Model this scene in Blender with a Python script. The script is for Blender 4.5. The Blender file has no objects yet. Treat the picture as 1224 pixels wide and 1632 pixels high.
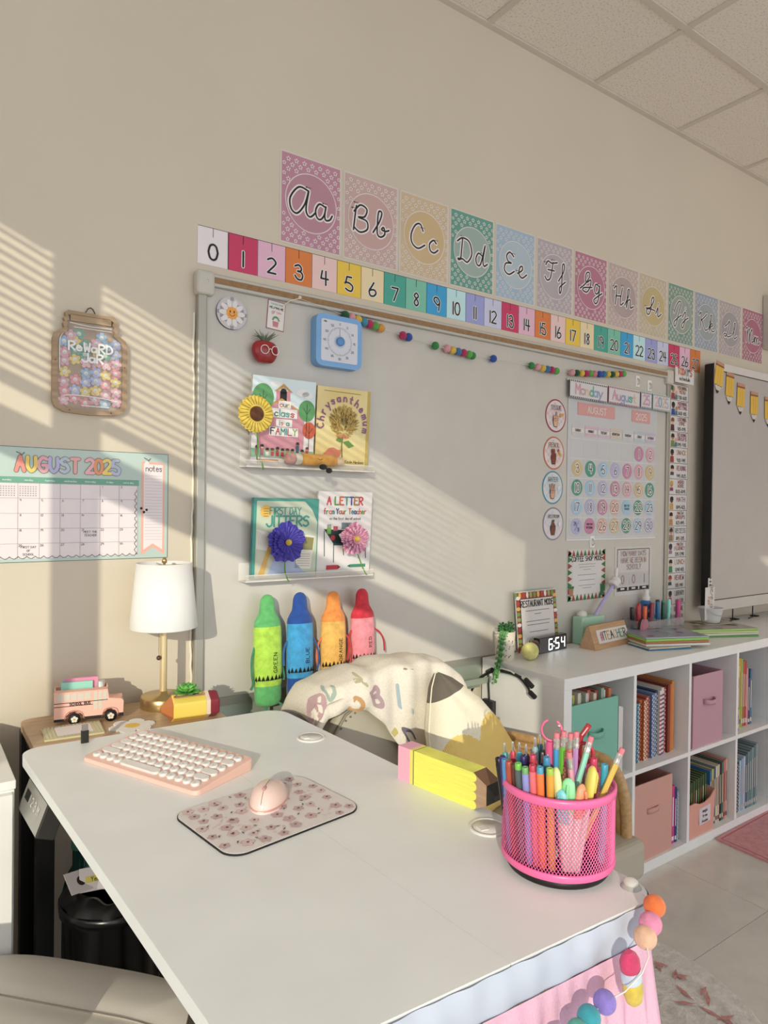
import bpy, math, random
from mathutils import Matrix, Vector
random.seed(7)
PI = math.pi
SC = bpy.context.scene
COL = SC.collection

# ------------------------------------------------------------------ camera
def setup_camera():
    yaw, pitch, roll, f = -0.6147, -0.0101, 0.0127, 1094.5
    cy, sy, cp, sp = math.cos(yaw), math.sin(yaw), math.cos(pitch), math.sin(pitch)
    cr, sr = math.cos(roll), math.sin(roll)
    fw = Vector((-sy*cp, cy*cp, sp)); r0 = Vector((cy, sy, 0)); u0 = r0.cross(fw)
    r = cr*r0 + sr*u0; u = -sr*r0 + cr*u0
    cam = bpy.data.cameras.new('camera'); o = bpy.data.objects.new('camera', cam); COL.objects.link(o)
    m = Matrix.Identity(4)
    for i in range(3):
        m[i][0] = r[i]; m[i][1] = u[i]; m[i][2] = -fw[i]
    m[0][3], m[1][3], m[2][3] = 0.0, -1.885, 1.329
    o.matrix_world = m
    cam.sensor_fit = 'VERTICAL'; cam.sensor_height = 36.0; cam.lens = f*36.0/1632.0
    cam.clip_start = 0.02
    SC.camera = o
setup_camera()

# ------------------------------------------------------------------ world, sun, exposure
world = bpy.data.worlds.new('world'); SC.world = world; world.use_nodes = True
bg = world.node_tree.nodes['Background']
bg.inputs[0].default_value = (0.90, 0.965, 1.04, 1); bg.inputs[1].default_value = 1.80
sun = bpy.data.lights.new('sun', 'SUN'); sun.energy = 2.35; sun.angle = math.radians(0.3); sun.color = (1.0, 0.945, 0.745)
so = bpy.data.objects.new('sun', sun); COL.objects.link(so)
SUN_DIR = Vector((0.8, 1.0, -0.36)).normalized()
so.rotation_euler = SUN_DIR.to_track_quat('-Z', 'Y').to_euler(); so.location = (-4, -5, 4)
SC.view_settings.view_transform = 'Standard'; SC.view_settings.look = 'None'
SC.view_settings.gamma = 1.0; SC.view_settings.use_curve_mapping = False
SC.view_settings.exposure = 0.0
try:
    SC.cycles.max_bounces = 8; SC.cycles.diffuse_bounces = 5; SC.cycles.use_denoising = True
except Exception: pass

# ------------------------------------------------------------------ materials
GAIN = 1.30
def lin(h, g=GAIN, sat=.88):
    h = h.lstrip('#'); out = []
    for i in (0, 2, 4):
        c = int(h[i:i+2], 16)/255.0
        c = c/12.92 if c <= 0.04045 else ((c+0.055)/1.055)**2.4
        out.append(c*g)
    gy = .3*out[0]+.6*out[1]+.1*out[2]; out = [min(.88, max(0, gy+(c-gy)*sat)) for c in out]
    return (out[0], out[1], out[2], 1)
_M = {}
def mat(key, rough=0.6, kind=None, metal=0.0, trans=0.0, emit=0.0, gain=None, alpha=1.0, c2=None, scale=1.0):
    k = (key, rough, kind, metal, trans, emit, gain, alpha, c2, scale)
    if k in _M: return _M[k]
    m = bpy.data.materials.new((kind or 'paint')+'_'+key.strip('#')); m.use_nodes = True
    nt = m.node_tree; p = nt.nodes['Principled BSDF']; L = nt.links.new; N = nt.nodes.new
    col = lin(key, gain if gain is not None else GAIN)
    p.inputs['Roughness'].default_value = rough; p.inputs['Metallic'].default_value = metal
    p.inputs['Base Color'].default_value = col
    if trans: p.inputs['Transmission Weight'].default_value = trans; p.inputs['IOR'].default_value = 1.25
    if alpha < 1: p.inputs['Alpha'].default_value = alpha
    if emit:
        p.inputs['Emission Color'].default_value = col; p.inputs['Emission Strength'].default_value = emit
    def bump(sock, st, dist):
        b = N('ShaderNodeBump'); b.inputs['Strength'].default_value = st; b.inputs['Distance'].default_value = dist
        L(sock, b.inputs['Height']); L(b.outputs[0], p.inputs['Normal'])
    def noise(sc, det=3, vec=None, rough_=0.5):
        n = N('ShaderNodeTexNoise'); n.inputs['Scale'].default_value = sc; n.inputs['Detail'].default_value = det
        n.inputs['Roughness'].default_value = rough_
        if vec is None:
            t = N('ShaderNodeTexCoord'); vec = t.outputs['Object']
        L(vec, n.inputs['Vector']); return n
    def ramp(sock, a, b, ca, cb):
        r = N('ShaderNodeValToRGB'); r.color_ramp.elements[0].position = a; r.color_ramp.elements[1].position = b
        r.color_ramp.elements[0].color = ca; r.color_ramp.elements[1].color = cb
        L(sock, r.inputs[0]); return r
    def sc_col(c, f): return (min(1, c[0]*f), min(1, c[1]*f), min(1, c[2]*f), 1)
    def stretched(sx, sy, sz):
        t = N('ShaderNodeTexCoord'); mp = N('ShaderNodeMapping'); mp.inputs['Scale'].default_value = (sx, sy, sz)
        L(t.outputs['Object'], mp.inputs[0]); return mp.outputs[0]
    if kind is None:
        n = noise(9, 2); r = ramp(n.outputs[0], .3, .7, sc_col(col, .97), sc_col(col, 1.02)); L(r.outputs[0], p.inputs['Base Color'])
    elif kind == 'wall':
        n = noise(1.3, 3); r = ramp(n.outputs[0], .3, .7, sc_col(col, .965), sc_col(col, 1.03)); L(r.outputs[0], p.inputs['Base Color'])
        n2 = noise(160, 3); bump(n2.outputs[0], .12, .0015)
    elif kind == 'wood':
        n = noise(7, 5, stretched(1.2*scale, 14*scale, 14*scale), .6)
        c = lin(c2, gain if gain is not None else GAIN) if c2 else sc_col(col, .75)
        r = ramp(n.outputs[0], .35, .68, c, col); L(r.outputs[0], p.inputs['Base Color']); bump(n.outputs[0], .08, .001)
    elif kind == 'fabric':
        n = noise(500*scale, 2); r = ramp(n.outputs[0], .3, .7, sc_col(col, .9), sc_col(col, 1.05)); L(r.outputs[0], p.inputs['Base Color'])
        bump(n.outputs[0], .35, .0012)
    elif kind == 'plush':
        n = noise(60*scale, 4); r = ramp(n.outputs[0], .3, .7, sc_col(col, .8), sc_col(col, 1.12)); L(r.outputs[0], p.inputs['Base Color'])
        n2 = noise(700, 2); bump(n2.outputs[0], .5, .002)
        p.inputs['Sheen Weight'].default_value = .25
    elif kind == 'leather':
        n = noise(260, 3); bump(n.outputs[0], .15, .0008)
    elif kind == 'ceil':
        n = noise(130, 3, None, .6); r = ramp(n.outputs[0], .36, .45, sc_col(col, .72), col); L(r.outputs[0], p.inputs['Base Color'])
        bump(n.outputs[0], .3, .002)
    elif kind == 'vinyl':
        t = N('ShaderNodeTexCoord')
        n = noise(3.2, 5, t.outputs['Generated'], .65); r = ramp(n.outputs[0], .3, .72, sc_col(col, .9), sc_col(col, 1.07)); L(r.outputs[0], p.inputs['Base Color'])
        n2 = noise(5, 2); r2 = ramp(n2.outputs[0], .3, .7, (rough*.8,)*3+(1,), (rough*1.3,)*3+(1,)); L(r2.outputs[0], p.inputs['Roughness'])
    elif kind == 'rug':
        n = noise(45, 5, None, .7); r = ramp(n.outputs[0], .3, .7, sc_col(col, .8), sc_col(col, 1.1)); L(r.outputs[0], p.inputs['Base Color'])
        bump(n.outputs[0], .8, .01)
    elif kind == 'knit':
        w = N('ShaderNodeTexWave'); w.wave_type = 'BANDS'; w.inputs['Scale'].default_value = 60*scale
        t = N('ShaderNodeTexCoord'); L(t.outputs['Object'], w.inputs['Vector'])
        r = ramp(w.outputs[0], .2, .8, sc_col(col, .88), sc_col(col, 1.06)); L(r.outputs[0], p.inputs['Base Color']); bump(w.outputs[0], .5, .002)
    elif kind == 'brush':
        n = noise(8, 4, stretched(2, 2, 120), .6); r = ramp(n.outputs[0], .3, .7, sc_col(col, .85), sc_col(col, 1.1)); L(r.outputs[0], p.inputs['Base Color'])
    elif kind == 'tint':
        n = noise(3.0*scale, 3); c = lin(c2, gain if gain is not None else GAIN)
        r = ramp(n.outputs[0], .35, .65, col, c); L(r.outputs[0], p.inputs['Base Color'])
    _M[k] = m
    return m
def K(h, **k): return mat(h, **k)

# ------------------------------------------------------------------ mesh builder
def flat_wall(u, v, w): return (u, -w, v)
def flat_top(u, v, w): return (u, v, w)
class MB:
    DEF = None
    def __init__(s, F=flat_wall, eps=0.00035):
        s.v = []; s.f = []; s.mi = []; s.mats = []; s.sm = []; s.F = F; s.eps = eps; s.M = MB.DEF; s.w0 = 0.0
    def ci(s, m):
        if isinstance(m, str): m = mat(m)
        if m not in s.mats: s.mats.append(m)
        return s.mats.index(m)
    def add(s, vs, fs, m, smooth=False):
        b = len(s.v); i = s.ci(m)
        if s.M is not None: vs = [tuple(s.M @ Vector(q)) for q in vs]
        s.v.extend(vs)
        for f in fs:
            s.f.append(tuple(b+k for k in f)); s.mi.append(i); s.sm.append(smooth)
        return s
    # ---- solids
    def box(s, x0, x1, y0, y1, z0, z1, m):
        v = [(x0,y0,z0),(x1,y0,z0),(x1,y1,z0),(x0,y1,z0),(x0,y0,z1),(x1,y0,z1),(x1,y1,z1),(x0,y1,z1)]
        return s.add(v, [(3,2,1,0),(4,5,6,7),(0,1,5,4),(1,2,6,5),(2,3,7,6),(3,0,4,7)], m)
    def lathe(s, prof, m, n=24, c=(0,0,0), smooth=True, sx=1, sy=1, caps=True):
        vs = []; fs = []
        for (r, z) in prof:
            for k in range(n):
                a = 2*PI*k/n; vs.append((c[0]+r*math.cos(a)*sx, c[1]+r*math.sin(a)*sy, c[2]+z))
        for i in range(len(prof)-1):
            for k in range(n):
                a = i*n+k; b = i*n+(k+1) % n; fs.append((a, b, b+n, a+n))
        s.add(vs, fs, m, smooth)
        if caps:
            for i in (0, len(prof)-1):
                if prof[i][0] > 1e-5:
                    ring = vs[i*n:(i+1)*n]; s.add(ring, [tuple(range(n)) if i else tuple(reversed(range(n)))], m)
        return s
    def tube(s, pts, r, m, n=8, closed=False, cap=True, flat=1.0):
        pts = [Vector(p) for p in pts]; N = len(pts); vs = []; fs = []; up = Vector((0, 0, 1)); prev = None
        for i, p in enumerate(pts):
            if closed: t = (pts[(i+1) % N]-pts[i-1])
            else: t = pts[min(i+1, N-1)]-pts[max(i-1, 0)]
            if t.length < 1e-9: t = Vector((0, 0, 1))
            t.normalize()
            if prev is None:
                a = t.cross(up)
                if a.length < .05: a = t.cross(Vector((1, 0, 0)))
            else: a = prev-t*prev.dot(t)
            if a.length < 1e-6: a = t.cross(Vector((0.3, 1, 0.1)))
            a.normalize(); prev = a; b = t.cross(a)
            rr = r[i] if isinstance(r, (list, tuple)) else r
            for k in range(n):
                q = 2*PI*k/n; vs.append(tuple(p+a*rr*math.cos(q)+b*rr*flat*math.sin(q)))
        for i in range(N if closed else N-1):
            for k in range(n):
                j = (i+1) % N; fs.append((i*n+k, i*n+(k+1) % n, j*n+(k+1) % n, j*n+k))
        s.add(vs, fs, m, True)
        if cap and not closed:
            s.add(vs[:n], [tuple(reversed(range(n)))], m); s.add(vs[-n:], [tuple(range(n))], m)
        return s
    def ball(s, c, r, m, nu=12, nv=8, sx=1, sy=1, sz=1):
        vs = [(c[0], c[1], c[2]+r*sz)]; fs = []
        for i in range(1, nv):
            t = PI*i/nv
            for k in range(nu):
                a = 2*PI*k/nu; vs.append((c[0]+r*sx*math.sin(t)*math.cos(a), c[1]+r*sy*math.sin(t)*math.sin(a), c[2]+r*sz*math.cos(t)))
        vs.append((c[0], c[1], c[2]-r*sz)); e = len(vs)-1
        for k in range(nu):
            fs.append((0, 1+k, 1+(k+1) % nu)); fs.append((e, e-nu+(k+1) % nu, e-nu+k))
        for i in range(nv-2):
            for k in range(nu):
                a = 1+i*nu+k; b = 1+i*nu+(k+1) % nu; fs.append((a, a+nu, b+nu, b))
        return s.add(vs, fs, m, True)
    def prism(s, poly, w0, w1, m, side=None, F=None):
        F = F or s.F; n = len(poly)
        v = [F(a, b, w0) for a, b in poly]+[F(a, b, w1) for a, b in poly]
        s.add(v, [tuple(reversed(range(n))), tuple(range(n, 2*n))], m)
        s.add(v, [(i, (i+1) % n, n+(i+1) % n, n+i) for i in range(n)], side or m)
        return s
    def grid(s, fn, nu, nv, mf, smooth=True):
        vs = [fn(i/nu, j/nv) for j in range(nv+1) for i in range(nu+1)]
        b = len(s.v)
        if s.M is not None: vs = [tuple(s.M @ Vector(q)) for q in vs]
        s.v.extend(vs)
        for j in range(nv):
            for i in range(nu):
                m = mf(i/nu+.5/nu, j/nv+.5/nv) if callable(mf) else mf
                if m is None: continue
                s.f.append((b+j*(nu+1)+i, b+j*(nu+1)+i+1, b+(j+1)*(nu+1)+i+1, b+(j+1)*(nu+1)+i)); s.mi.append(s.ci(m)); s.sm.append(smooth)
        return s
    # ---- flat print (layers a fraction of a millimetre apart)
    def poly(s, pts, m, lay=1):
        w = s.w0+lay*s.eps
        return s.add([s.F(a, b, w) for a, b in pts], [tuple(range(len(pts)))], m)
    def rect(s, a0, a1, b0, b1, m, lay=1): return s.poly([(a0,b0),(a1,b0),(a1,b1),(a0,b1)], m, lay)
    def disc(s, a, b, r, m, lay=1, n=20, ry=None, rot=0):
        ry = ry or r; c, d = math.cos(rot), math.sin(rot)
        return s.poly([(a+r*math.cos(t)*c-ry*math.sin(t)*d, b+r*math.cos(t)*d+ry*math.sin(t)*c) for t in [2*PI*k/n for k in range(n)]], m, lay)
    def line(s, pts, wd, m, lay=2, caps=True):
        """one mitred ribbon; every vertex sits a few microns higher so crossings never lie in one plane"""
        P = [pts[0]]
        for p in pts[1:]:
            if math.hypot(p[0]-P[-1][0], p[1]-P[-1][1]) > 1e-6: P.append(p)
        h = wd/2; n = len(P)
        if n < 2: return s.disc(P[0][0], P[0][1], h, m, lay, 8)
        s.k = (getattr(s, 'k', 0)+1) % 12; w = s.w0+lay*s.eps+s.k*1.2e-5; dw = 8e-5/n if n > 8 else 8e-6
        vs = []; fs = []
        d = [((P[i+1][0]-P[i][0]), (P[i+1][1]-P[i][1])) for i in range(n-1)]
        d = [(x/math.hypot(x, y), y/math.hypot(x, y)) for x, y in d]
        def cap(p, dx, dy, ww):
            k = len(vs); a0 = math.atan2(dy, dx)
            for q in range(5): t = a0-PI/2+PI*q/4; vs.append(s.F(p[0]+h*math.cos(t), p[1]+h*math.sin(t), ww))
            fs.append(tuple(range(k, k+5)))
        if caps: cap(P[0], -d[0][0], -d[0][1], w); cap(P[-1], d[-1][0], d[-1][1], w+dw*n)
        prev = None
        for i in range(n):
            a_ = d[max(i-1, 0)]; b_ = d[min(i, n-2)]; dot = a_[0]*b_[0]+a_[1]*b_[1]; ww = w+dw*i
            def pair(nx, ny, k=1.0):
                vs.append(s.F(P[i][0]-nx*h*k, P[i][1]-ny*h*k, ww)); vs.append(s.F(P[i][0]+nx*h*k, P[i][1]+ny*h*k, ww)); return len(vs)-2
            if dot > .5:
                mx, my = -(a_[1]+b_[1]), a_[0]+b_[0]; l = math.hypot(mx, my); c = pair(mx/l, my/l, min(1.3, 2/l))
                if prev is not None: fs.append((prev, c, c+1, prev+1))
                prev = c
            else:
                c = pair(-a_[1], a_[0])
                if prev is not None: fs.append((prev, c, c+1, prev+1))
                k = len(vs); vs.extend(s.F(P[i][0]+h*math.cos(t), P[i][1]+h*math.sin(t), ww+dw*.4) for t in [PI*q/4 for q in range(8)]); fs.append(tuple(range(k, k+8)))
                w += dw; prev = pair(-b_[1], b_[0])
        return s.add(vs, fs, m)
    def text(s, tx, a, b, h, m, wd=None, lay=3, align='c', sp=1.0, halo=None, hw=None, rot=0, cond=1.0, wave=None, n=4):
        """stroke lettering: h = cap height, m colour or list of colours"""
        wd = wd or h*.13; x = 0; items = []
        for ch in tx:
            g, adv = glyph(ch); items.append((g, x)); x += (adv+1.9*sp)
        W = (x-1.9*sp)*h/9*cond; off = {'c': -W/2, 'l': 0, 'r': -W}[align]
        c, d = math.cos(rot), math.sin(rot); k = 0
        for idx, (g, gx) in enumerate(items):
            mm = m if not isinstance(m, (list, tuple)) else m[k % len(m)]
            if g: k += 1
            for st in smooth_glyph(g, n):
                pts = []
                for (px, py) in st:
                    X = off+(gx+px)*h/9*cond; Y = py*h/9
                    if wave: pts.append(wave(X, Y)); continue
                    pts.append((a+X*c-Y*d, b+X*d+Y*c))
                if halo: s.line(pts, hw or wd*2.2, halo, lay-1)
                s.line(pts, wd, mm, lay)
        return s
    def build(s, name, parent=None, loc=(0,0,0), rot=(0,0,0), label=None, cat=None, group=None, kind=None, bevel=0, seg=2, sub=0, solid=0):
        me = bpy.data.meshes.new(name); me.from_pydata(s.v, [], s.f)
        for m in s.mats: me.materials.append(m)
        me.polygons.foreach_set('material_index', s.mi); me.polygons.foreach_set('use_smooth', s.sm); me.update()
        return place(me, name, parent, loc, rot, label, cat, group, kind, bevel, seg, sub, solid)
def place(me, name, parent=None, loc=(0,0,0), rot=(0,0,0), label=None, cat=None, group=None, kind=None, bevel=0, seg=2, sub=0, solid=0):
    o = bpy.data.objects.new(name, me); COL.objects.link(o); o.location = loc; o.rotation_euler = rot
    if parent is not None: o.parent = parent
    for k, v in (('label', label), ('category', cat), ('group', group), ('kind', kind)):
        if v: o[k] = v
    if solid:
        b = o.modifiers.new('solid', 'SOLIDIFY'); b.thickness = solid; b.offset = 0
    if bevel:
        b = o.modifiers.new('bevel', 'BEVEL'); b.width = bevel; b.segments = seg; b.limit_method = 'ANGLE'; b.angle_limit = .6
    if sub:
        b = o.modifiers.new('sub', 'SUBSURF'); b.levels = sub; b.render_levels = sub
    return o
def thing(name, label, cat, loc=(0,0,0), rot=(0,0,0), group=None, kind=None):
    return place(None, name, None, loc, rot, label, cat, group, kind)
def copy_tree(o, parent=None, **kw):
    c = o.copy(); COL.objects.link(c)
    if parent is not None: c.parent = parent
    for ch in [x for x in COL.objects if x.parent == o and x != c]: copy_tree(ch, c)
    for k, v in kw.items(): c[k] = v
    return c
def rrect(a0, a1, b0, b1, r, n=5):
    out = []
    for (cx, cy, t0) in ((a1-r,b1-r,0),(a0+r,b1-r,PI/2),(a0+r,b0+r,PI),(a1-r,b0+r,1.5*PI)):
        for k in range(n+1):
            t = t0+PI/2*k/n; out.append((cx+r*math.cos(t), cy+r*math.sin(t)))
    return out
def spline(pts, n=6, closed=False):
    P = [tuple(p) for p in pts]; N = len(P); D = len(P[0]); out = []
    def g(i): return P[i % N] if closed else P[max(0, min(N-1, i))]
    for i in range(N if closed else N-1):
        p0, p1, p2, p3 = g(i-1), g(i), g(i+1), g(i+2)
        for k in range(n):
            t = k/n; out.append(tuple(.5*((2*p1[d])+(-p0[d]+p2[d])*t+(2*p0[d]-5*p1[d]+4*p2[d]-p3[d])*t*t+(-p0[d]+3*p1[d]-3*p2[d]+p3[d])*t**3) for d in range(D)))
    if not closed: out.append(P[-1])
    return out

# ------------------------------------------------------------------ stroke lettering
GL = {'0':'~39 18 05 04 11 30 51 64 65 58 39','1':'39 30','2':'~08 29 49 67 55 22 00|00 60','3':'~08 39 57 45 25|~25 45 63 50 20 02','4':'19 04 64|49 40',
'5':'59 19 05|~05 35 63 50 20 01','6':'~49 26 03 10 40 62 54 24 03','7':'09 69 20','8':'~35 17 39 57 35 12 30 52 35','9':'~66 44 25 07 19 49 66|66 50',
'A':'00 39 60|14 54','B':'00 09|~09 49 67 45 05|~05 45 62 40 00','C':'~68 39 06 03 30 61','D':'00 09|~09 48 64 41 00','E':'69 09 00 60|05 45','F':'69 09 00|05 45',
'G':'~68 39 06 03 30 61 64|64 34','H':'09 00|69 60|05 65','I':'39 30','J':'~69 62 40 20 02','K':'09 00|69 04 60','L':'09 00 60','M':'00 09 34 69 60','N':'00 09 60 69',
'O':'~39 06 03 30 63 66 39','P':'00 09|~09 49 67 45 04','Q':'~39 06 03 30 63 66 39|32 60','R':'00 09|~09 49 67 45 04|24 60','S':'~68 39 07 25 45 62 30 01','T':'09 69|39 30',
'U':'~09 03 30 63 69','V':'09 30 69','W':'09 10 35 50 69','X':'09 60|00 69','Y':'09 35 69|35 30','Z':'09 69 00 60',
'a':'~54 25 04 01 20 41 54|55 50','b':'09 00|~04 35 53 30 01','c':'~54 25 02 20 51','d':'~54 25 02 20 51|59 50','e':'03 53|~53 35 15 02 20 51','f':'~49 28 20|05 45',
'g':'~54 25 02 20 51|~55 5a 3c 0b','h':'09 00|~04 35 53 50','i':'35 30|37 38','j':'~35 3a 1c|37 38','k':'09 00|55 02 50','l':'39 30','m':'05 00|~04 25 33 30|~34 55 63 60',
'n':'05 00|~04 35 53 50','o':'~35 04 02 30 62 64 35','p':'05 0c|~04 35 53 30 01','q':'~54 25 02 20 51|55 5c','r':'05 00|~03 25 45','s':'~54 25 04 23 42 30 01',
't':'28 21 40|05 45','u':'~05 02 20 41 55|55 50','v':'05 30 65','w':'05 10 34 50 65','x':'05 50|00 55','y':'05 30|65 1c','z':'05 55 00 50',
':':'35 36|31 32','-':'14 44','/':'00 69','?':'~08 39 67 35 33|30 31','.':'30 31',"'":'39 37','#':'20 39|40 59|13 63|16 66',',':'31 1a','&':'60 17 39 46 02 20 63',' ':''}
def glyph(ch):
    s = GL.get(ch, ''); out = []
    if ch in '1Iil': adv, dx = 1.0, -2.5
    elif ch in ":.',!": adv, dx = 1.0, -2.5
    elif ch == ' ': return [], 2.5
    else: adv, dx = 6.0 if ch.isupper() or ch.isdigit() else 5.2, 0
    for st in s.split('|'):
        if not st: continue
        sm = st[0] == '~'; pts = []
        for t in st.strip('~').split():
            y = {'a': -1, 'b': -2, 'c': -3}.get(t[1]); y = int(t[1]) if y is None else y
            pts.append((int(t[0])+dx, y))
        out.append((sm, pts))
    return out, adv
def smooth_glyph(g, n=4):
    for sm, pts in g:
        if sm and len(pts) > 3 and pts[0] == pts[-1]: q = spline(pts[:-1], n, True); yield q+[q[0]]
        else: yield spline(pts, n, False) if sm and len(pts) > 2 else pts
CUR = {
'A':[[(8,9),(4,9.5),(.6,5),(1,1),(3.5,0),(6.5,4),(8,9),(7,3),(7.5,.5),(9,0),(11,2)],[(15,5),(12.5,5.5),(11,3),(11.5,.5),(13,0),(14.6,2),(15.3,5.2),(14.8,2),(15.3,.3),(17,.8),(18,2.5)]],
'B':[[(2.2,9.3),(1.6,5),(1,0)],[(1.2,7),(4,10),(7,9),(6,6),(3.2,5.2),(7,4.5),(7.3,1.5),(4,-.3),(1.2,1)],[(10,1),(13,6),(14,9.5),(12.5,9.5),(12,5),(12,1),(13.5,0),(15.5,1.5),(15,4),(14,3),(16,2.8),(17.5,3.5)]],
'C':[[(6.5,7.5),(5,10),(2.5,9),(.5,5),(1,1.5),(4,0),(7.5,2)],[(13.5,4),(12,5),(10,3),(10.5,.5),(12.5,0),(14.5,1.5)]],
'D':[[(3,9.5),(2.5,5),(2,1),(.5,.5),(1,0),(3,.8),(6,0),(8.5,4),(7,9),(3,10),(0,8)],[(15,4.5),(12.5,5.3),(11,2.5),(12,0),(14,1),(16.5,9.5),(15.3,3),(16,.3),(18,1.5)]],
'E':[[(6.5,8.5),(4,10),(2,8),(3,5.8),(5,5.3),(1.5,4.5),(.8,1.5),(3.5,0),(7,2)],[(9,1.5),(12,3.5),(12,5.2),(10.5,4.5),(10,1.5),(12,0),(15,2)]],
'F':[[(1,7),(2.5,9),(5,8.5),(9,9.5)],[(6,9),(5,4),(4,1),(2,0),(.5,1.5)],[(2.5,5),(7,5.2)],[(10,1),(13.5,6),(14,9.5),(12.7,9),(12.5,3),(12,-3),(11,-4.5),(10.8,-2),(13,0),(15,1.5)]],
'G':[[(0,1),(4,4),(7,8),(6.5,10),(4.5,9),(4,6),(5,4.8),(8,6.5),(7.5,3),(5,0),(2,.5),(3,1.8),(9,3)],[(14.5,4.5),(12,5.2),(11,2.5),(12,.5),(14,1.5),(15,5),(14,-2),(12,-4.5),(10.5,-3),(13,-1),(17,1.5)]],
'H':[[(0,8),(2,9.5),(2,5),(1,0)],[(7,9.5),(5.5,4),(5.5,.5),(8,2)],[(1.5,4.5),(5.5,5)],[(9,1),(12,6),(12.8,9.5),(11.5,9),(11,4),(10.5,0),(11.5,3.5),(13.5,4.5),(14,2),(14,.3),(16.5,1.5)]],
'I':[[(0,3),(4,4),(7,8),(6.5,10),(5,8),(4.5,3),(2.5,0),(.5,1),(2,3),(8,3)],[(9,1.5),(11,5),(10.8,1.5),(11.5,.2),(14,2)],[(11.2,7),(11.3,7.3)]],
'J':[[(1,3),(3,7),(6,10),(7.5,8.5),(5,2),(3,-3.5),(1.5,-4.5),(1,-2.5),(4,0),(8,2.5)],[(9,1.5),(12,5),(11.5,0),(10,-4),(8.5,-4),(9,-2),(13,1),(15,2)],[(12.2,7),(12.3,7.3)]],
'K':[[(0,8),(2,9.5),(2,5),(1,0)],[(8,9.5),(5,7),(2,5)],[(3,5.2),(5,2),(7,0),(9,1)],[(10,1),(13,7),(13.3,9.5),(12,9),(11.5,4),(11,0)],[(11.4,3),(13.5,5),(14.5,3.8),(12,2.5),(14,.3),(16.5,1)]],
'L':[[(1,6),(4,8),(6,10),(5.5,7),(4,3),(2,.3),(0,1),(1.5,2),(4.5,.3),(8,1.5)],[(9,1.5),(12,6),(13,9.5),(11.7,9),(11.3,3),(12.3,.3),(15,2)]],
'M':[[(0,8),(2,9.5),(1.8,5),(1,0),(2.5,6),(4.5,9),(5,6),(4.5,0),(6,6),(8,9),(8.3,5),(8,.5),(10,1.5)],[(10.5,1.5),(11.5,5),(11,0),(12,3.5),(13.5,4.8),(13.7,2),(13.4,0),(14.5,3.5),(16,4.8),(16.2,2),(16.3,.3),(18.5,2)]]}
ORD = ['first','second','third','fourth','fifth','sixth','seventh','eighth','ninth','tenth','eleventh','twelfth','thirteenth','fourteenth']

# ================================================================== THE ROOM
WALL = mat('#b6ab9a', .75, 'wall', gain=1.45)
WHITE = '#cdc9c8'
XR, XL, YN, CH = 6.0, -1.30, -6.0, 3.105
wb = MB(); wb.box(XL-.1, XR, 0.0, .1, 0, CH+.2, WALL); wb.build('wall_back', kind='structure')
m = MB(); m.box(XR, XR+.1, -6.5, .1, 0, CH+.2, WALL); m.build('wall_right_unseen', kind='structure')  # out of view, added to cut ambient light from the right
b = MB(); b.box(XL, 4.6, -.012, -.0005, 0, .10, mat('#8b8378', .5)); b.build('baseboard_back', kind='structure')
# left wall: windows whose blinds throw the striped light
WIN = [(-2.037, -1.05), (-4.16, -2.16)]     # y spans
ZS, ZT = 1.0, 2.695
lw = MB()
lw.box(XL-.02, XL, -1.05, .0, 0, CH+.2, WALL); lw.box(XL-.02, XL, -2.16, -2.037, 0, CH+.2, WALL); lw.box(XL-.02, XL, -7, -4.16, 0, CH+.2, WALL)  # last stretch is unseen, kept solid to block sun from the bookcase and floor
for y0, y1 in WIN:
    lw.box(XL-.02, XL, y0, y1, 0, ZS, WALL); lw.box(XL-.02, XL, y0, y1, ZT, CH+.2, WALL)
lw.build('wall_left', kind='structure')
slat = MB(); slat.box(-.0125, .0125, 0, 1, -.0006, .0006, mat('#d8d4cc', .5)); slat_me = None
for i, (y0, y1) in enumerate(WIN):
    w = place(None, 'window_%d' % (i+1), kind='structure', loc=(XL-.01, y0, 0))
    fr = MB(); L = y1-y0; wm = mat('#cfccc6', .45)
    fr.box(-.03, .012, 0, L, ZT-.012, ZT, wm); fr.box(-.03, .012, 0, L, ZT-.56, ZT-.46, wm); fr.box(-.03, .012, 0, L, ZS, ZS+.03, wm)
    fr.build('window_frame', w, kind='structure')
    br = MB(); br.box(.002, .03, 0, L, ZT-.405, ZT-.385, wm); br.build('blind_rail', w, kind='structure')
    for k in range(15):
        if slat_me is None:
            o = slat.build('blind_slat', w, loc=(.014, 0, ZT-.02-k*.0255)); slat_me = o.data
        else: o = place(slat_me, 'blind_slat', w, (.014, 0, ZT-.02-k*.0255))
        o.scale = (1, L, 1); o['kind'] = 'structure'
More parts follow.
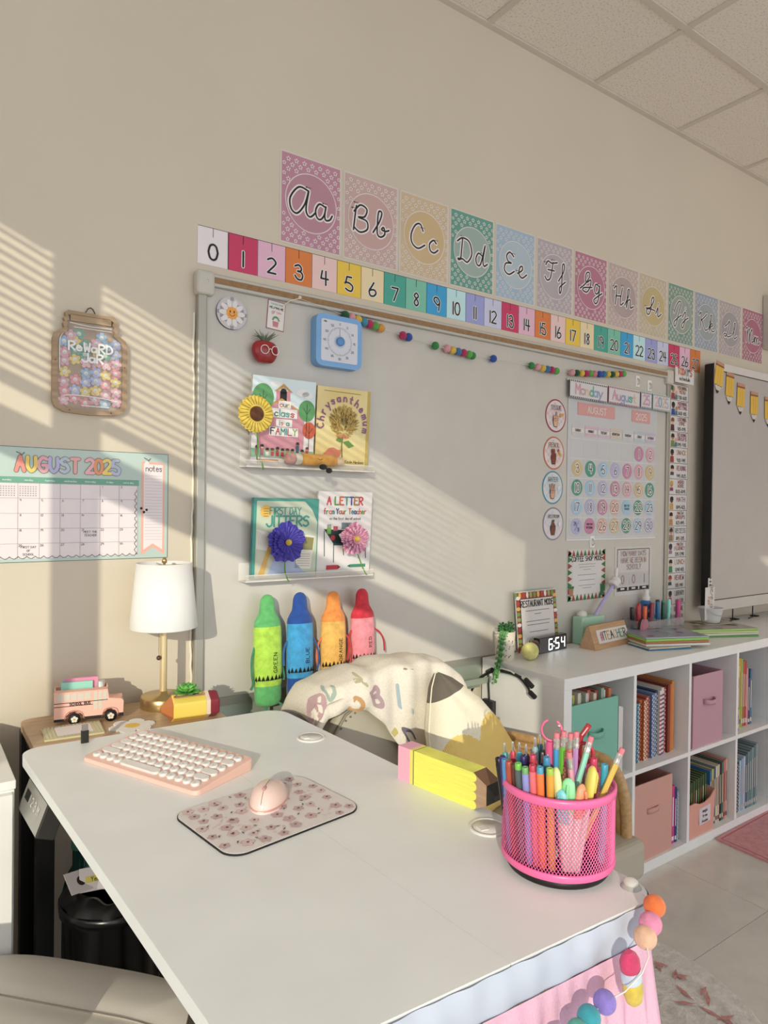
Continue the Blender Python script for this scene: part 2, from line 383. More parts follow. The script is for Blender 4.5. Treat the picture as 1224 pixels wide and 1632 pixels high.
# ceiling: suspended grid with speckled tiles
ceil = place(None, 'ceiling', kind='structure', loc=(0, 0, CH))
CT = mat('#b3aca3', .9, 'ceil', gain=1.9); CG = mat('#a59d92', .6, gain=1.8)
slab = MB(); slab.box(XL, XR, YN, 0, .10, .14, mat('#8a8070')); slab.build('ceiling_deck', ceil)
X0 = 1.7597; T = .6092; Y0 = -.4278
tile = None
xs = [X0+T*i for i in range(-6, 7)]; ys = [0.0]+[Y0-T*i for i in range(0, 8)]
for i in range(len(xs)-1):
    for j in range(len(ys)-1):
        h = ys[j]-ys[j+1]
        if i < 1 and j > 3: pass
        if j == 0:
            m = MB(); m.box(-T/2+.010, T/2-.010, -h/2+.010, h/2-.022, 0, .012, CT)
            m.build('ceiling_tile', ceil, (xs[i]+T/2, ys[j]-h/2, .003), bevel=.003, seg=1)
        else:
            if tile is None:
                m = MB(); m.box(-T/2+.010, T/2-.010, -h/2+.010, h/2-.010, 0, .012, CT)
                o = m.build('ceiling_tile', ceil, (xs[i]+T/2, ys[j]-h/2, .003), bevel=.003, seg=1); tile = o.data
            else: o = place(tile, 'ceiling_tile', ceil, (xs[i]+T/2, ys[j]-h/2, .003), bevel=.003, seg=1)
for i, x in enumerate(xs):
    m = MB(); m.box(-.012, .012, YN, 0, -.003, .004, CG); m.build('cross_tee', ceil, (x, 0, 0))
for y in ys[1:]:
    m = MB(); m.box(XL, XR, -.012, .012, -.004, .0035, CG); m.build('main_tee', ceil, (0, y, 0))
m = MB(); m.box(XL, XR, -.024, 0, -.005, .003, CG); m.build('wall_angle', ceil)
# floor
floor = place(None, 'floor', kind='structure')
m = MB(); m.box(XL, XR, -6.5, 0, -.06, -.004, mat('#6f685c', .5)); m.build('floor_slab', floor)
FT = mat('#b4b0a9', .12, 'vinyl', gain=1.6); ft = None
for i in range(12):
    for j in range(10):
        x = XL+i*.61; y = -.475-.61*j
        if x > XR-.6: continue
        if ft is None:
            m = MB(); m.box(-.3042, .3042, -.3042, .3042, -.004, 0, FT); o = m.build('floor_tile', floor, (x+.305, y, 0)); ft = o.data
        else: place(ft, 'floor_tile', floor, (x+.305, y, 0))
m = MB(); m.box(XL, XR, -.17, -.001, -.004, 0, FT); m.build('floor_edge', floor)

# ================================================================== WHITEBOARD
WB0, WB1 = .675, 2.952
ALU = mat('#9a968c', .4, None, .55); ALU2 = mat('#aeaaa2', .45, None, .3)
wbd = thing('whiteboard', 'large wall whiteboard in a grey aluminium frame with a tan tack strip along the top', 'whiteboard', (1.88, 0, 1.35))
def W(x, z): return (x-1.88, z-1.35)
m = MB(); m.box(WB0-1.88+.01, WB1-1.88-.01, -.014, 0, .768-1.35, 1.945-1.35, mat('#b6b1a9', .22, gain=1.30)); m.build('writing_surface', wbd)
for nm, x0, x1 in (('frame_side', WB0, WB0+.026), ('frame_side', WB1-.026, WB1)):
    m = MB(); m.box(x0-1.88, x1-1.88, -.024, 0, .74-1.35, 1.93-1.35, ALU); m.build(nm, wbd, bevel=.003)
m = MB(); m.box(WB0-1.88+.04, WB1-1.88-.04, -.030, 0, 1.936-1.35, 1.972-1.35, ALU2); m.build('top_rail', wbd, bevel=.004)
m = MB(); m.box(WB0-1.88+.045, WB1-1.88-.045, -.0325, -.029, 1.945-1.35, 1.961-1.35, mat('#8c6a44', .9, 'plush', gain=1.35)); m.build('tack_strip', wbd)
for x in (WB0-.008, WB1-.045):
    m = MB(); m.box(x-1.88, x-1.88+.053, -.036, 0, 1.908-1.35, 1.976-1.35, mat('#b5b0a6', .5)); c = m.build('corner_cap', wbd, bevel=.010, seg=3)
    q = MB(); q.lathe([(.0035, 0), (.003, .0015), (0, .002)], mat('#c8c8c8', .25, None, .8), 10); q.build('screw', c, (x-1.88+.03, -.036, 1.945-1.35), (PI/2, 0, 0))
m = MB(); m.prism([(0, .75), (-.018, .75), (-.028, .70), (-.075, .70), (-.078, .712), (-.082, .712), (-.080, .690), (-.03, .682), (-.022, .66), (0, .66)], WB0-1.88+.03, 1.760-1.88, mat('#8f988b', .4, None, .4),
    F=lambda a, b, w: (w, a, b-1.35)); m.box(WB0-1.88+.03, WB1-1.88-.02, -.022, 0, .748-1.35, .772-1.35, ALU); m.build('marker_tray', wbd)
# caulk line
m = MB(); m.tube([(WB0-.004+.003*math.sin(i*1.7)*math.cos(i), -.002, .75+i*.03) for i in range(38)], .0035, mat('#d8d2c2', .5), 6); m.build('caulk_bead', kind='structure', label='uneven cream caulk bead along left edge of the whiteboard', cat='caulk')

# ================================================================== NUMBER LINE
NC = ['#c4bcc0','#ae2050','#c295ab','#bd6417','#c7a5a3','#cfa400','#cfb28a','#2d8c7c','#5fa38c','#1787b8','#9dc0d2','#8286b8','#a9a9c2']
NN = ['white','magenta','orchid pink','burnt orange','pale pink','golden yellow','cream','teal','sea green','bright blue','pale blue','periwinkle','lavender grey']
CX, CW, CZ0, CZ1 = .6785, .0912, 2.0012, 2.1079
for n in range(28):
    ci = 0 if n == 0 else (n-1) % 12+1
    m = MB(); c = mat(NC[ci], .55, gain=1.6); hh = (CZ1-CZ0)/2; w = CW/2-.0006
    m.prism([(-w,-hh),(w,-hh),(w,hh),(-w,hh)], 0, .0012, c); m.w0 = .0012
    bk = mat('#1a1614', .5, gain=1); m.rect(-w, w, hh-.0014, hh, bk, 1)
    if n: m.rect(-w, -w+.0008, -hh, hh, bk, 1)
    else: m.rect(w-.0012, w, -hh, hh, bk, 1)
    m.rect(-.0008, .0008, hh-.026, hh, bk, 2)
    s = str(n); m.text(s, 0, -hh+.017, .043, bk, .0058, 4, halo=None if n == 0 else mat('#d8d0cf', .5, gain=1.5), hw=.0105, sp=.9, cond=.92 if n < 10 else .8, n=7)
    word = ['zero','one','two','three','four','five','six','seven','eight','nine','ten','eleven','twelve','thirteen','fourteen','fifteen','sixteen','seventeen','eighteen','nineteen','twenty','twenty-one','twenty-two','twenty-three','twenty-four','twenty-five','twenty-six','twenty-seven'][n]
    m.build('number_card', loc=(CX+CW*(n+.5), -.0004, (CZ0+CZ1)/2), label='%s number card with the numeral %s above the whiteboard' % (NN[ci], word), cat='number card', group='number line cards')

# ================================================================== CURSIVE ALPHABET POSTERS
PC = {'A':('#b0798e','#ab7a88','mauve pink'),'B':('#b99a95','#b7948f','dusty rose'),'C':('#bfa885','#bda276','sand yellow'),'D':('#539182','#8fa298','deep green'),'E':('#90a9bd','#9fb0ba','sky blue'),
'F':('#a59aa0','#a29a9f','pale lavender'),'G':('#ab6a80','#a86a7e','raspberry'),'H':('#b09a94','#a38f8d','pale rose'),'I':('#b5a588','#b3a070','pale sand'),'J':('#6a8c7c','#8c958c','muted green'),
'K':('#8893a3','#8d9697','powder blue'),'L':('#a39697','#968f92','pale grey mauve'),'M':('#a36075','#a36075','deep raspberry')}
PX = [.9275,1.153,1.376,1.600,1.823,2.048,2.275,2.500,2.722,2.945,3.170,3.395,3.618,3.85]
HAL = mat('#cdc2c3', .5, gain=1.5)
for i, ch in enumerate('ABCDEFGHIJKLM'):
    c1, c2, nm = PC[ch]; A = mat(c1, .55); B = mat(c2, .55); m = MB(); w, h = .108, .1397
    m.prism([(-w,-h),(w,-h),(w,h),(-w,h)], 0, .0008, mat('#c4bbb0', .4)); m.w0 = .0008
    iw, ih = w-.0055, h-.0055; m.rect(-iw, iw, -ih, ih, A, 1)
    petal = mat('#cfc6c3', .5); eye = mat('#2a2a2c', .5, gain=1)
    R = .088; row = 0; y = -ih+.008
    while y < ih-.004:
        x = -iw+(.008 if row % 2 else .022)
        while x < iw-.004:
            if math.hypot(x, y) > R+.010:
                for k in range(5):
                    a = PI/2+k*2*PI/5; ca, sa = math.cos(a), math.sin(a); e = .0085
                    if abs(x) > iw-.009 or abs(y) > ih-.009: e = .0068
                    m.poly([(x+ca*.0015, y+sa*.0015), (x+ca*e*.6+sa*.0026, y+sa*e*.6-ca*.0026), (x+ca*e, y+sa*e), (x+ca*e*.6-sa*.0026, y+sa*e*.6+ca*.0026)], petal, 2)
                m.disc(x, y, .0014, eye, 3, 6)
            x += .0275
        y += .0152; row += 1
    m.disc(0, 0, R+.003, petal, 4, 48); m.disc(0, 0, R, B, 5, 48)
    st = CUR[ch]; xsx = [p[0] for q in st for p in q]; ysx = [p[1] for q in st for p in q]
    sc = min(.148/(max(xsx)-min(xsx)), .0085); cx = (max(xsx)+min(xsx))/2; cyy = (max(ysx)+min(ysx))/2
    bk = mat('#15110f', .5, gain=1)
    S = [[((px-cx)*sc, (py-cyy)*sc) for px, py in spline(q, 6)] for q in st]
    for q in S: m.line(q, .0150, HAL, 6)
    for q in S: m.line(q, .0056, bk, 7)
    for q in (st[0], st[min(len(st)-1, 1)]):
        ax, ay = (q[0][0]-cx)*sc, (q[0][1]-cyy)*sc+.010
        m.line([(ax-.008, ay), (ax+.008, ay+.001)], .0014, bk, 7); m.poly([(ax-.012, ay), (ax-.006, ay-.003), (ax-.006, ay+.003)], bk, 7)
    m.build('alphabet_poster', loc=((PX[i]+PX[i+1])/2-.001, -.0004, 2.2585), label='%s daisy-print poster with cursive %s%s in a round medallion' % (nm, ch, ch.lower()), cat='poster', group='cursive alphabet posters')

# ================================================================== REWARD JAR SIGN
jar = thing('reward_jar_sign', 'wooden jar-shaped wall sign filled with pastel daisies under the words reward jar', 'wall sign', (.398, 0, 1.68))
jp = [(-.055,.128),(.055,.128),(.062,.122),(.060,.112),(.066,.108),(.062,.100),(.067,.094),(.063,.084),(.085,.068),(.090,.055),(.090,-.100),(.084,-.116),(.062,-.127),(0,-.131),(-.062,-.127),(-.084,-.116),(-.090,-.100),(-.090,.055),(-.085,.068),(-.063,.084),(-.067,.094),(-.062,.100),(-.066,.108),(-.060,.112),(-.062,.122)]
wd = mat('#a68c70', .6, 'wood', c2='#937859', scale=1)
m = MB(); m.prism(jp, 0, .008, wd); m.build('backboard', jar, bevel=.0015)
m = MB(); inner = [(a*.86, b*.93) for a, b in jp]; n = len(jp)
m.add([flat_wall(a, b, .0165) for a, b in jp]+[flat_wall(a, b, .0165) for a, b in inner]+[flat_wall(a, b, .008) for a, b in jp]+[flat_wall(a, b, .008) for a, b in inner],
      [(i, (i+1) % n, n+(i+1) % n, n+i) for i in range(n)]+[(2*n+i, 2*n+(i+1) % n, (i+1) % n, i) for i in range(n)]+[(n+i, n+(i+1) % n, 3*n+(i+1) % n, 3*n+i) for i in range(n)], wd)
m.box(-.049, .049, -.0158, -.0082, .103, .1185, wd)
for a, b in ((-.053,.115),(.053,.112),(-.083,0),(.083,0),(-.05,-.122),(.05,-.122)): m.lathe([(.0018,0),(.001,.001)], mat('#3d3025', .5), 8, smooth=False, c=(0,0,0)) if False else m.disc(a, b, .0016, mat('#3d3025', .5), 49, 8)
m.build('rim', jar)
m = MB(); m.prism(inner, .0118, .0122, mat('#e8e8e8', .05, alpha=.10, gain=1))
flp = ['#7fa6c9','#3f9a84','#d3b84a','#d37f8e','#c98ea0','#9aa3d0','#e0a0b0']
FNM = {'#7fa6c9':0}
fl = MB()
random.seed(3)
def flower_mesh(c, key):
    q = MB(); q.prism([((.0125 if k % 2 == 0 else .0075)*math.cos(PI*k/5*1+PI/2)*1.0, (.0125 if k % 2 == 0 else .0075)*math.sin(PI*k/5+PI/2)) for k in range(10)], 0, .0022, mat(c, .5))
    q = MB()
    out = []
    for k in range(40):
        t = 2*PI*k/40; r = .0070+.0056*abs(math.cos(2.5*(t-PI/2)))**.7; out.append((r*math.cos(t), r*math.sin(t)))
    q.prism(out, 0, .002, mat(c, .5)); q.w0 = .002
    q.disc(0, 0, .0045, mat('#dcd6cc', .5), 1, 12)
    q.line([(-.002, .0016), (-.0018, .0006)], .0009, mat('#222222', .5, gain=1), 2, False); q.line([(.002, .0016), (.0018, .0006)], .0009, mat('#222222', .5, gain=1), 2, False)
    q.line([(-.0025, -.0012), (0, -.0025), (.0025, -.0012)], .0008, mat('#222222', .5, gain=1), 2, False)
    return q
flm = {}
spots = []
rows = 8
for r_ in range(rows):
    for c_ in range(6):
        x = -.062+c_*.0248+random.uniform(-.002, .002); z = -.098+r_*.0245+(c_ % 2)*.006+random.uniform(-.002, .002)
        if r_ == 7 and c_ not in (0, 1, 4): continue
        if r_ == 7: x *= .75; z -= .004
        if r_ == 3 and c_ in (1,): continue
        spots.append((x, z))
for i, (x, z) in enumerate(spots):
    c = random.choice(flp)
    if c not in flm:
        o = flower_mesh(c, i).build('paper_daisy', jar); flm[c] = o.data
    else: o = place(flm[c], 'paper_daisy', jar)
    o.location = (x, -.0082-(i % 2)*.0006, z); o.rotation_euler = (0, random.uniform(-.4, .4), 0); o.scale = (1.12, 1, 1.12)
m.build('acrylic_front', jar)
m = MB(); m.w0 = .0135; wt = mat('#ded9d6', .5)
m.text('ReWaRD', 0, .030, .021, wt, .0048, 4, sp=1.1); m.build('reward_lettering', jar); m = MB(); m.w0 = .0135; m.text('JaR', .004, .004, .021, wt, .0048, 4, sp=1.1); m.build('jar_lettering', jar); m = MB(); m.w0 = .0135
m.line([(-.05,.098),(0,.094),(.05,.096)], .0016, wt, 3); m.line([(-.04,.088),(.05,.088)], .0016, wt, 3); m.line(spline([(-.058,.075),(-.068,.066),(-.073,.045),(-.073,-.02)]), .0018, wt, 3)
m.line(spline([(-.062,-.086),(-.03,-.083),(.03,-.086),(.062,-.091)]), .002, wt, 3); m.line([(-.02,-.108),(.045,-.108)], .002, wt, 3)
m.build('white_outline', jar)
m = MB(); m.tube([(-.016,-.004,.122),(-.006,-.006,.141),(0,-.005,.145),(.006,-.006,.141),(.016,-.004,.122)], .0012, mat('#2a1d14', .6), 6); m.build('hanging_cord', jar)

# ================================================================== AUGUST WALL CALENDAR
cal = thing('wall_calendar', 'wide mint green august 2025 paper wall calendar with a notes banner', 'calendar', (.20, 0, 1.32))
m = MB(); mint = mat('#b0c2bb', .5, 'tint', c2='#a6bab5', gain=1.25)
m.prism([(-.31,-.142),(.402,-.142),(.402,.140),(-.31,.140)], .0008, .0016, mint); m.w0 = .0016
ink = mat('#4b4f4b', .5, gain=1)
for a, b in (((-.31,-.142),(.402,-.142)),((.402,-.142),(.402,.14)),((-.31,.14),(.402,.14))): m.line([a, b], .0012, mat('#3c5a55', .5), 1, False)
pw_ = mat('#d6cccf', .5, gain=1.25); m.rect(-.25, .321, -.134, .052, pw_, 1); m.rect(-.25, .324, .052, .067, mat('#5f9a86', .5, gain=1.3), 2)
for k in range(5): m.line([(-.25, .052-.0372*k), (.321, .052-.0372*k)], .0008, mat('#9a9096', .5), 3, False)
for k in range(8): m.line([(-.0115+.0475*k, .052), (-.0115+.0475*k, -.134)], .0008, mat('#9a9096', .5), 3, False)
for k, dn in enumerate(['sunday','monday','tuesday','wednesday','thursday','friday','saturday']): m.text(dn, .0122+.0475*k, .0575, .0042, mat('#dfe8e2', .5), .0007, 4, n=2)
for r_ in range(5):
    for c_ in range(7):
        d = r_*7+c_-5+1
        if 0 < d < 32: m.text(str(d), -.0115+.0475*c_+.006, .052-.0372*r_-.007, .005, ink, .0007, 4, n=2)
for q in range(2):
    for r_ in range(5):
        for c_ in range(7): m.rect(-.008+q*.0475+c_*.0058, -.0055+q*.0475+c_*.0058, .042-r_*.0055, .0443-r_*.0055, mat('#8d858b', .5), 4)
m.text('FIRST DAY', .060, -.108, .005, ink, .0007, 4, n=2); m.text('OF', .060, -.117, .005, ink, .0007, 4, n=2); m.text('SCHOOL', .060, -.126, .005, ink, .0007, 4, n=2)
m.text('MEET THE', .203, -.072, .005, ink, .0007, 4, n=2); m.text('TEACHER', .203, -.081, .005, ink, .0007, 4, n=2)
sp = []
for k in range(120): sp.append((-.25+k*.0048+.002*math.cos(k*1.6), -.131+.0032*math.sin(k*1.6)))
m.line(sp, .0012, mat('#3c3f3d', .5, gain=1), 5, False)
sp = [(.316+.003*math.sin(k*1.6), -.131+k*.0042) for k in range(42)]; m.line(sp, .0012, mat('#3c3f3d', .5, gain=1), 5, False)
pal = ['#d67f73','#d8bc4e','#d79aa6','#a9a6d2','#a8b6c9','#d69a9a']
GR = mat('#7e7468', .5)
def blockword(tx, x0, x1, z, h, cols):
    step = (x1-x0)/len(tx)
    for k, chh in enumerate(tx):
        m.text(chh, x0+step*(k+.5), z, h, GR, .0112, 3, cond=.76); m.text(chh, x0+step*(k+.5), z, h, mat(cols[k % len(cols)], .5), .0080, 5, cond=.76)
blockword('AUGUST', .028, .178, .082, .034, pal); blockword('2025', .190, .275, .082, .034, ['#d8a0aa','#d68a5a','#d8c25c','#a9b0cf'])
CO = mat('#d99c88', .5, gain=1.3); m.poly([(.331,.118),(.393,.116),(.393,-.134),(.362,-.112),(.331,-.134)], CO, 1); m.poly([(.337,.112),(.388,.110),(.388,-.120),(.362,-.103),(.337,-.120)], pw_, 2)
m.text('notes', .364, .092, .017, ink, .0018, 3, cond=.68)
for k in range(22): m.line([(.340, .080-k*.0082), (.386, .0795-k*.0082)], .0007, mat('#a79ca3', .5), 3, False)
for a, b in ((.331,-.008),(.345,-.012),(.338,-.018)): m.disc(a, b, .0035, mat('#1a1a1a', .5, gain=1), 4, 8)
m.disc(.345, .113, .006, pw_, 3, 14)
m.build('sheet', cal)
for x in (.04, .345):
    q = MB(); q.tube([(x-.008,-.002,.128),(x,-.005,.124),(x+.004,-.003,.120),(x+.010,-.002,.127)], .0012, mat('#6c7a72', .4, None, .5), 6); q.build('wire_clip', cal)

# ================================================================== MAGNETS & SMALL THINGS ON THE BOARD
YB = -.0145
def round_checker(m, r, c1, c2, n=9, lay=1):
    s = 2*r/n
    for i in range(n):
        for j in range(n):
            if (i+j) % 2: continue
            x, y = -r+s*(i+.5), -r+s*(j+.5)
            if math.hypot(x, y) < r-.3*s: m.rect(x-s/2, x+s/2, y-s/2, y+s/2, c1, lay)
m = MB(); m.prism([(.046*math.cos(t*PI/20), .046*math.sin(t*PI/20)) for t in range(40)], 0, .006, mat('#b9b2b8', .5), mat('#151313', .5, gain=1)); m.w0 = .006
round_checker(m, .046, mat('#8f8794', .5), None, 9)
for k in range(10):
    a = 2*PI*k/10; m.disc(.027*math.cos(a), .027*math.sin(a), .0125, mat('#d0cbc8', .5), 3, 14, .0072, a)
m.disc(0, 0, .0175, mat('#b97a1d', .5, gain=1.9), 4, 24); bk = mat('#231508', .5, gain=1)
m.disc(-.006, .004, .0018, bk, 5, 10, .004); m.disc(.006, .004, .0018, bk, 5, 10, .004); m.line(spline([(-.009,-.003),(0,-.009),(.009,-.003)]), .0014, bk, 5)
m.build('daisy_magnet', loc=(.775, YB, 1.872), label='round grey checked magnet with a smiling daisy at the whiteboard\'s top left corner', cat='magnet')
m = MB(); m.prism([(-.029,-.043),(.029,-.043),(.029,.043),(-.029,.043)], 0, .0012, mat('#8f4a58', .5)); m.w0 = .0012; m.rect(-.027,.027,-.041,.041, mat('#cfcac6', .5), 1)
m.text('THANKS FOR', 0, .030, .005, mat('#7aa890', .5), .0008, 3, n=2); m.text('HELPING ME', 0, .019, .006, mat('#2a2a2a', .5, gain=1), .0011, 3, n=2); m.text('grow', 0, .006, .010, mat('#c07a88', .5), .0014, 3)
m.prism([(-.010,-.018),(.010,-.018),(.008,-.034),(-.008,-.034)], .0014, .002, mat('#b9707c', .5))
for k in range(7):
    a = PI*(k+.5)/7; m.disc(.010*math.cos(a), -.016+.011*math.sin(a), .0035, mat('#3f7a4a', .5), 4, 8, .002, a)
m.build('greeting_card', loc=(.916, YB, 1.890), rot=(0, .07, 0), label='small pink-edged card with a potted plant reading helping me grow', cat='card')
ap = thing('apple_magnet', 'shiny red apple magnet with round white glasses and an air plant on top', 'magnet', (.872, YB, 1.772))
m = MB()
def appf(u, v):
    t = PI*v; a = 2*PI*u; r = .040*math.sin(t)**.8*(1-.12*math.cos(t+PI))*(1+.05*math.cos(5*a)*max(0, -math.cos(t))); z = .036*math.cos(t)-.010*math.exp(-(math.sin(t)/.35)**2)*(1 if v < .5 else -.6)
    return (r*math.cos(a), -.020+r*.55*math.sin(a), z)
m.grid(appf, 24, 14, mat('#9e1c20', .25, 'tint', c2='#7c1216', gain=1.6)); m.build('apple_body', ap)
m = MB()
for sx in (-1, 1): m.tube([(sx*.0165+.012*math.cos(t*PI/8)+.006, -.0455+abs(sx*.0165+.012*math.cos(t*PI/8))*.1, .003+.0125*math.sin(t*PI/8)) for t in range(16)], .0012, mat('#d8d0ce', .4), 6, closed=True)
m.tube([(.002,-.046,.004),(.006,-.047,.006),(.010,-.046,.004)], .0012, mat('#d8d0ce', .4), 6); m.build('glasses', ap)
m = MB()
for k in range(22):
    a = k*2.4; l = .028+.02*random.random(); dx = math.cos(a)*l; dy = math.sin(a)*l*.5
    m.tube([(0, -.02, .026), (dx*.5, -.02+dy*.5, .044), (dx, -.022+dy, .044+.016*random.random())], [.0022, .0016, .0004], mat('#5f6f58', .6), 5)
m.build('air_plant', ap)
tm = thing('visual_timer', 'square blue countdown timer with a round dial and white face', 'timer', (1.118, YB, 1.835))
m = MB(); m.prism(rrect(-.083,.083,-.080,.080,.022), 0, .035, mat('#5f8fbd', .4, gain=1.6)); m.build('case', tm, bevel=.006)
m = MB(); m.prism(rrect(-.066,.066,-.064,.064,.006), .0352, .0362, mat('#c2c4cf', .35)); m.w0 = .0362; bk = mat('#33333a', .5, gain=1)
for k in range(60):
    a = PI/2-2*PI*k/60; r1 = .040 if k % 5 else .038; m.line([(.045*math.cos(a), .045*math.sin(a)), (r1*math.cos(a), r1*math.sin(a))], .0008, bk, 2, False)
for k in range(12): a = PI/2-2*PI*k/12; m.text(str(k*5), .054*math.cos(a), .054*math.sin(a)-.003, .0065, bk, .0009, 2, n=2)
m.line([(0,.012),(0,.044)], .001, mat('#9a2a2a', .5), 3, False); m.disc(0,0,.02,mat('#b3b6c6', .4),1,24)
m.text('MIN', -.052, .054, .005, bk, .0008, 2, n=2)
m.build('dial_face', tm)
m = MB(); m.lathe([(.014,0),(.0135,.008),(.010,.010),(0,.0105)], mat('#3f78ad', .35, gain=1.6), 20); m.build('knob', tm, (0,-.0365,0), (PI/2,0,0))

# perforated ledges
def ledge(cx, z, w, label):
    L = thing('wire_book_ledge', label, 'shelf', (cx, YB, z)); wh = mat('#cbc6c0', .4)
    m = MB(); m.box(-w/2, w/2, -.05, 0, -.002, 0, wh); m.build('ledge_base', L)
    m = MB(); m.box(-w/2, w/2, -.0015, 0, 0, .05, wh); m.build('ledge_back', L)
    m = MB(); m.box(-w/2, w/2, -.051, -.049, -.002, .0015, wh); m.box(-w/2, w/2, -.051, -.049, .0165, .0185, wh)
    n = int(w/.0045)
    for k in range(n):
        x = -w/2+k*w/n; m.box(x, x+.0016, -.0506, -.0494, 0, .017, wh)
    for q in range(3): m.box(-w/2, w/2, -.0506, -.0494, .003+q*.0045, .0045+q*.0045, wh)
    m.build('perforated_lip', L, kind='stuff'); return L
ledge(1.025, 1.435, .44, 'white perforated metal ledge holding the upper pair of picture books')
ledge(1.025, 1.105, .44, 'white perforated metal ledge holding the lower pair of picture books')
def picture_book(cx, z, w, h, label, art, cover, tk=.010, y=-.028, lean=.06):
    B = thing('picture_book', label, 'book', (cx, y, z), (lean, 0, 0), 'picture books on the whiteboard ledges')
    m = MB(); m.box(-w/2, w/2, -tk, -tk+.0015, 0, h, mat(cover, .35)); m.box(-w/2, w/2, -.0015, 0, 0, h, mat(cover, .35)); m.box(-w/2, -w/2+.002, -tk, 0, 0, h, mat(cover, .4))
    m.w0 = tk; art(m, w, h); m.build('cover', B)
    m = MB(); m.box(-w/2+.002, w/2-.003, -tk+.0015, -.0015, .003, h-.003, mat('#cfc8bb', .8)); m.build('pages', B); return B
BK = mat('#1b1a1c', .5, gain=1)
def art_family(m, w, h):
    m.rect(-w/2, w/2, h*.62, h, mat('#c3d3d8', .4), 1); m.disc(.06, h*.86, .022, mat('#dcdedf', .4), 2, 16, .012); m.disc(.075, h*.84, .018, mat('#dcdedf', .4), 2, 16, .010); m.disc(-.03, h*.93, .02, mat('#dcdedf', .4), 2, 16, .008)
    br = mat('#c07f8d', .45); m.poly([(-.085, .045), (.068, .045), (.068, h*.60), (-.01, h*.76), (-.085, h*.60)], br, 2)
    m.rect(-.028, .018, h*.70, h*.86, br, 3); m.poly([(-.034, h*.85), (-.005, h*.94), (.026, h*.85), (.018, h*.85), (-.005, h*.90), (-.026, h*.85)], mat('#b8862f', .45), 4); m.rect(-.016, .006, h*.74, h*.85, BK, 4); m.disc(-.005, h*.85, .010, BK, 4)
    m.line([(-.094, h*.60), (-.01, h*.765), (.076, h*.60)], .005, mat('#b8862f', .45), 4)
    for k in range(16): zz = .06+k*.009; xx = random.uniform(-.07, .05); m.line([(xx, zz), (xx+.014, zz)], .0009, mat('#d7a8b0', .45), 3, False)
    for cx, cz, r, c in ((-.07, h*.77, .034, '#4c8f50'), (.075, h*.66, .028, '#4c8f50'), (.085, h*.44, .022, '#bb4a1e')):
        m.disc(cx, cz, r, mat(c, .45), 5, 22, r*1.15); m.line([(cx, cz+.02), (cx, cz-.075)], .0015, BK, 6, False)
        for s_ in (-1, 1): m.line([(cx, cz-.01), (cx+s_*.012, cz+.008)], .0012, BK, 6, False)
    wh = mat('#d8d3d0', .45)
    for tx, zz, cc, sz in (('our', .178, ['#b4533f','#3f8a5f','#c08a2a'], .015), ('class', .150, ['#2f6a4a','#2f8f8a','#2f8f8a','#3f9a8a','#b5303a'], .020), ('is a', .124, ['#4f7f9a','#c0603a','#2f7f6a'], .015), ('FAMILY', .096, ['#2a2a2a','#b5303a','#2f8f7a','#2f7f9a','#b5303a','#7f9a2a'], .019)):
        wdt = len(tx)*sz*.78; m.rect(-wdt/2-.003, wdt/2+.003, zz-.004, zz+sz+.003, wh, 7); m.text(tx, 0, zz, sz, [mat(c, .45) for c in cc], sz*.16, 9)
    m.rect(-w/2, w/2, .028, .052, mat('#7fa88a', .45), 8)
    random.seed(5)
    for k in range(11):
        x = -.085+k*.0165; hh = random.uniform(.012, .022) if k != 8 else .034; m.rect(x-.005, x+.005, .032, .032+hh, mat(random.choice(['#2f6f5a','#b5303a','#c9883a','#cfc9c4','#38506a','#a85a6a']), .45), 9)
        m.disc(x, .036+hh, .005, mat(random.choice(['#b07a58','#7a4a30','#d0a488']), .45), 10, 10); m.poly([(x-.006, .036+hh), (x+.006, .036+hh), (x+.004, .043+hh), (x-.004, .043+hh)], mat(random.choice(['#20181a','#5a3018','#20181a']), .45), 11)
    m.rect(-.08, -.015, .012, .022, mat('#c98a4a', .45), 9); pass
    for k in range(6): m.line([(0+k*.013, .018), (.006+k*.013, .014)], .0012, BK, 9, False)
picture_book(.931, 1.438, .208, .262, 'white picture book with a pink schoolhouse and the title our class is a family', art_family, '#cfcaca', .009)
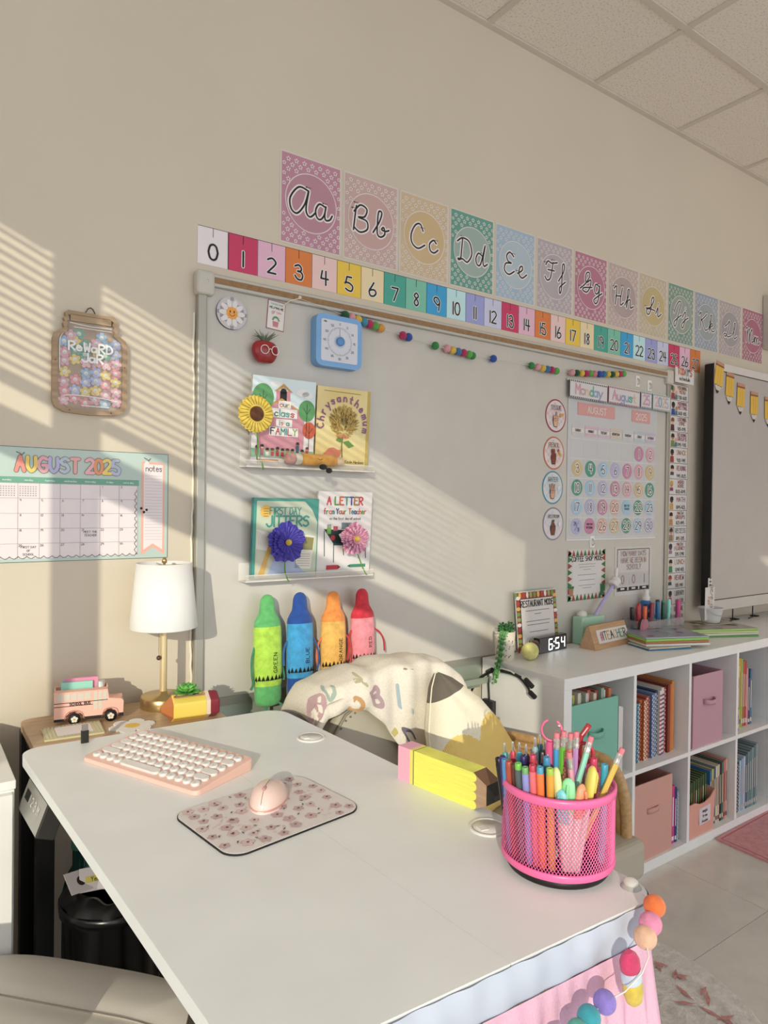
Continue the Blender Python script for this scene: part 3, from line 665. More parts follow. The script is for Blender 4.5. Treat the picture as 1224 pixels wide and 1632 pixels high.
def art_chrys(m, w, h):
    m.rect(-w/2, w/2, 0, h, mat('#c4ad62', .4, 'tint', c2='#cdbf86', gain=1.45, scale=2.0), 1); m.rect(w/2-.012, w/2, 0, h, mat('#b39a3e', .4), 2)
    pu = mat('#7a4a66', .45); ou = mat('#c9a5a0', .45); tx = 'Chrysanthemum'; n = len(tx)
    for k, ch in enumerate(tx):
        a = PI*1.04-k*PI*1.10/(n-1); r = .077; x, z = r*math.cos(a)*.95, .150+r*math.sin(a)*.92; m.text(ch, x, z-.006, .023, pu, .0044, 6, rot=a-PI/2, halo=ou, hw=.0062, cond=.8)
    m.line([(-.075, h-.012), (.06, h-.013)], .0016, mat('#6a5a34', .5), 3, False)
    random.seed(9); pc = [mat(c, .5) for c in ('#b8922e','#c7a63e','#a67f26','#d0b455')]
    for k in range(230):
        a = random.uniform(0, 2*PI); r = .041*math.sqrt(random.random()); x, z = r*math.cos(a)*1.05, .150+r*math.sin(a)
        d = math.atan2(z-.118, x)+random.uniform(-.25, .25); l = .016; m.poly([(x, z), (x+l*.5*math.cos(d)-.0034*math.sin(d), z+l*.5*math.sin(d)+.0034*math.cos(d)), (x+l*math.cos(d), z+l*math.sin(d)), (x+l*.5*math.cos(d)+.0034*math.sin(d), z+l*.5*math.sin(d)-.0034*math.cos(d))], pc[k % 4], 7+k % 5)
        if k % 2: m.line([(x, z), (x+l*math.cos(d), z+l*math.sin(d))], .0007, BK, 12, False)
    for k in range(9): a = -2.4+k*.2; m.line([(0, .112), (.03*math.cos(a), .112+.014*math.sin(a))], .0025, mat('#c0764a', .5), 12, False)
    gr = mat('#5f8a2e', .5); m.line(spline([(0,.11),(-.004,.08),(.0,.03)]), .0035, mat('#4a6a2a', .5), 6); m.poly([(0,.088),(.02,.094),(.042,.078),(.022,.070)], gr, 7); m.poly([(-.002,.096),(-.018,.104),(-.026,.092),(-.010,.086)], gr, 7)
    m.poly([(-.07,.048),(-.05,.066),(-.035,.070),(-.015,.062),(.0,.066),(-.012,.040),(-.06,.040)], mat('#c06a48', .5), 6)
    m.text('Kevin Henkes', .045, .022, .010, mat('#3a1f14', .5, gain=1), .0012, 6, cond=.8)
picture_book(1.140, 1.438, .196, .255, 'yellow picture book titled chrysanthemum with a big shaggy yellow bloom', art_chrys, '#bda34e', .006)
def art_jitters(m, w, h):
    te = mat('#2f8a7c', .4); m.rect(-w/2, w/2, 0, h, te, 1); m.poly([(-w/2+.010,.004),(w/2-.003,.004),(w/2-.003,h*.70),(w/2-.022,h*.86),(w/2-.048,h-.008),(-w/2+.010,h-.008)], mat('#a9b59c', .4, 'tint', c2='#b7bfab'), 2)
    m.text('FIRST DAY', -.005, h*.80, .021, te, .0030, 5, cond=.72); m.text('JITTERS', .004, h*.655, .030, te, .0058, 5, cond=.86); m.line([(-.035, h-.026), (.035, h-.026)], .0014, mat('#6a6a5a', .5), 5, False)
    st = []
    for k in range(32): a = 2*PI*k/32; r = .020 if k % 2 else .0165; st.append((-.068+r*math.cos(a), h*.84+r*math.sin(a)))
    m.poly(st, mat('#d0a21c', .4), 4)
    for q in range(4): m.line([(-.076,h*.87-q*.007),(-.060,h*.87-q*.007)], .0010, BK, 5, False)
    wt = mat('#cdc8bd', .5); m.poly([(-w/2+.012,h*.62),(-.06,h*.58),(-.03,h*.50),(-.01,h*.45),(-.03,h*.33),(-.07,h*.36),(-w/2+.012,h*.38)], wt, 4)
    for q in range(14): m.line([(-w/2+.014+q*.005, h*.60-q*.003), (-w/2+.02+q*.006, h*.42)], .0006, mat('#6a625a', .5), 5, False)
    m.poly([(-w/2+.012,.004),(-w/2+.012,h*.36),(-.05,h*.30),(-.01,.10),(-.01,.004)], mat('#b8b8a4', .5), 5); m.poly([(-.09,.006),(-.05,.12),(-.04,.12),(-.07,.006)], mat('#c49a45', .5), 6)
    m.poly([(-.06,.006),(-.03,.08),(.02,.06),(.06,.02),(.09,.006)], mat('#9aa8c6', .5), 7); m.poly([(0,.06),(.02,.06),(.02,.10),(0,.10)], mat('#9a2f2a', .5), 8)
    m.poly([(.03,.030),(.085,.024),(.098,.125),(.05,.132)], wt, 7); m.poly([(.055,.085),(.090,.082),(.094,.12),(.058,.124)], mat('#7f7a45', .5), 8)
    for q in range(6): m.line([(.04,.072-q*.007),(.082,.070-q*.007)], .0008, BK, 8, False)
picture_book(.940, 1.108, .215, .238, 'teal-edged hardcover picture book titled first day jitters with a yellow starburst', art_jitters, '#2f7f86', .014)
def art_letter(m, w, h):
    cs = [mat(c, .45) for c in ('#b5303a','#3f8a3a','#c24a2a','#2f7f7a','#3f3a8a','#9a6a2a')]
    m.rect(-w/2, w/2, 0, h, mat('#cdc8c8', .35), 1)
    m.text('A LETTER', -.002, h*.845, .024, cs, .0046, 5, cond=.85); m.text('from Your Teacher', 0, h*.735, .017, cs, .0030, 5, cond=.72); m.text('on the first day of school', 0, h*.665, .008, BK, .0010, 5, cond=.8, n=2)
    dk = mat('#16302e', .5, gain=1.3); m.poly([(-.075,.145),(.03,.140),(.052,.098),(-.040,.100)], dk, 3); m.poly([(-.040,.100),(.052,.098),(.052,.092),(-.040,.094)], mat('#244a46', .5), 4)
    for x0, x1, z0, z1 in ((-.074,-.070,.140,.060),(-.038,-.036,.094,.040),(.050,.056,.092,.050),(-.004,.0,.092,.062),(.018,.02,.092,.066),(.076,.084,.135,.05)): m.line([(x0,z0),(x1,z1)], .0026, dk, 3, False)
    m.rect(-.012,.032,.145,.165, mat('#6a8088', .5), 4); m.rect(-.065,-.050,.130,.150, mat('#5f9a3a', .5), 5)
    for q in range(3): m.rect(-.063+q*.005,-.061+q*.005,.150,.160, BK, 5)
    m.rect(-.042,-.026,.140,.154, mat('#a84a5a', .5), 5); m.disc(-.042,.118,.008,mat('#b5202a', .5),5); m.poly([(-.022,.128),(.006,.140),(.022,.118),(-.006,.104)], mat('#d8d2cc', .5), 5); m.disc(0,.122,.004,mat('#a8202a',.5),6,6)
    m.rect(-.062,-.020,.018,.032, mat('#b5202a', .5), 4); m.poly([(-.020,.018),(-.010,.025),(-.020,.032)], mat('#7a1a1a', .5), 4); m.rect(.026,.084,.022,.032, mat('#2f7f66', .5), 4); m.poly([(.026,.022),(.014,.027),(.026,.032)], mat('#1f5a4a', .5), 4)
picture_book(1.147, 1.108, .200, .262, 'white picture book titled a letter from your teacher with a drawn green desk', art_letter, '#cdc8c8', .009)

# paper flowers
def stem(pts, nm, par, c='#4f8a2a'):
    m = MB(); m.tube(spline(pts, 5), .0022, mat(c, .7, 'fabric'), 7); m.build(nm, par)
sf = thing('paper_sunflower', 'large yellow paper sunflower with black-outlined petals and a fuzzy brown centre', 'flower', (.832, -.062, 1.585))
m = MB(); yl = mat('#c9a21a', .6, gain=1.75); yk = mat('#231a08', .6, gain=1)
for lay in range(2):
    n = 26
    for k in range(n):
        a = 2*PI*(k+.5*lay)/n; ca, sa = math.cos(a), math.sin(a); r1 = .055-.003*lay; hw_ = .0065
        P = [(ca*.012, sa*.012), (ca*.035+sa*hw_, sa*.035-ca*hw_), (ca*(r1-.004)+sa*hw_*.9, sa*(r1-.004)-ca*hw_*.9), (ca*r1, sa*r1), (ca*(r1-.004)-sa*hw_*.9, sa*(r1-.004)+ca*hw_*.9), (ca*.035-sa*hw_, sa*.035+ca*hw_)]
        z = lambda p: -.002-.004*lay-.004*math.sin((math.hypot(*p))/.055*PI)
        m.add([(p[0], z(p), p[1]) for p in P], [tuple(range(6))], yl)
        q = [(P[i][0], z(P[i])-.0004, P[i][1]) for i in (1, 2)]; b_ = [(p[0]*.97-sa*.001*0, p[1], p[2]*.97) for p in q]
        m.tube([(ca*.026+sa*hw_*.8, -.0068-.004*lay, sa*.026-ca*hw_*.8), (ca*.050+sa*hw_*.8, -.0045-.004*lay, sa*.050-ca*hw_*.8)], .0005, yk, 4)
m.build('petals', sf)
m = MB(); m.ball((0,-.010,0), .022, mat('#5b3214', .9, 'plush', gain=1.3), 20, 10, 1, .35, 1); m.build('centre', sf)
stem([(.004,-.0,-.04),(.008,-.002,-.09),(.004,-.004,-.12),(.012,.004,-.142),(.020,.0,-.135),(.022,-.006,-.15),(.024,-.004,-.158)], 'stem', sf)
def frilly(nm, label, loc, R, cs, n=3, cen='#c9a81e'):
    F_ = thing(nm, label, 'flower', loc); m = MB()
    for lay in range(n):
        r1 = R*(1-.24*lay)
        def fn(u, v, lay=lay, r1=r1):
            a = 2*PI*u; r = .004+v*r1*(1+.045*math.sin(14*a+lay)*v+.06*math.sin(5*a+lay*2)*v); return (r*math.cos(a), -.003-.005*lay-v*.006-.0035*v*math.sin(30*a+lay*3), r*math.sin(a))
        m.grid(fn, 90, 5, lambda u, v, lay=lay: mat(cs[(lay+int(u*90)) % len(cs)], .6))
    m.build('petals', F_); m = MB(); m.ball((0,-.022,0), .0095, mat(cen, .9, 'plush'), 12, 8); m.build('centre', F_); return F_
f = frilly('paper_poppy', 'crinkled indigo blue paper flower with a yellow centre over the first day jitters cover', (.932,-.062,1.216), .055, ['#3a2f9a','#2c2684','#4a3fae','#34298f'])
stem([(0,.002,-.03),(-.001,0,-.08),(.004,-.002,-.105),(.012,-.004,-.118)], 'stem', f)
f = frilly('paper_peony', 'ruffled pink paper flower with a yellow centre over the letter book cover', (1.170,-.062,1.222), .046, ['#c46a90','#d79ab2','#b8557f','#e0b4c4'], 4)
stem([(.012,.002,-.03),(.026,0,-.07),(.042,-.002,-.105),(.050,-.004,-.116)], 'stem', f)
pp = thing('plush_pencil', 'short stuffed pencil with a pink eraser lying on the upper book ledge', 'plush toy', (1.02, -.076, 1.462))
def cyl_x(m, x0, x1, r, c, n=16, bulge=0, sy=1): m.lathe([(r*.55, x0), (r*.92, x0+.002), (r, x0+.005), (r*(1+bulge), (x0+x1)/2), (r, x1-.005), (r*.92, x1-.002), (r*.55, x1)], c, n)
for nm, x0, x1, r, c in (('eraser', -.098, -.068, .017, '#b3827a'), ('ferrule', -.070, -.046, .0175, '#b9b3a4'), ('body', -.048, .072, .018, '#c28a26'), ('tip', .070, .098, .0125, '#cdb18e')):
    m = MB(); m.M = Matrix.Rotation(PI/2, 4, 'Y'); cyl_x(m, x0, x1, r, mat(c, .9, 'plush')); m.build(nm, pp)
m = MB(); m.tube([(0,-.0185,.004),(.008,-.019,-.001),(.016,-.0185,.003)], .0008, BK, 5); m.build('stitched_smile', pp)
m = MB(); m.ball((.012,-.030,-.022), .011, mat('#121212', .9, 'plush', gain=1), 10, 8, 1.3, .7, .8); m.ball((.030,-.034,-.032), .0095, mat('#121212', .9, 'plush', gain=1), 10, 8, 1.2, .7, .9); m.build('black_pompom', loc=(1.02,-.076,1.462), label='black fuzzy pompom pair clipped on the upper book ledge lip', cat='pompom')

# ================================================================== PLUSH CRAYONS
def crayon(x, z0, body, end, bn, word, arms, legs, lean=0.0, h=.315):
    C_ = thing('plush_crayon', 'plush %s crayon with thin arms, jagged black trim and its colour name' % bn, 'plush toy', (x, -.072, z0), (-.045, lean, 0), 'plush crayons on the marker tray')
    mb = mat(body, .9, 'plush', gain=1.5); me_ = mat(end, .9, 'plush', gain=1.5)
    def tubef(pr):
        def fn(u, v):
            k = v*(len(pr)-1); i = min(int(k), len(pr)-2); t = k-i; r = pr[i][0]*(1-t)+pr[i+1][0]*t; z = pr[i][1]*(1-t)+pr[i+1][1]*t; a = 2*PI*u
            return (r*math.cos(a), r*.60*math.sin(a), z)
        return fn
    B0, B1 = .062, h-.088
    m = MB(); pr = [(.0,.0),(.022,.001),(.034,.006),(.040,.016),(.0415,.03),(.041,B0)]; m.grid(tubef(pr), 24, 10, me_); m.build('base', C_)
    m = MB(); pr = [(.0415,B0-.001),(.0435,B0+.02),(.0435,(B0+B1)/2),(.043,B1-.02),(.0415,B1)]; m.grid(tubef(pr), 24, 10, mb); m.build('body', C_)
    m = MB(); pr = [(.0420,B1-.001),(.0405,B1+.012),(.032,B1+.028),(.0255,B1+.038),(.0235,B1+.055),(.0225,B1+.070),(.018,B1+.082),(.010,B1+.089),(0,B1+.091)]; m.grid(tubef(pr), 24, 14, me_); m.build('tip', C_)
    def F(u, v, w):
        a = u/.0435; a = max(-1.45, min(1.45, a)); return (math.sin(a)*(.0437+w), -math.cos(a)*(.0437+w)*.605, v)
    m = MB(F); bk = mat('#0d0b0b', .8, gain=1)
    for k in range(9):
        u = -.052+k*.0130; m.poly([(u-.0065, B0+.016), (u+.0065, B0+.016), (u+.001, B0+.030+.003*(k % 2))], bk, 4)
    m.rect(-.052, .052, B0+.013, B0+.017, bk, 4)
    m.text(word, .018, B0+.065, .012, bk, .0017, 5, rot=PI/2, sp=1.6)
    m.build('black_trim', C_)
    for s_, pts in arms: m = MB(); m.tube(spline(pts, 5), .0042, mat(s_, .9, 'plush'), 8, flat=.7); m.build('arm', C_)
    for s_, pts in legs: m = MB(); m.tube(spline(pts, 5), .0045, mat(s_, .9, 'plush'), 8, flat=.7); m.build('leg', C_)
crayon(.877, .742, '#93bd22', '#4a9e58', 'lime green', 'GREEN', [('#2f7a52', [(-.040,0,.175),(-.052,-.006,.14),(-.054,-.01,.10),(-.050,-.008,.07),(-.058,-.008,.055)]), ('#2f7a52', [(.042,0,.12),(.050,.004,.10),(.052,0,.08),(.049,-.004,.07)])], [('#2f7a52', [(-.012,-.01,.004),(-.020,-.022,-.030),(-.026,-.03,-.055)]), ('#2f7a52', [(.022,-.008,.012),(.040,-.02,-.002),(.056,-.03,-.030)])], 0, .320)
crayon(.981, .752, '#2487bd', '#123f8a', 'bright blue', 'BLUE', [('#1f5a9a', [(-.042,0,.17),(-.054,-.004,.15),(-.058,-.006,.13),(-.056,-.004,.10)]), ('#1f4f8f', [(.040,0,.18),(.054,-.006,.15),(.060,-.010,.11),(.054,-.008,.075)])], [('#1f4f8f', [(-.012,-.01,.004),(-.010,-.026,-.030),(-.008,-.03,-.060)]), ('#1f4f8f', [(.014,-.01,.004),(.018,-.026,-.03),(.020,-.03,-.06)])], .01, .310)
crayon(1.096, .756, '#e39a38', '#d9781c', 'orange', 'ORANGE', [('#d2652a', [(-.040,0,.165),(-.056,-.004,.145),(-.062,-.006,.11),(-.056,-.004,.08)]), ('#b9352a', [(.042,0,.17),(.056,-.006,.15),(.060,-.010,.12),(.058,-.008,.08)])], [('#c9651c', [(-.012,-.01,.004),(-.012,-.02,-.04)]), ('#c9651c', [(.014,-.01,.004),(.016,-.02,-.04)])], .015, .302)
crayon(1.208, .768, '#d67885', '#b8142c', 'pink and red', 'RED', [('#b8202c', [(-.042,0,.165),(-.054,-.004,.145),(-.056,-.006,.11),(-.062,-.004,.075)]), ('#b8142c', [(.042,0,.165),(.062,-.006,.15),(.074,-.010,.125),(.078,-.008,.09)])], [('#b8142c', [(-.012,-.01,.004),(-.012,-.02,-.04)]), ('#b8142c', [(.014,-.01,.004),(.016,-.02,-.04)])], -.005, .292)

# ================================================================== HAND SIGNALS, POCKET CALENDAR, SCHEDULE
def hand(m, skin, fingers, cx, cz, sc, lay):
    c = mat(skin, .5); o = mat('#3a221a', .5, gain=1)
    parts = [[(cx-.008*sc, cz-.028*sc), (cx+.008*sc, cz-.028*sc), (cx+.013*sc, cz-.008*sc), (cx+.013*sc, cz+.006*sc), (cx-.013*sc, cz+.006*sc), (cx-.013*sc, cz-.008*sc)]]
    m.poly([(cx+(a-cx)*1.12, cz+(b-cz)*1.08) for a, b in parts[0]], o, lay); m.poly(parts[0], c, lay+1)
    for k, (dx, tilt, l) in enumerate(fingers):
        x0 = cx+dx*sc; a = (x0, cz+.004*sc); b = (x0+tilt*sc, cz+(.004+l)*sc); m.line([a, b], .0078*sc, o, lay+2); m.line([a, b], .0058*sc, c, lay+3)
    m.line([(cx-.010*sc, cz-.004*sc), (cx+.008*sc, cz-.002*sc)], .008*sc, o, lay+4); m.line([(cx-.010*sc, cz-.004*sc), (cx+.008*sc, cz-.002*sc)], .006*sc, c, lay+5)
for wd_, cx, cz, rim, bgc, skin, fing in (
    ('TISSUE', 2.162, 1.698, '#93304a', '#c9a7ae', '#c79a7a', [(-.009,-.002,.006),(-.003,-.001,.008),(.004,.002,.022),(.010,.003,.006)]),
    ('PENCIL', 2.154, 1.547, '#b5604a', '#c9a9a0', '#7a2f1e', [(-.006,-.004,.021),(.001,.001,.022),(.008,.001,.006)]),
    ('WATER', 2.150, 1.408, '#2f86a0', '#a9bcc8', '#c49478', [(-.008,-.004,.019),(0,0,.022),(.008,.004,.019)]),
    ('RESTROOM', 2.156, 1.262, '#7d7b92', '#bdb7c6', '#6e3a22', [(-.009,.013,.022),(.009,-.012,.020)])):
    m = MB(); m.prism([(.062*math.cos(t*PI/20), .067*math.sin(t*PI/20)) for t in range(40)], 0, .0008, mat(rim, .45)); m.w0 = .0008
    m.disc(0, 0, .056, mat('#c6c0bf', .45), 1, 36, .061); round_checker(m, .053, mat(bgc, .45), None, 8, 2)
    m.text(wd_, 0, .024, .017 if len(wd_) < 7 else .012, mat({'TISSUE':'#5a2436','PENCIL':'#7a3a26','WATER':'#1f6278','RESTROOM':'#4b4a58'}[wd_], .5), .0026, 8, cond=.78, halo=mat('#cfc9c8', .5), hw=.006)
    hand(m, skin, fing, -.004, -.014, 1.05, 9)
    if wd_ == 'TISSUE': m.poly([(.022,-.006),(.044,.002),(.046,.012),(.030,.008),(.022,.012)], mat('#c48a26', .5), 9)
    if wd_ == 'PENCIL': m.poly([(.020,.010),(.028,.016),(.040,-.004),(.040,-.012),(.032,-.010)], mat('#c48a26', .5), 9); m.poly([(.018,.012),(.026,.019),(.030,.012),(.022,.006)], mat('#8f2f26', .5), 10)
    if wd_ in ('WATER', 'RESTROOM'): m.rect(.028,.042,-.010,.006, mat('#cfcaca', .5), 9)
    m.build('hand_signal_sign', loc=(cx, YB, cz), label='oval hand signal sign reading %s with a raised hand' % wd_.lower(), cat='sign', group='hand signal signs')
# clear vinyl pocket chart
pc = thing('pocket_chart_calendar', 'clear vinyl pocket chart calendar with round pastel date cards hanging on the whiteboard', 'calendar', (2.55, YB, 1.5))
vin = mat('#b7b7ba', .25); m = MB(); m.prism([(-.315,-.308),(.305,-.308),(.305,.300),(-.315,.300)], .001, .0018, vin); m.w0 = .0018
for k in range(8): m.line([(-.295+.0845*k-.001, .115), (-.295+.0845*k-.001, -.295)], .0012, mat('#a6a8ac', .25), 1, False)
for k in range(6): m.line([(-.30, .115-.082*k), (.30, .115-.082*k)], .0014, mat('#cdcdd0', .25), 1, False)
m.rect(-.315,.305,-.308,-.303, mat('#cfcfd0', .3), 2); m.build('vinyl_sheet', pc)
for nm, x0, x1, tx in (('month_card', -.255, -.010, 'AUGUST'), ('year_card', .112, .248, '2025')):
    m = MB(); m.prism([(x0,.214),(x1,.214),(x1,.266),(x0,.266)], .003, .0038, mat('#c98d8a', .45)); m.w0 = .0038; m.text(tx, (x0+x1)/2, .226, .027, mat('#cfc0bd', .5), .0048, 3, cond=.9); m.build(nm, pc)
DC = {'p':('#b8779a','#7a2f4a'),'r':('#c495a0','#8f4258'),'y':('#bfa878','#8a6a22'),'g':('#3f8f78','#dbe4de'),'b':('#90b3c9','#2a5f80'),'v':('#a3a3c4','#5a5a88'),'o':('#c79a8c','#9a4f30')}
rows_ = ['.....pr','ygbvpry','gbvpryg','bvproBgb'.replace('B','b'),'vpoygbv']
rows_[3] = 'bvpobgb'
day = 1
for r_ in range(5):
    for c_ in range(7):
        k = rows_[r_][c_]
        if k == '.': continue
        cx, cz = -.253+c_*.0845, .073-r_*.0805; cc, tc = DC[k]; dark = k == 'g'
        m = MB(); m.prism([(.034*math.cos(t*PI/14), .034*math.sin(t*PI/14)) for t in range(28)], .0022, .0030, mat(cc, .45)); m.w0 = .0030
        if day == 21: m.text('MEET THE', 0, .004, .008, BK, .0012, 3, cond=.7, n=2); m.text('TEACHER', 0, -.010, .008, BK, .0012, 3, cond=.7, n=2)
        elif day == 25: m.text('FIRST DAY', 0, .004, .008, BK, .0012, 3, cond=.7, n=2); m.text('OF SCHOOL', 0, -.010, .008, BK, .0012, 3, cond=.7, n=2)
        elif day == 24: m.text('24', -.010, .004, .014, mat(tc, .5), .0022, 4, cond=.8); m.line([(-.012,-.018),(.012,.018)], .0018, mat(tc, .5), 4); m.text('31', .010, -.020, .014, mat(tc, .5), .0022, 4, cond=.8)
        else: m.text(str(day), 0, -.017, .034, mat('#1f5a48' if dark else tc, .5), .0046, 4, cond=.85, halo=mat('#d3cdcc', .45), hw=.0125)
        m.build('date_disc', pc, (cx, 0, cz)); day += 1
for k, dn in enumerate(['SUNDAY','MONDAY','TUESDAY','WEDNESDAY','THURSDAY','FRIDAY','SATURDAY']):
    m = MB(); a = -.253+k*.0845; m.prism([(a-.038,.128),(a+.038,.128),(a+.038,.172),(a-.038,.172)], .0022, .003, mat(['#b9b3b5','#c3a3ab','#b9a9b5','#bfae9c','#b5b5b8','#a9b5bf','#b3a9bc'][k], .45)); m.w0 = .003
    m.rect(a-.037,a+.037,.141,.158, mat('#cac4c2', .45), 1); m.text(dn, a, .1445, .010, BK, .0016, 3, cond=.7, n=2); m.build('weekday_label', pc)
m = MB(); m.tube([(-.33,-.008,.352),(.36,-.008,.352)], .0045, mat('#cfcbc2', .4), 8); m.build('hanging_rod', pc)
for k in range(9):
    x = -.30+k*.08; m = MB(); m.tube([(x+.010*math.cos(t*PI/6), -.009+.004*math.sin(t*PI/6), .340+.015*math.sin(t*PI/6)) for t in range(12)], .0010, mat('#b5b3ae', .3, None, .7), 5, closed=True); m.build('hanging_ring', pc)
# date strip cards hang on the rod
for tx, x0, x1, cs, bcol, nm in (('Monday', 2.222, 2.470, ['#c48a94','#b5909a','#c9a88c','#5f9a8a','#7f9ab5','#8f8ab0'], '#3a3a44', 'monday'), ('August', 2.474, 2.700, ['#c48aa0','#b58a9a','#7f8fb0','#7f9ab5','#5f9a8a','#c9a88c'], '#8f2f52', 'august'), ('25', 2.704, 2.790, ['#c48a94','#b58ab0'], '#2a5f78', 'twenty-five'), ('2025', 2.794, 2.935, ['#c9a0a8','#7f9ab5','#c9a88c','#a9a0b5'], '#6a8a84', 'year')):
    w = x1-x0; m = MB(); m.prism([(0,-.036),(w,-.036),(w,.036),(0,.036)], 0, .0012, mat(bcol, .45)); m.w0 = .0012
    n = int(w/.012)
    for k in range(n): m.rect(.004+k*w/n, .004+k*w/n+.005, .031, .036, mat('#c9c4c4', .45), 1); m.rect(.004+k*w/n, .004+k*w/n+.005, -.036, -.031, mat('#c9c4c4', .45), 1)
    m.rect(.004, w-.004, -.030, .030, mat('#c3bfc0', .45), 2); m.text(tx, w/2, -.018, .040, [mat(c, .5) for c in cs], .0075, 4, cond=(.98 if len(tx) > 4 else .80), sp=.7)
    m.build('date_strip_card', loc=(x0, YB-.016, 1.815-(x0-2.222)*.0), rot=(0, .012, 0), label='bordered pocket chart card reading %s hanging from the rod' % nm, cat='card', group='calendar heading cards')
# schedule cards
SC_ = [("MORNING|MENU","7:30-8:00",'#c77f3a'),("MORNING|MEETING","8:00-8:15",'#b5566a'),("LISTENING|ZONE","8:15-8:45",'#a8655a'),("READING|GROUPS","8:45-9:35",'#b5566a'),("SNACK","9:35-9:45",'#c77f3a'),("READING","9:45-10:25",'#b5566a'),("WORD|WORK","10:25-10:45",'#a8655a'),("MATH","10:45-11:25",'#a8454a'),("MATH|GROUPS","11:25-11:45",'#a8454a'),("RECESS","11:45-12:15",'#4f7f84'),("MATH|FLUENCY","12:15-12:40",'#a8454a'),("LUNCH","12:40-1:05",'#c77f3a'),("REVIEW","1:05-1:40",'#b5463a'),("LIBRARY","1:40-2:20",'#3f6f6a'),("DISMISSAL","2:20-2:30",'#4a4a50')]
m = MB(); m.prism([(-.078,-.036),(.078,-.036),(.078,.036),(-.078,.036)], 0, .0008, mat('#c9c4c3', .45)); m.w0 = .0008
m.text("TODAY'S", 0, .002, .030, [mat(c, .5) for c in ('#bd5a3a','#c77f3a','#b5463a','#8f8a80','#4a5a6a','#4a5a6a')], .0060, 3, cond=.72); m.text('schedule', 0, -.024, .018, BK, .0022, 3, cond=.85)
m.build('schedule_header', loc=(3.032, -.041, 1.958), label='white card reading today\'s schedule at the top of the schedule column', cat='card', group='daily schedule cards')
sk = ['#b07a58','#5a3426','#c79a7a']; hr = ['#b5983a','#20181a','#7a4a26','#20181a','#20181a','#20181a','#b99a3a','#20181a','#20181a','#3a2418','#1f2a4a','#20181a','#9a2f22','#20181a','#20181a']; sh = ['#8f3a3a','#24488a','#4a2430','#6a7a3a','#8f2a2a','#3a3a44','#7a2f4a','#b58a3a','#a8783a','#8a6a4a','#8f6a8a','#2f7a4a','#24484a','#b52f6a','#a84a7a']
zt = 1.918; dz = (1.918-.800)/15
for i, (a, t, c) in enumerate(SC_):
    m = MB(); m.prism([(-.078,-dz/2),(.078,-dz/2),(.078,dz/2),(-.078,dz/2)], 0, .0008, mat('#544c4e', .45)); m.w0 = .0008
    m.rect(-.077,.0755,-dz/2+.0012,dz/2-.0012, mat('#c6c1c0', .45), 1)
    random.seed(i); x = -.052; s1 = mat(sh[i], .5); m.poly([(x-.016,-.034),(x+.016,-.034),(x+.013,-.004),(x-.013,-.004)], s1, 2); m.disc(x, .010, .0125, mat(sk[i % 3], .5), 3, 14); m.poly([(x-.014,.010),(x+.014,.010),(x+.012,.024),(x,.029),(x-.012,.024)], mat(hr[i], .5, gain=1.2), 4)
    if i in (0, 1, 3): m.disc(x+.026, -.002, .010, mat(sk[(i+2) % 3], .5), 5, 12); m.poly([(x+.014,-.034),(x+.036,-.034),(x+.034,-.012),(x+.018,-.012)], mat('#3f6f7a', .5), 5); m.rect(x-.02,x,.008,.030, mat('#3a5a34', .5), 6) if i == 0 else None
    if i in (5, 6, 10, 12): m.poly([(x-.020,-.034),(x+.022,-.034),(x+.018,-.020),(x-.016,-.020)], mat('#c3bdc0', .5), 6)
    if i == 9: m.line([(x-.020,-.032),(x-.020,.030),(x+.020,.030),(x+.020,-.032)], .002, BK, 6)
    L_ = a.split('|'); h = .0150 if len(L_) == 2 else .021; z = .016 if len(L_) == 2 else .004
    for q, wq in enumerate(L_): m.text(wq, .024, z-q*.019+(.0 if len(L_) == 2 else 0), h, [mat(c, .5), mat('#5f4a48', .5)], .0026, 4, cond=min(1, .080/(len(wq)*h*.8)))
    m.text(t, .024, -.030, .0155, BK, .0020, 4, cond=.72)
    m.build('schedule_card', loc=(3.032+(.003 if i % 2 else 0), YB, zt-dz*(i+.5)), label='schedule card reading %s with a small cartoon figure' % a.replace('|', ' ').lower(), cat='card', group='daily schedule cards')
# signs
def zigzag_border(m, w, h, bw, cols, n, lay):
    for k in range(n):
        for (x0, z0, dx, dz_) in ((-w, h, 2*w/n, 0), (-w, -h+bw, 2*w/n, 0)):
            m.poly([(x0+dx*k, z0-bw), (x0+dx*(k+1), z0-bw), (x0+dx*(k+.5), z0)], mat(cols[k % len(cols)], .45), lay)
    q = int(n*h/w)
    for k in range(q):
        z0 = -h+2*h*k/q
        m.poly([(-w, z0), (-w+bw, z0+h/q), (-w, z0+2*h/q)], mat(cols[k % len(cols)], .45), lay); m.poly([(w, z0), (w-bw, z0+h/q), (w, z0+2*h/q)], mat(cols[(k+1) % len(cols)], .45), lay)
m = MB(); w, h = .122, .106; m.prism([(-w-.004,-h-.004),(w+.004,-h-.004),(w+.004,h+.004),(-w-.004,h+.004)], 0, .001, mat('#b9b5b2', .25)); m.w0 = .001
m.rect(-w,w,-h,h, mat('#c3bcb5', .4), 1); zigzag_border(m, w, h, .028, ['#1f6a3a','#8a3a34'], 10, 2)
m.rect(-w+.028,w-.028,-h+.026,h-.026, mat('#c6c1c0', .4), 3); m.text('COFFEE SHOP MODE', 0, h-.048, .019, BK, .0034, 4, cond=.80)
for k, wl in enumerate((.11,.10,.05,0,.12,0,.10,0,.11,.06)):
    if wl: m.line([(-wl/2, h-.062-k*.011), (wl/2, h-.062-k*.011)], .0024, mat('#8d8888', .5), 4, False)
m.poly([(-w+.006,-h+.055),(-w+.036,-h+.055),(-w+.032,-h+.020),(-w+.010,-h+.020)], mat('#9a6a4a', .5), 5); m.rect(-w+.004,-w+.038,-h+.052,-h+.062, mat('#1f6a3a', .5), 6)
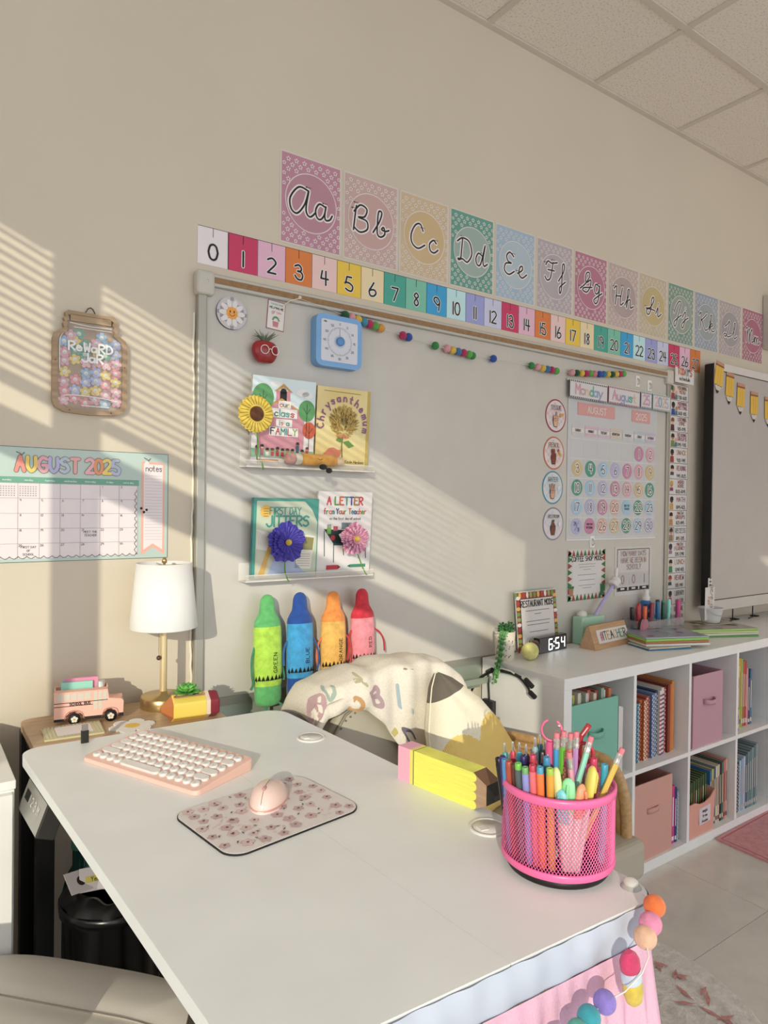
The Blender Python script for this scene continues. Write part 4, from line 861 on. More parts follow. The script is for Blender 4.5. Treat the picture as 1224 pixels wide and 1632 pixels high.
m.poly([(w-.036,-h+.062),(w-.006,-h+.062),(w-.010,-h+.012),(w-.032,-h+.012)], mat('#1f6a3a', .5), 5)
m.build('coffee_shop_sign', loc=(2.371, YB, 1.047), rot=(0, -.008, 0), label='laminated coffee shop mode sign with a green and brown zigzag border', cat='sign')
m = MB(); w, h = .136, .108; m.prism([(-w,-h),(w,-h),(w,h),(-w,h)], 0, .001, mat('#bdb9b6', .22)); m.w0 = .001
for a, b in (((-.118,.096),(.118,.096)),((.118,.096),(.118,-.088)),((.118,-.088),(-.118,-.088)),((-.118,-.088),(-.118,.096))): m.line([a, b], .003, BK, 2)
pc_ = [mat(c, .5) for c in ('#9a8f8f','#a87a78','#8f8a98','#a88f7a')]
m.text('HOW MANY DAYS', 0, .066, .022, pc_, .0036, 3, cond=.80); m.text('HAVE WE BEEN IN', 0, .036, .022, pc_, .0036, 3, cond=.74); m.text('SCHOOL?', 0, .006, .022, pc_, .0036, 3, cond=.80)
for k in range(3):
    x = -.080+k*.080; m.rect(x-.036,x+.036,-.066,-.008, mat('#b0abab', .4), 3); m.text('001'[k], x, -.056, .036, mat('#8f6f72', .5), .0046, 5, cond=.8); m.rect(x-.034,x+.034,-.086,-.072, BK, 3); m.rect(x-.014,x+.014,-.083,-.075, mat('#c6c1c0', .4), 4)
m.build('days_in_school_sign', loc=(2.695, YB, 1.050), label='white sign asking how many days have we been in school', cat='sign')
m = MB(); w, h = .118, .112; m.prism([(-w-.005,-h-.005),(w+.005,-h-.005),(w+.005,h+.005),(-w-.005,h+.005)], 0, .0012, mat('#aeb3b0', .25)); m.w0 = .0012
m.rect(-w,w,-h,h, mat('#8f2f26', .4), 1)
random.seed(4)
for k in range(44):
    t = k/44*4; sgn = int(t); f = (t-sgn)*2-1; x, z = [(f*w, h-.010), (w-.010, f*h), (f*w, -h+.010), (-w+.010, f*h)][sgn]
    m.disc(x, z, .013, mat(['#5f8a3a','#c9a33a','#a8302a','#cfc7c0','#7f9a4a'][k % 5], .45), 2+k % 4, 8, .0075, 0 if sgn % 2 else PI/2)
m.rect(-w+.020,w-.020,-h+.018,h-.024, BK, 7); m.rect(-w+.022,w-.022,-h+.020,h-.026, mat('#c3bdbb', .4), 8); m.text('RESTAURANT MODE', 0, h-.056, .023, BK, .0036, 10, cond=.66)
for k, wl in enumerate((.14,.04,0,.14,.13,0,.11,0)):
    if wl: m.line([(-wl/2, h-.072-k*.0135), (wl/2, h-.072-k*.0135)], .0026, mat('#6d6868', .5), 9, False)
m.build('restaurant_sign', loc=(2.040, -.0445, .887), rot=(-.10, 0, .04), label='acrylic sign reading restaurant mode with a fruit and vegetable border on the bookshelf', cat='sign')
for x, z, nm in ((2.400, 1.185, 'clear plastic clip above the coffee shop sign'), (2.700, 1.898, 'clear plastic hook left of the schedule header'), (2.790, 1.888, 'clear plastic hook right next to the schedule header')):
    m = MB(); m.box(-.014, .014, -.004, 0, -.024, .024, mat('#d9d6d2', .15, gain=1.3)); m.tube([(0,-.004,.012),(0,-.012,.004),(0,-.014,-.008),(0,-.006,-.016)], .0032, mat('#b5b1ac', .2, None, .3), 8); m.build('plastic_hook', loc=(x, YB, z), label=nm, cat='hook')

# ================================================================== POMPOM GARLAND
ga = thing('pompom_garland', 'thin string garland of bright felt pompoms strung under the whiteboard top rail', 'garland', (1.85, -.032, 1.90))
PC_ = {'g':'#1f7a3a','d':'#164f2a','k':'#c98a90','y':'#c9a61e','t':'#2f7f9a','m':'#a81a52','l':'#4f9a3a','o':'#c98a1a','b':'#24489a','u':'#2f6a9a','p':'#c06a7a'}
POM = [(1.148,1.927,'d'),(1.172,1.924,'k'),(1.196,1.921,'y'),(1.220,1.917,'t'),(1.242,1.914,'m'),(1.264,1.912,'l'),(1.286,1.908,'o'),(1.376,1.898,'m'),(1.400,1.896,'b'),
(1.517,1.884,'g'),(1.570,1.881,'k'),(1.596,1.879,'y'),(1.622,1.878,'u'),(1.648,1.877,'m'),(1.674,1.875,'l'),(1.690,1.873,'g'),(1.795,1.876,'b'),(1.998,1.876,'g'),(2.034,1.875,'k'),(2.062,1.874,'y'),(2.088,1.874,'u'),(2.114,1.874,'m'),(2.142,1.873,'l'),
(2.236,1.878,'k'),(2.266,1.880,'d'),(2.296,1.882,'y'),(2.326,1.885,'m'),(2.352,1.888,'l'),(2.378,1.890,'p'),(2.412,1.893,'b'),(2.440,1.896,'u'),(2.468,1.899,'y'),(2.498,1.902,'d'),(2.524,1.906,'y'),(2.550,1.910,'m'),(2.576,1.914,'l')]
m = MB(); m.tube([(a-1.85, 0, b-1.90) for a, b in [(.985,1.950)]+[(p[0], p[1]) for p in POM]+[(2.70,1.935)]], .0009, mat('#c9c3b5', .7), 5); m.tube([(-.865,-.004,.05),(-.90,-.006,.035),(-.92,-.002,.018)], .0016, mat('#cfc8b8', .7), 5); m.ball((-.865,-.003,.052), .006, mat('#c9c3b5', .7), 8, 6); m.build('string', ga)
pm = {}
for i, (x, z, k) in enumerate(POM):
    if k not in pm: m = MB(); m.ball((0,0,0), .0142, mat(PC_[k], .95, 'plush'), 12, 8); o = m.build('pompom', ga); pm[k] = o.data
    else: o = place(pm[k], 'pompom', ga)
    o.location = (x-1.85, 0, z-1.90)

# ================================================================== INTERACTIVE PANEL ON THE RIGHT
tv = thing('interactive_panel', 'large grey wall-mounted interactive display with white bezel and black left edge', 'display', (3.95, -.040, 1.42))
def TVx(x): return x-3.95
m = MB(); m.box(TVx(3.190), TVx(4.75), -.056, -.008, .838-1.42, 2.030-1.42, mat('#16130f', .4, gain=1)); m.build('housing', tv, bevel=.003)
m = MB(); m.box(TVx(3.40), TVx(4.5), -.008, .039, 1.15-1.42, 1.75-1.42, BK); m.build('wall_bracket', tv)
m = MB(); m.box(TVx(3.190), TVx(4.75), -.0620, -.0560, 2.000-1.42, 2.038-1.42, mat('#c3bdb9', .4)); m.box(TVx(3.188), TVx(4.75), -.056, -.01, 2.0305-1.42, 2.038-1.42, mat('#c3bdb9', .4)); m.build('top_bezel', tv, bevel=.002)
m = MB(); m.box(TVx(3.190), TVx(4.75), -.0620, -.0560, .835-1.42, .888-1.42, mat('#b5afa9', .4)); m.build('bottom_bezel', tv, bevel=.002)
m = MB(); m.box(TVx(3.190), TVx(4.74), -.0600, -.0562, .888-1.42, 2.000-1.42, mat('#989290', .3, gain=1.6)); m.w0 = .0600; m.line([(TVx(3.195), 1.998-1.42), (TVx(4.7), 1.998-1.42)], .004, BK, 2, False); m.line([(TVx(3.195), .890-1.42), (TVx(4.7), .890-1.42)], .004, BK, 2, False); m.build('screen', tv)
for i, (x, z, a) in enumerate(((3.222,1.972,.16),(3.322,1.930,.06),(3.428,1.890,.03),(3.560,1.862,0),(3.705,1.850,-.03))):
    P = thing('pencil_pennant', 'paper pencil pennant, %s from the left along the top of the display' % ORD[i], 'pennant', (x, -.1035, z), (0, a, 0), 'pencil pennant banner')
    hw_ = .036; m = MB(); m.prism([(-hw_,-.046),(hw_,-.046),(hw_,.046),(-hw_,.046)], 0, .0012, mat('#b8900e', .5, gain=1.7)); m.w0 = .0012
    for q in (-.011, .011): m.line([(q,-.046),(q,.046)], .0012, mat('#8a6a08', .5), 1, False)
    m.build('yellow_shaft', P)
    m = MB(); m.prism([(-hw_,.052),(hw_,.052),(hw_,.068),(-hw_,.068)], 0, .0012, mat('#b3806a', .5)); m.build('eraser', P)
    m = MB(); m.prism([(-hw_,.045),(hw_,.045),(hw_,.053),(-hw_,.053)], 0, .0014, mat('#7a4a1a', .5)); m.build('ferrule', P)
    m = MB(); m.prism([(-hw_,-.045),(-hw_*.66,-.053),(-hw_*.33,-.045),(0,-.053),(hw_*.33,-.045),(hw_*.66,-.053),(hw_,-.045),(hw_*.35,-.072),(-hw_*.35,-.072)], 0, .0011, mat('#bdb2a6', .5)); m.build('sharpened_wood', P)
    m = MB(); m.prism([(-hw_*.35,-.0722),(hw_*.35,-.0722),(0,-.088)], 0, .0012, mat('#141010', .5, gain=1)); m.build('lead_tip', P)
m = MB(); m.box(0, .22, -.05, 0, 0, .29, mat('#b5b0a6', .5)); m.build('wall_box', loc=(3.835, 0, 2.205), label='pale box mounted high on the wall past the last alphabet poster', cat='wall box', bevel=.008)
m = MB(); m.box(-.004, 0, -.051, 0, 0, .29, BK)

# ================================================================== CUBE BOOKCASE
KX, KY, KH, KT, KD, KC = 1.766, -.411, .770, .038, .016, .3365
lam = mat('#cccdd1', .35, gain=1.5)
def bookcase(x0, ncol, label):
    K_ = thing('cube_bookcase', label, 'bookcase', (x0, -.216, 0), group='white cube bookcases'); y0, y1 = KY+.216, -.027+.216; w = 2*KT+ncol*KC+(ncol-1)*KD
    m = MB(); m.box(0, w, y0, y1, KH-KT, KH, lam); m.build('top_panel', K_, bevel=.0012); m = MB(); m.box(0, w, y0, y1, 0, KT, lam); m.build('bottom_panel', K_, bevel=.0012)
    for x in (0, w-KT): m = MB(); m.box(x, x+KT, y0+.0005, y1, KT, KH-KT, lam); m.build('side_panel', K_)
    for c in range(1, ncol): x = KT+c*(KC+KD)-KD; m = MB(); m.box(x, x+KD, y0+.001, y1, KT, KH-KT, lam); m.build('divider', K_)
    for c in range(ncol): x = KT+c*(KC+KD); m = MB(); m.box(x, x+KC, y0+.001, y1, KT+KC-.002, KT+KC+KD-.002, lam); m.build('shelf', K_)
    m = MB(); m.box(KT, w-KT, y1-.004, y1, KT, KH-KT, mat('#bfbbbf', .5)); m.build('back_panel', K_); return K_
bookcase(KX, 4, 'white eight-cube bookcase under the whiteboard packed with books and fabric bins')
bookcase(KX+4*KC+3*KD+2*KT+.003, 2, 'white four-cube bookcase joined on at the right edge of the picture')
def cx0(c): return KX+KT+c*(KC+KD)
ZR = (KT, KT+KC+KD-.002)
def fabric_bin(x0, w, z, col, label, hgt=.27, d=.30, y=None, open_=True, handle='loop', dark=None):
    y = y if y is not None else KY+.018; B = thing('fabric_bin', label, 'storage bin', (x0+w/2, y+d/2, z), group='fabric cube bins'); c = mat(col, .85, 'fabric'); t = .004; a, b_ = w/2, d/2
    for nm, q in (('front_panel', (-a, a, -b_, -b_+t)), ('back_wall', (-a, a, b_-t, b_)), ('side_wall', (-a, -a+t, -b_+t, b_-t)), ('side_wall', (a-t, a, -b_+t, b_-t))):
        m = MB(); m.box(q[0], q[1], q[2], q[3], 0, hgt, c); m.build(nm, B)
    m = MB(); m.box(-a+t, a-t, -b_+t, b_-t, 0, t, c); m.build('bottom', B)
    m = MB(); zc = hgt*.62; pts = [(-.036,-b_-.001,zc),(-.034,-b_-.012,zc),(-.015,-b_-.022,zc-.003),(.015,-b_-.022,zc-.003),(.034,-b_-.012,zc),(.036,-b_-.001,zc)] if handle == 'loop' else [(-.036,-b_-.001,zc),(-.015,-b_-.007,zc),(.015,-b_-.007,zc),(.036,-b_-.001,zc)]
    vs = [(p[0], p[1], p[2]-.010) for p in pts]+[(p[0], p[1], p[2]+.010) for p in pts]; n = len(pts)
    m.add(vs, [(i, i+1, n+i+1, n+i) for i in range(n-1)], mat(dark or col, .85, 'fabric'), True); m.build('handle', B, solid=.003); return B
fabric_bin(cx0(0)+.004, .250, ZR[1], '#6fae9c', 'mint green fabric bin of books in the upper left cube', .285, y=KY+.006)
fabric_bin(cx0(2)+.030, .215, ZR[1], '#b58a97', 'mauve pink fabric bin in the upper cube, third from the left', .285, y=KY+.010)
fabric_bin(cx0(1)+.006, .245, ZR[0], '#c38f83', 'salmon fabric bin in a lower cube behind the pen holder', .285, handle='flat', y=KY+.012)
def spine_book(x, z, w, h, d, col, label, group, pat=None, y=KY+.03, tilt=0.0, c2=None, name='book'):
    m = MB(); c = mat(col, .5); pg = mat('#c4bba8', .8)
    m.box(0, .0012, 0, d, 0, h, c); m.box(w-.0012, w, 0, d, 0, h, c); m.box(0, w, -.001, .001, 0, h, c); m.box(.0012, w-.0012, .001, d-.004, .003, h-.003, pg); m.w0 = .001
    k2 = mat(c2 or '#c4bba8', .5)
    if pat == 'check':
        n = int(h/.008)
        for q in range(n): m.rect(w*.08 if q % 2 else w*.5, w*.5 if q % 2 else w*.92, q*.008, q*.008+.006, k2, 1)
    elif pat == 'stripe':
        for q in range(int(h/.016)): m.rect(0, w, q*.016, q*.016+.007, k2, 1)
    elif pat == 'title':
        m.rect(w*.3, w*.7, h*.30, h*.80, k2, 1); m.rect(w*.1, w*.9, h*.05, h*.12, k2, 1)
    elif pat == 'word':
        m.text('READ', w/2, h*.45, w*.5, k2, w*.08, 2, rot=-PI/2, n=2)
    m.build(name, loc=(x, y, z), rot=(0, tilt, 0), label=label, cat='book', group=group)
random.seed(21)
# books standing in the mint bin
cs = [('#2f8f8a','teal'),('#b5a83a','mustard'),('#bdb5a8','cream'),('#6a8a5a','sage'),('#b5b0a6','ivory'),('#a84a3a','brick red'),('#c0b09a','buff'),('#8f3a34','dark red'),('#7f9a8a','grey green'),('#c9c3b8','white'),('#b5643a','rust')]
for k, (c, nm) in enumerate(cs):
    spine_book(cx0(0)+.012+k*.0205, ZR[1]+.006, .016, .300+.006*(k % 3), .15, c, '%s book, %s from the left in the mint bin' % (nm, ORD[k]), 'books in the mint bin', 'title', y=KY+.020+.01*(k % 2))
for k in range(4): spine_book(cx0(0)+.262+k*.011, ZR[1], .009, .245-.004*k, .20, '#c6c2c0', 'thin white binder pad, %s of four beside the mint bin' % ORD[k], 'white pads beside the mint bin', None, y=KY+.010+.004*k)
# chequered paperbacks
ck = [('#4f8a3a','#c9c0a8','green'),('#c9a83a','#1f1a16','yellow'),('#c9c0b0','#3a3a3a','ivory'),('#2f86a8','#1f2a3a','blue'),('#3f6a8a','#c9c0b0','slate blue'),('#c45a22','#2a1a10','orange'),('#b5602a','#e0d8c8','burnt orange'),('#a83a2a','#c9c0b0','red'),('#c96a4a','#2a2a2a','coral'),('#4a6aa0','#c9c0b0','denim'),('#8fa0b5','#2f5a8a','pale blue'),('#1f3a6a','#c9c0b0','navy'),('#c9c3c0','#a8303a','white'),('#c9c3c0','#3a4a8a','white and blue'),('#8f2430','#d0b0a8','crimson'),('#7a2a1a','#c0a080','maroon'),('#bd6a1e','#d8a060','amber'),('#c97a2a','#d8b070','tangerine')]
x = cx0(1)+.010
for k, (c, c2, nm) in enumerate(ck):
    w = .0145 if k < 13 else .0165
    spine_book(x, ZR[1], w, .205+.0035*k+.004*(k % 2), .19, c, '%s chequered-spine paperback in the upper cube, %s' % (nm, 'number %s from the left' % (ORD[k] if k < 14 else ['fifteenth','sixteenth','seventeenth','eighteenth'][k-14])), 'chequered paperbacks in the upper cube', 'stripe' if k in (12, 13) else ('check' if k < 15 else None), c2=c2, y=KY+.045+.004*((k*7) % 3)); x += w+.0022
for k, (c, nm, w) in enumerate((('#2a2f7a','indigo',.014),('#c02a7a','hot pink',.018),('#24306a','navy dotted',.014),('#7f8f9a','grey spiral',.010))):
    spine_book(cx0(1)+.262+[0,.016,.036,.052][k], ZR[0], w, .235-.012*k, .2, c, '%s workbook standing beside the salmon fabric bin' % nm, 'workbooks beside the salmon bin', 'title' if k < 2 else ('check' if k == 3 else 'title'), c2='#cdbfcf')
# upper right cube
for k, (c, nm, w, h) in enumerate((('#c9c3b0','white doodled',.034,.235),('#4a6a9a','denim blue',.012,.225),('#c4ad55','pale yellow',.022,.270),('#b8930e','bright yellow',.028,.300),('#7fae5a','lime and teal',.012,.295),('#b5482a','red orange',.016,.285),('#a8323a','crimson',.012,.280),('#c98a94','pink',.012,.250),('#4a2a6a','purple',.014,.205),('#3f6a8a','steel blue',.016,.240))):
    spine_book(cx0(3)+.012+[0,.036,.050,.074,.104,.118,.136,.150,.164,.180][k], ZR[1], w, h, .2, c, '%s picture book standing in the upper right cube' % nm, 'picture books in the upper right cube', 'title' if k else 'check', c2='#3a2a4a' if k in (3,) else '#8f8a5a' if k == 0 else None, y=KY+.03+[.0,.0,.01,.02,.02,.02,.02,.02,.02,.02][k])
m = MB(); m.tube([(0,0,0),(.006,0,.06),(.02,0,.09),(.05,0,.10)], [.004,.006,.005,.003], mat('#6fae22', .4), 8); m.box(-.004,.012,-.003,.003,.02,.06, mat('#7fbe2a', .4)); m.build('green_clip_toy', loc=(cx0(3)+.008, KY+.022, ZR[1]), label='lime green plastic clip standing before the doodled white book', cat='clip')
# lower right cube
for k in range(12):
    c, nm = [('#1f1a1c','black'),('#c0b8b4','white'),('#24242a','charcoal'),('#8fb5c9','sky blue'),('#7f9ab5','dusty blue'),('#a8b0c9','lilac grey'),('#3f5a6a','slate'),('#5f7f84','teal grey'),('#56757a','grey teal'),('#6a8a8a','pale teal'),('#4f6a74','dark teal'),('#7a9090','silver green')][k]
    spine_book(cx0(3)+.020+k*.0175, ZR[0], .0155, .20+.006*k, .2, c, '%s series book, %s from the left in the lower right cube' % (nm, ORD[k]), 'series books in the lower right cube', 'title' if k > 2 else 'check', c2='#a8a4a0' if k != 1 else '#2a2a2a', y=KY+.03)
# lower cube with the labelled salmon tub
tb = thing('labelled_book_tub', 'salmon plastic tub labelled magic tree house holding a row of thin paperbacks', 'storage tub', (cx0(2)+.098, KY+.115, ZR[0]))
sal = mat('#cf9182', .5); a, b_ = .088, .105
def tubwall(pts, nm, z0=.0):
    m = MB(); n = len(pts); m.add([(p[0], p[1], z0) for p in pts]+[(p[0]*1.05, p[1]*1.05, p[2]) for p in pts], [(i, i+1, n+i+1, n+i) for i in range(n-1)], sal); m.build(nm, tb, solid=.004)
tubwall([(-a,-b_,.135),(-a*.6,-b_,.138),(-a*.2,-b_,.126),(a*.2,-b_,.126),(a*.6,-b_,.138),(a,-b_,.165)], 'front_wall'); tubwall([(a,-b_,.165),(a,0,.17),(a,b_,.17)], 'side_wall'); tubwall([(-a,b_,.17),(-a,0,.16),(-a,-b_,.135)], 'side_wall'); tubwall([(a,b_,.17),(-a,b_,.17)], 'back_wall')
m = MB(); m.box(-a,a,-b_,b_,0,.004,sal); m.build('tub_base', tb)
m = MB(); m.prism([(-.022,.040),(.058,.046),(.056,.112),(-.024,.106)], b_+.006, b_+.007, mat('#c6bec6', .5)); m.w0 = b_+.007
for q, tx in enumerate(('magic','tree','house')): m.text(tx, .017, .089-q*.020, .012, BK, .0020, 2, cond=.9, n=3)
m.build('paper_label', tb)
for k in range(9): spine_book(cx0(2)+.020+k*.0165, ZR[0]+.006, .0125, .195+.003*k, .17, ['#2f4a2a','#34542c'][k % 2], 'thin dark green paperback, %s from the left in the salmon tub' % ORD[k], 'paperbacks in the salmon tub', 'title', c2=['#a84a2a','#c0b8a0','#7a8a4a'][k % 3], y=KY+.028)
for k in range(9):
    c, nm = [('#2f6a9a','blue'),('#b5a83a','mustard'),('#2a5a8a','deep blue'),('#c9c0a0','cream'),('#bdb09a','beige'),('#1f1f20','black'),('#2f6a5a','bottle green'),('#c96a6a','coral'),('#c4a08a','tan')][k]
    spine_book(cx0(2)+.194+k*.0152, ZR[0], .0130, .225+.003*k, .2, c, '%s chapter book standing right of the salmon tub' % nm, 'chapter books beside the salmon tub', 'title', c2='#c0b090' if k in (0,2,5,6) else '#6a3a3a', y=KY+.03)

# ================================================================== THINGS ON THE BOOKCASE
KZ = KH
pt = thing('speckled_plant_pot', 'cream pot with black speckles holding a bushy succulent and a trailing string of leaves', 'potted plant', (1.812, -.095, KZ))
m = MB(); m.lathe([(.030,0),(.034,.004),(.038,.105),(.035,.105),(.033,.09),(0,.088)], mat('#c9bfae', .5), 28)
def cylF(r0, r1, h, cx=0, cy=0):
    def F(u, v, w): r = r0+(r1-r0)*v/h+w; a = u; return (cx+r*math.sin(a), cy-r*math.cos(a), v)
    return F
m.F = cylF(.034,.038,.105)
random.seed(8)
for k in range(70):
    a = random.uniform(-PI, PI); z = random.uniform(.006,.10); m.poly([(a-.045,z-.0014),(a+.03,z-.0024),(a+.045,z+.0018),(a-.02,z+.0028)], BK, 2)
m.build('pot', pt)
m = MB(); m.lathe([(.032,0),(0,.004)], mat('#3a2a1c', .9), 16, (0,0,.090)); m.build('soil', pt)
def leaf(m, c, d, l, w_, mt, th=.35):
    """a plump pointed leaf from c along d"""
    d = Vector(d).normalized(); s_ = d.cross(Vector((0,0,1)));
    if s_.length < .05: s_ = Vector((1,0,0))
    s_.normalize(); n = s_.cross(d); c = Vector(c); P = []
    for t, k in ((0,.3),(.35,.9),(.7,.85),(1,.02)):
        o = c+d*l*t; P += [o+s_*w_*k, o+n*w_*k*th, o-s_*w_*k, o-n*w_*k*th]
    f = [(i*4+j, i*4+(j+1) % 4, i*4+4+(j+1) % 4, i*4+4+j) for i in range(3) for j in range(4)]
    m.add([tuple(p) for p in P], f, mt, True)
gr = [mat(c, .5) for c in ('#2f7a34','#3c8a3c','#27682e')]
m = MB()
for k in range(9):
    a = k*2.4; r = .012+.010*(k % 3)/2; x, y = r*math.cos(a), r*math.sin(a); hgt = .028+.012*random.random()
    m.tube([(x,y,.09),(x*1.4,y*1.4,.09+hgt)], .0022, gr[2], 5)
    for q in range(9): b_ = q*2.2+k; leaf(m, (x*1.2,y*1.2,.097+hgt*q/9), (math.cos(b_), math.sin(b_), .7), .013, .0042, gr[(q+k) % 3], .6)
m.build('bushy_succulent', pt, kind='stuff')
m = MB()
for st_ in range(4):
    pts = spline([(-.016+st_*.004,-.012,.100),(-.034-.002*st_,-.020-.006*st_,.105),(-.044-.004*st_,-.022-.008*st_,.075),(-.050-.005*st_,-.018-.010*st_,.02),(-.056-.006*st_,-.014-.008*st_,-.03),(-.060-.004*st_,-.014-.006*st_,-.075+.02*st_)], 8)
    pts = [p if p[0] < -.0 else p for p in pts]
    m.tube(pts, .0010, gr[2], 5)
    for q, p in enumerate(pts): b_ = q*2.1+st_; m.ball((p[0]+.006*math.cos(b_), p[1]+.006*math.sin(b_), p[2]), .0042, mat(['#4f8a48','#5f9a58','#447a3e'][q % 3], .5), 7, 5, 1, 1, 1.3)
m.build('trailing_strand', pt, kind='stuff')
pa = thing('plush_apple', 'small round pale yellow stuffed apple with a green leaf', 'plush toy', (1.886, -.150, KZ))
m = MB(); m.ball((0,0,.032), .034, mat('#c3bd6c', .9, 'plush'), 20, 12, 1, .9, .95); m.build('body', pa)
m = MB(); leaf(m, (0,0,.062), (.1,-.1,1), .020, .006, mat('#6a7a3a', .8)); m.build('leaf', pa)
m = MB(); m.tube([(-.001,0,.06),(-.003,0,.070)], .0022, mat('#5a3a24', .8), 6); m.build('stalk', pa)
m = MB(); m.ball((.024,-.022,.038), .0025, BK, 8, 6); m.ball((.030,-.008,.036), .0025, BK, 8, 6); m.build('bead_eye', pa)
m = MB(); m.ball((0,0,.028), .028, mat('#3a241c', .8, 'plush'), 16, 10, 1, .8, 1); m.ball((.004,.0,.050), .014, mat('#6a3a24', .8, 'plush'), 12, 8, 1.3, .8, .6); m.build('brown_toy', loc=(1.945, -.115, KZ), label='small dark brown toy half hidden behind the yellow plush apple', cat='toy')
ck_ = thing('digital_clock', 'small mirror-faced digital clock with glowing white digits 6:54', 'clock', (2.075, -.095, KZ), (0, 0, .12))
m = MB(); m.box(-.092,.092,0,.026,0,.060, mat('#1c1b1f', .15, gain=1)); m.build('body', ck_, bevel=.002)
m = MB(); m.w0 = .0006; m.rect(-.090,.090,.002,.058, mat('#5b5a60', .1, None, .6), 1); em = mat('#e8f0ff', .5, emit=3.0, gain=1)
SEG = {'6':'afgecd','5':'afgcd','4':'fgbc'}
def seg7(ch, x, z, w, h):
    P = {'a':((0,h),(w,h)),'g':((0,h/2),(w,h/2)),'d':((0,0),(w,0)),'f':((0,h/2),(0,h)),'e':((0,0),(0,h/2)),'b':((w,h/2),(w,h)),'c':((w,0),(w,h/2))}
    for k in SEG[ch]:
        (a, b), (c, d) = P[k]; g = .0018; dx, dz = (g, 0) if a != c else (0, g); m.line([(x+a+dx, z+b+dz), (x+c-dx, z+d-dz)], .0046, em, 3)
seg7('6', -.030, .010, .022, .040); seg7('5', .014, .010, .022, .040); seg7('4', .054, .010, .022, .040); m.disc(.003, .021, .0028, em, 3, 8); m.disc(.003, .038, .0028, em, 3, 8)
m.build('lit_face', ck_)
ts = thing('teacher_sign', 'wedge-shaped wooden block sign with a card strip reading #1 TEACHER', 'sign', (2.352, -.125, KZ), (0, 0, .09))
wo = mat('#b58f68', .6, 'wood', c2='#a67e56')
m = MB(); m.prism([(-.045,0),(.030,0),(-.004,.092),(-.012,.092)], -.135, .125, wo, F=lambda a, b, w: (w, a, b)); m.build('wooden_wedge', ts, bevel=.001)
m = MB(lambda u, v, w: (u, -.0364+v*.334-w, .026+v*.93)); m.prism([(-.100,-.004),(.122,-.004),(.122,.050),(-.100,.050)], .0, .0012, mat('#c6c0bb', .5)); m.w0 = .0012
m.text('#1TEACHER', .011, .008, .032, [mat(c, .5) for c in ('#b5707a','#2a2a2a','#4a4a50','#b58a3a','#2a2a2a','#c9a03a','#3f7a8a','#7a9a5a','#4a4a50')], .0048, 2, cond=.84, sp=1.0); m.build('letter_card', ts)
gc = thing('mint_cup', 'mint green translucent cup holding white and lilac pointers behind the wooden sign', 'cup', (2.335, -.055, KZ))
m = MB(); m.box(-.070,.075,-.026,.026,0,.112, mat('#9fcab0', .3, alpha=.9)); m.build('cup_body', gc, bevel=.006)
dw = thing('pointer_wand', 'lilac pointer stick topped with a white foam hand', 'pointer', (2.345, -.060, KZ+.06))
m = MB(); m.tube([(-.02,0,0),(.145,.004,.165)], .0085, mat('#a39ac0', .4), 12); m.build('stick', dw)
m = MB(); m.M = Matrix.Translation((.158,.004,.178)) @ Matrix.Rotation(.78, 4, 'Y'); wt = mat('#cfcbc8', .5)
m.lathe([(.020,-.016),(.025,-.010),(.025,-.004),(.020,0),(.024,.004),(.023,.018),(.016,.026),(0,.028)], wt, 20); m.build('foam_fist', dw)
m = MB(); m.tube([(.168,.004,.195),(.172,.004,.238)], [.0085,.0065], wt, 10); m.ball((.172,.004,.238), .0066, wt, 10, 6); m.build('pointing_finger', dw)
m = MB(); m.lathe([(.006,0),(.006,.09),(.018,.096),(.022,.108),(.016,.120),(0,.124)], mat('#c9c5c0', .5), 16); m.build('white_pointer', loc=(2.300,-.050,KZ+.012), label='white round-headed pointer standing in the mint cup', cat='pointer')
# marker caddy
mc = thing('clear_marker_caddy', 'clear plastic caddy packed with markers beside the wooden sign', 'caddy', (2.735, -.095, KZ))
cl = mat('#b5aeb0', .1, alpha=.35); 
for q in ((-.150,.150,-.055,-.052),(-.150,.150,.052,.055),(-.150,-.147,-.052,.052),(.147,.150,-.052,.052),(-.02,-.017,-.052,.052)): m = MB(); m.box(q[0],q[1],q[2],q[3],0,.075,cl); m.build('clear_wall', mc)
m = MB(); m.box(-.15,.15,-.055,.055,0,.003,cl); m.build('caddy_base', mc)
er = thing('dry_eraser', 'oval pink and black dry eraser standing at the left end of the clear caddy', 'eraser', (2.585, -.150, KZ), (0, 0, .3))
m = MB(); m.prism(rrect(-.040,.040,0,.090,.038), -.006, .006, mat('#b5707f', .6)); m.build('felt_pad', er); m = MB(); m.prism(rrect(-.041,.041,0,.092,.038), -.016, -.0062, mat('#241c1f', .5, gain=1)); m.build('backing', er)
def marker(x, y, z, l, r, c, cap, label, tx=.0, ty=.0, group='markers in the clear caddy', cat='marker', name='marker'):
    M_ = thing(name, label, cat, (x, y, z), (ty, tx, 0), group)
    m = MB(); m.lathe([(r*.8,0),(r,.004),(r,l*.62)], mat(c, .35), 12); m.build('barrel', M_)
    m = MB(); m.lathe([(r*1.08,l*.62),(r*1.10,l*.64),(r*1.02,l*.96),(r*.8,l)], mat(cap, .3), 12); m.build('cap', M_); return M_
cm = [('#241c20','black'),('#a8222a','red'),('#b5202f','crimson'),('#e05a1a','orange'),('#2a1c20','brown black'),('#8f1f3a','maroon')]
for k, (c, nm) in enumerate(cm): marker(2.610+k*.022, -.075-.012*(k % 2), KZ+.004, .125+.006*(k % 3), .0088, c if k != 3 else '#e8651a', c, '%s dry-erase marker in the left half of the clear caddy' % nm, .03*(k-2))
cm = [('#1f86b5','sky blue'),('#145f8f','blue'),('#1a1c22','black-capped'),('#10503f','dark green'),('#1f8f7a','teal'),('#7fd0c0','pale aqua'),('#1a2a44','navy')]
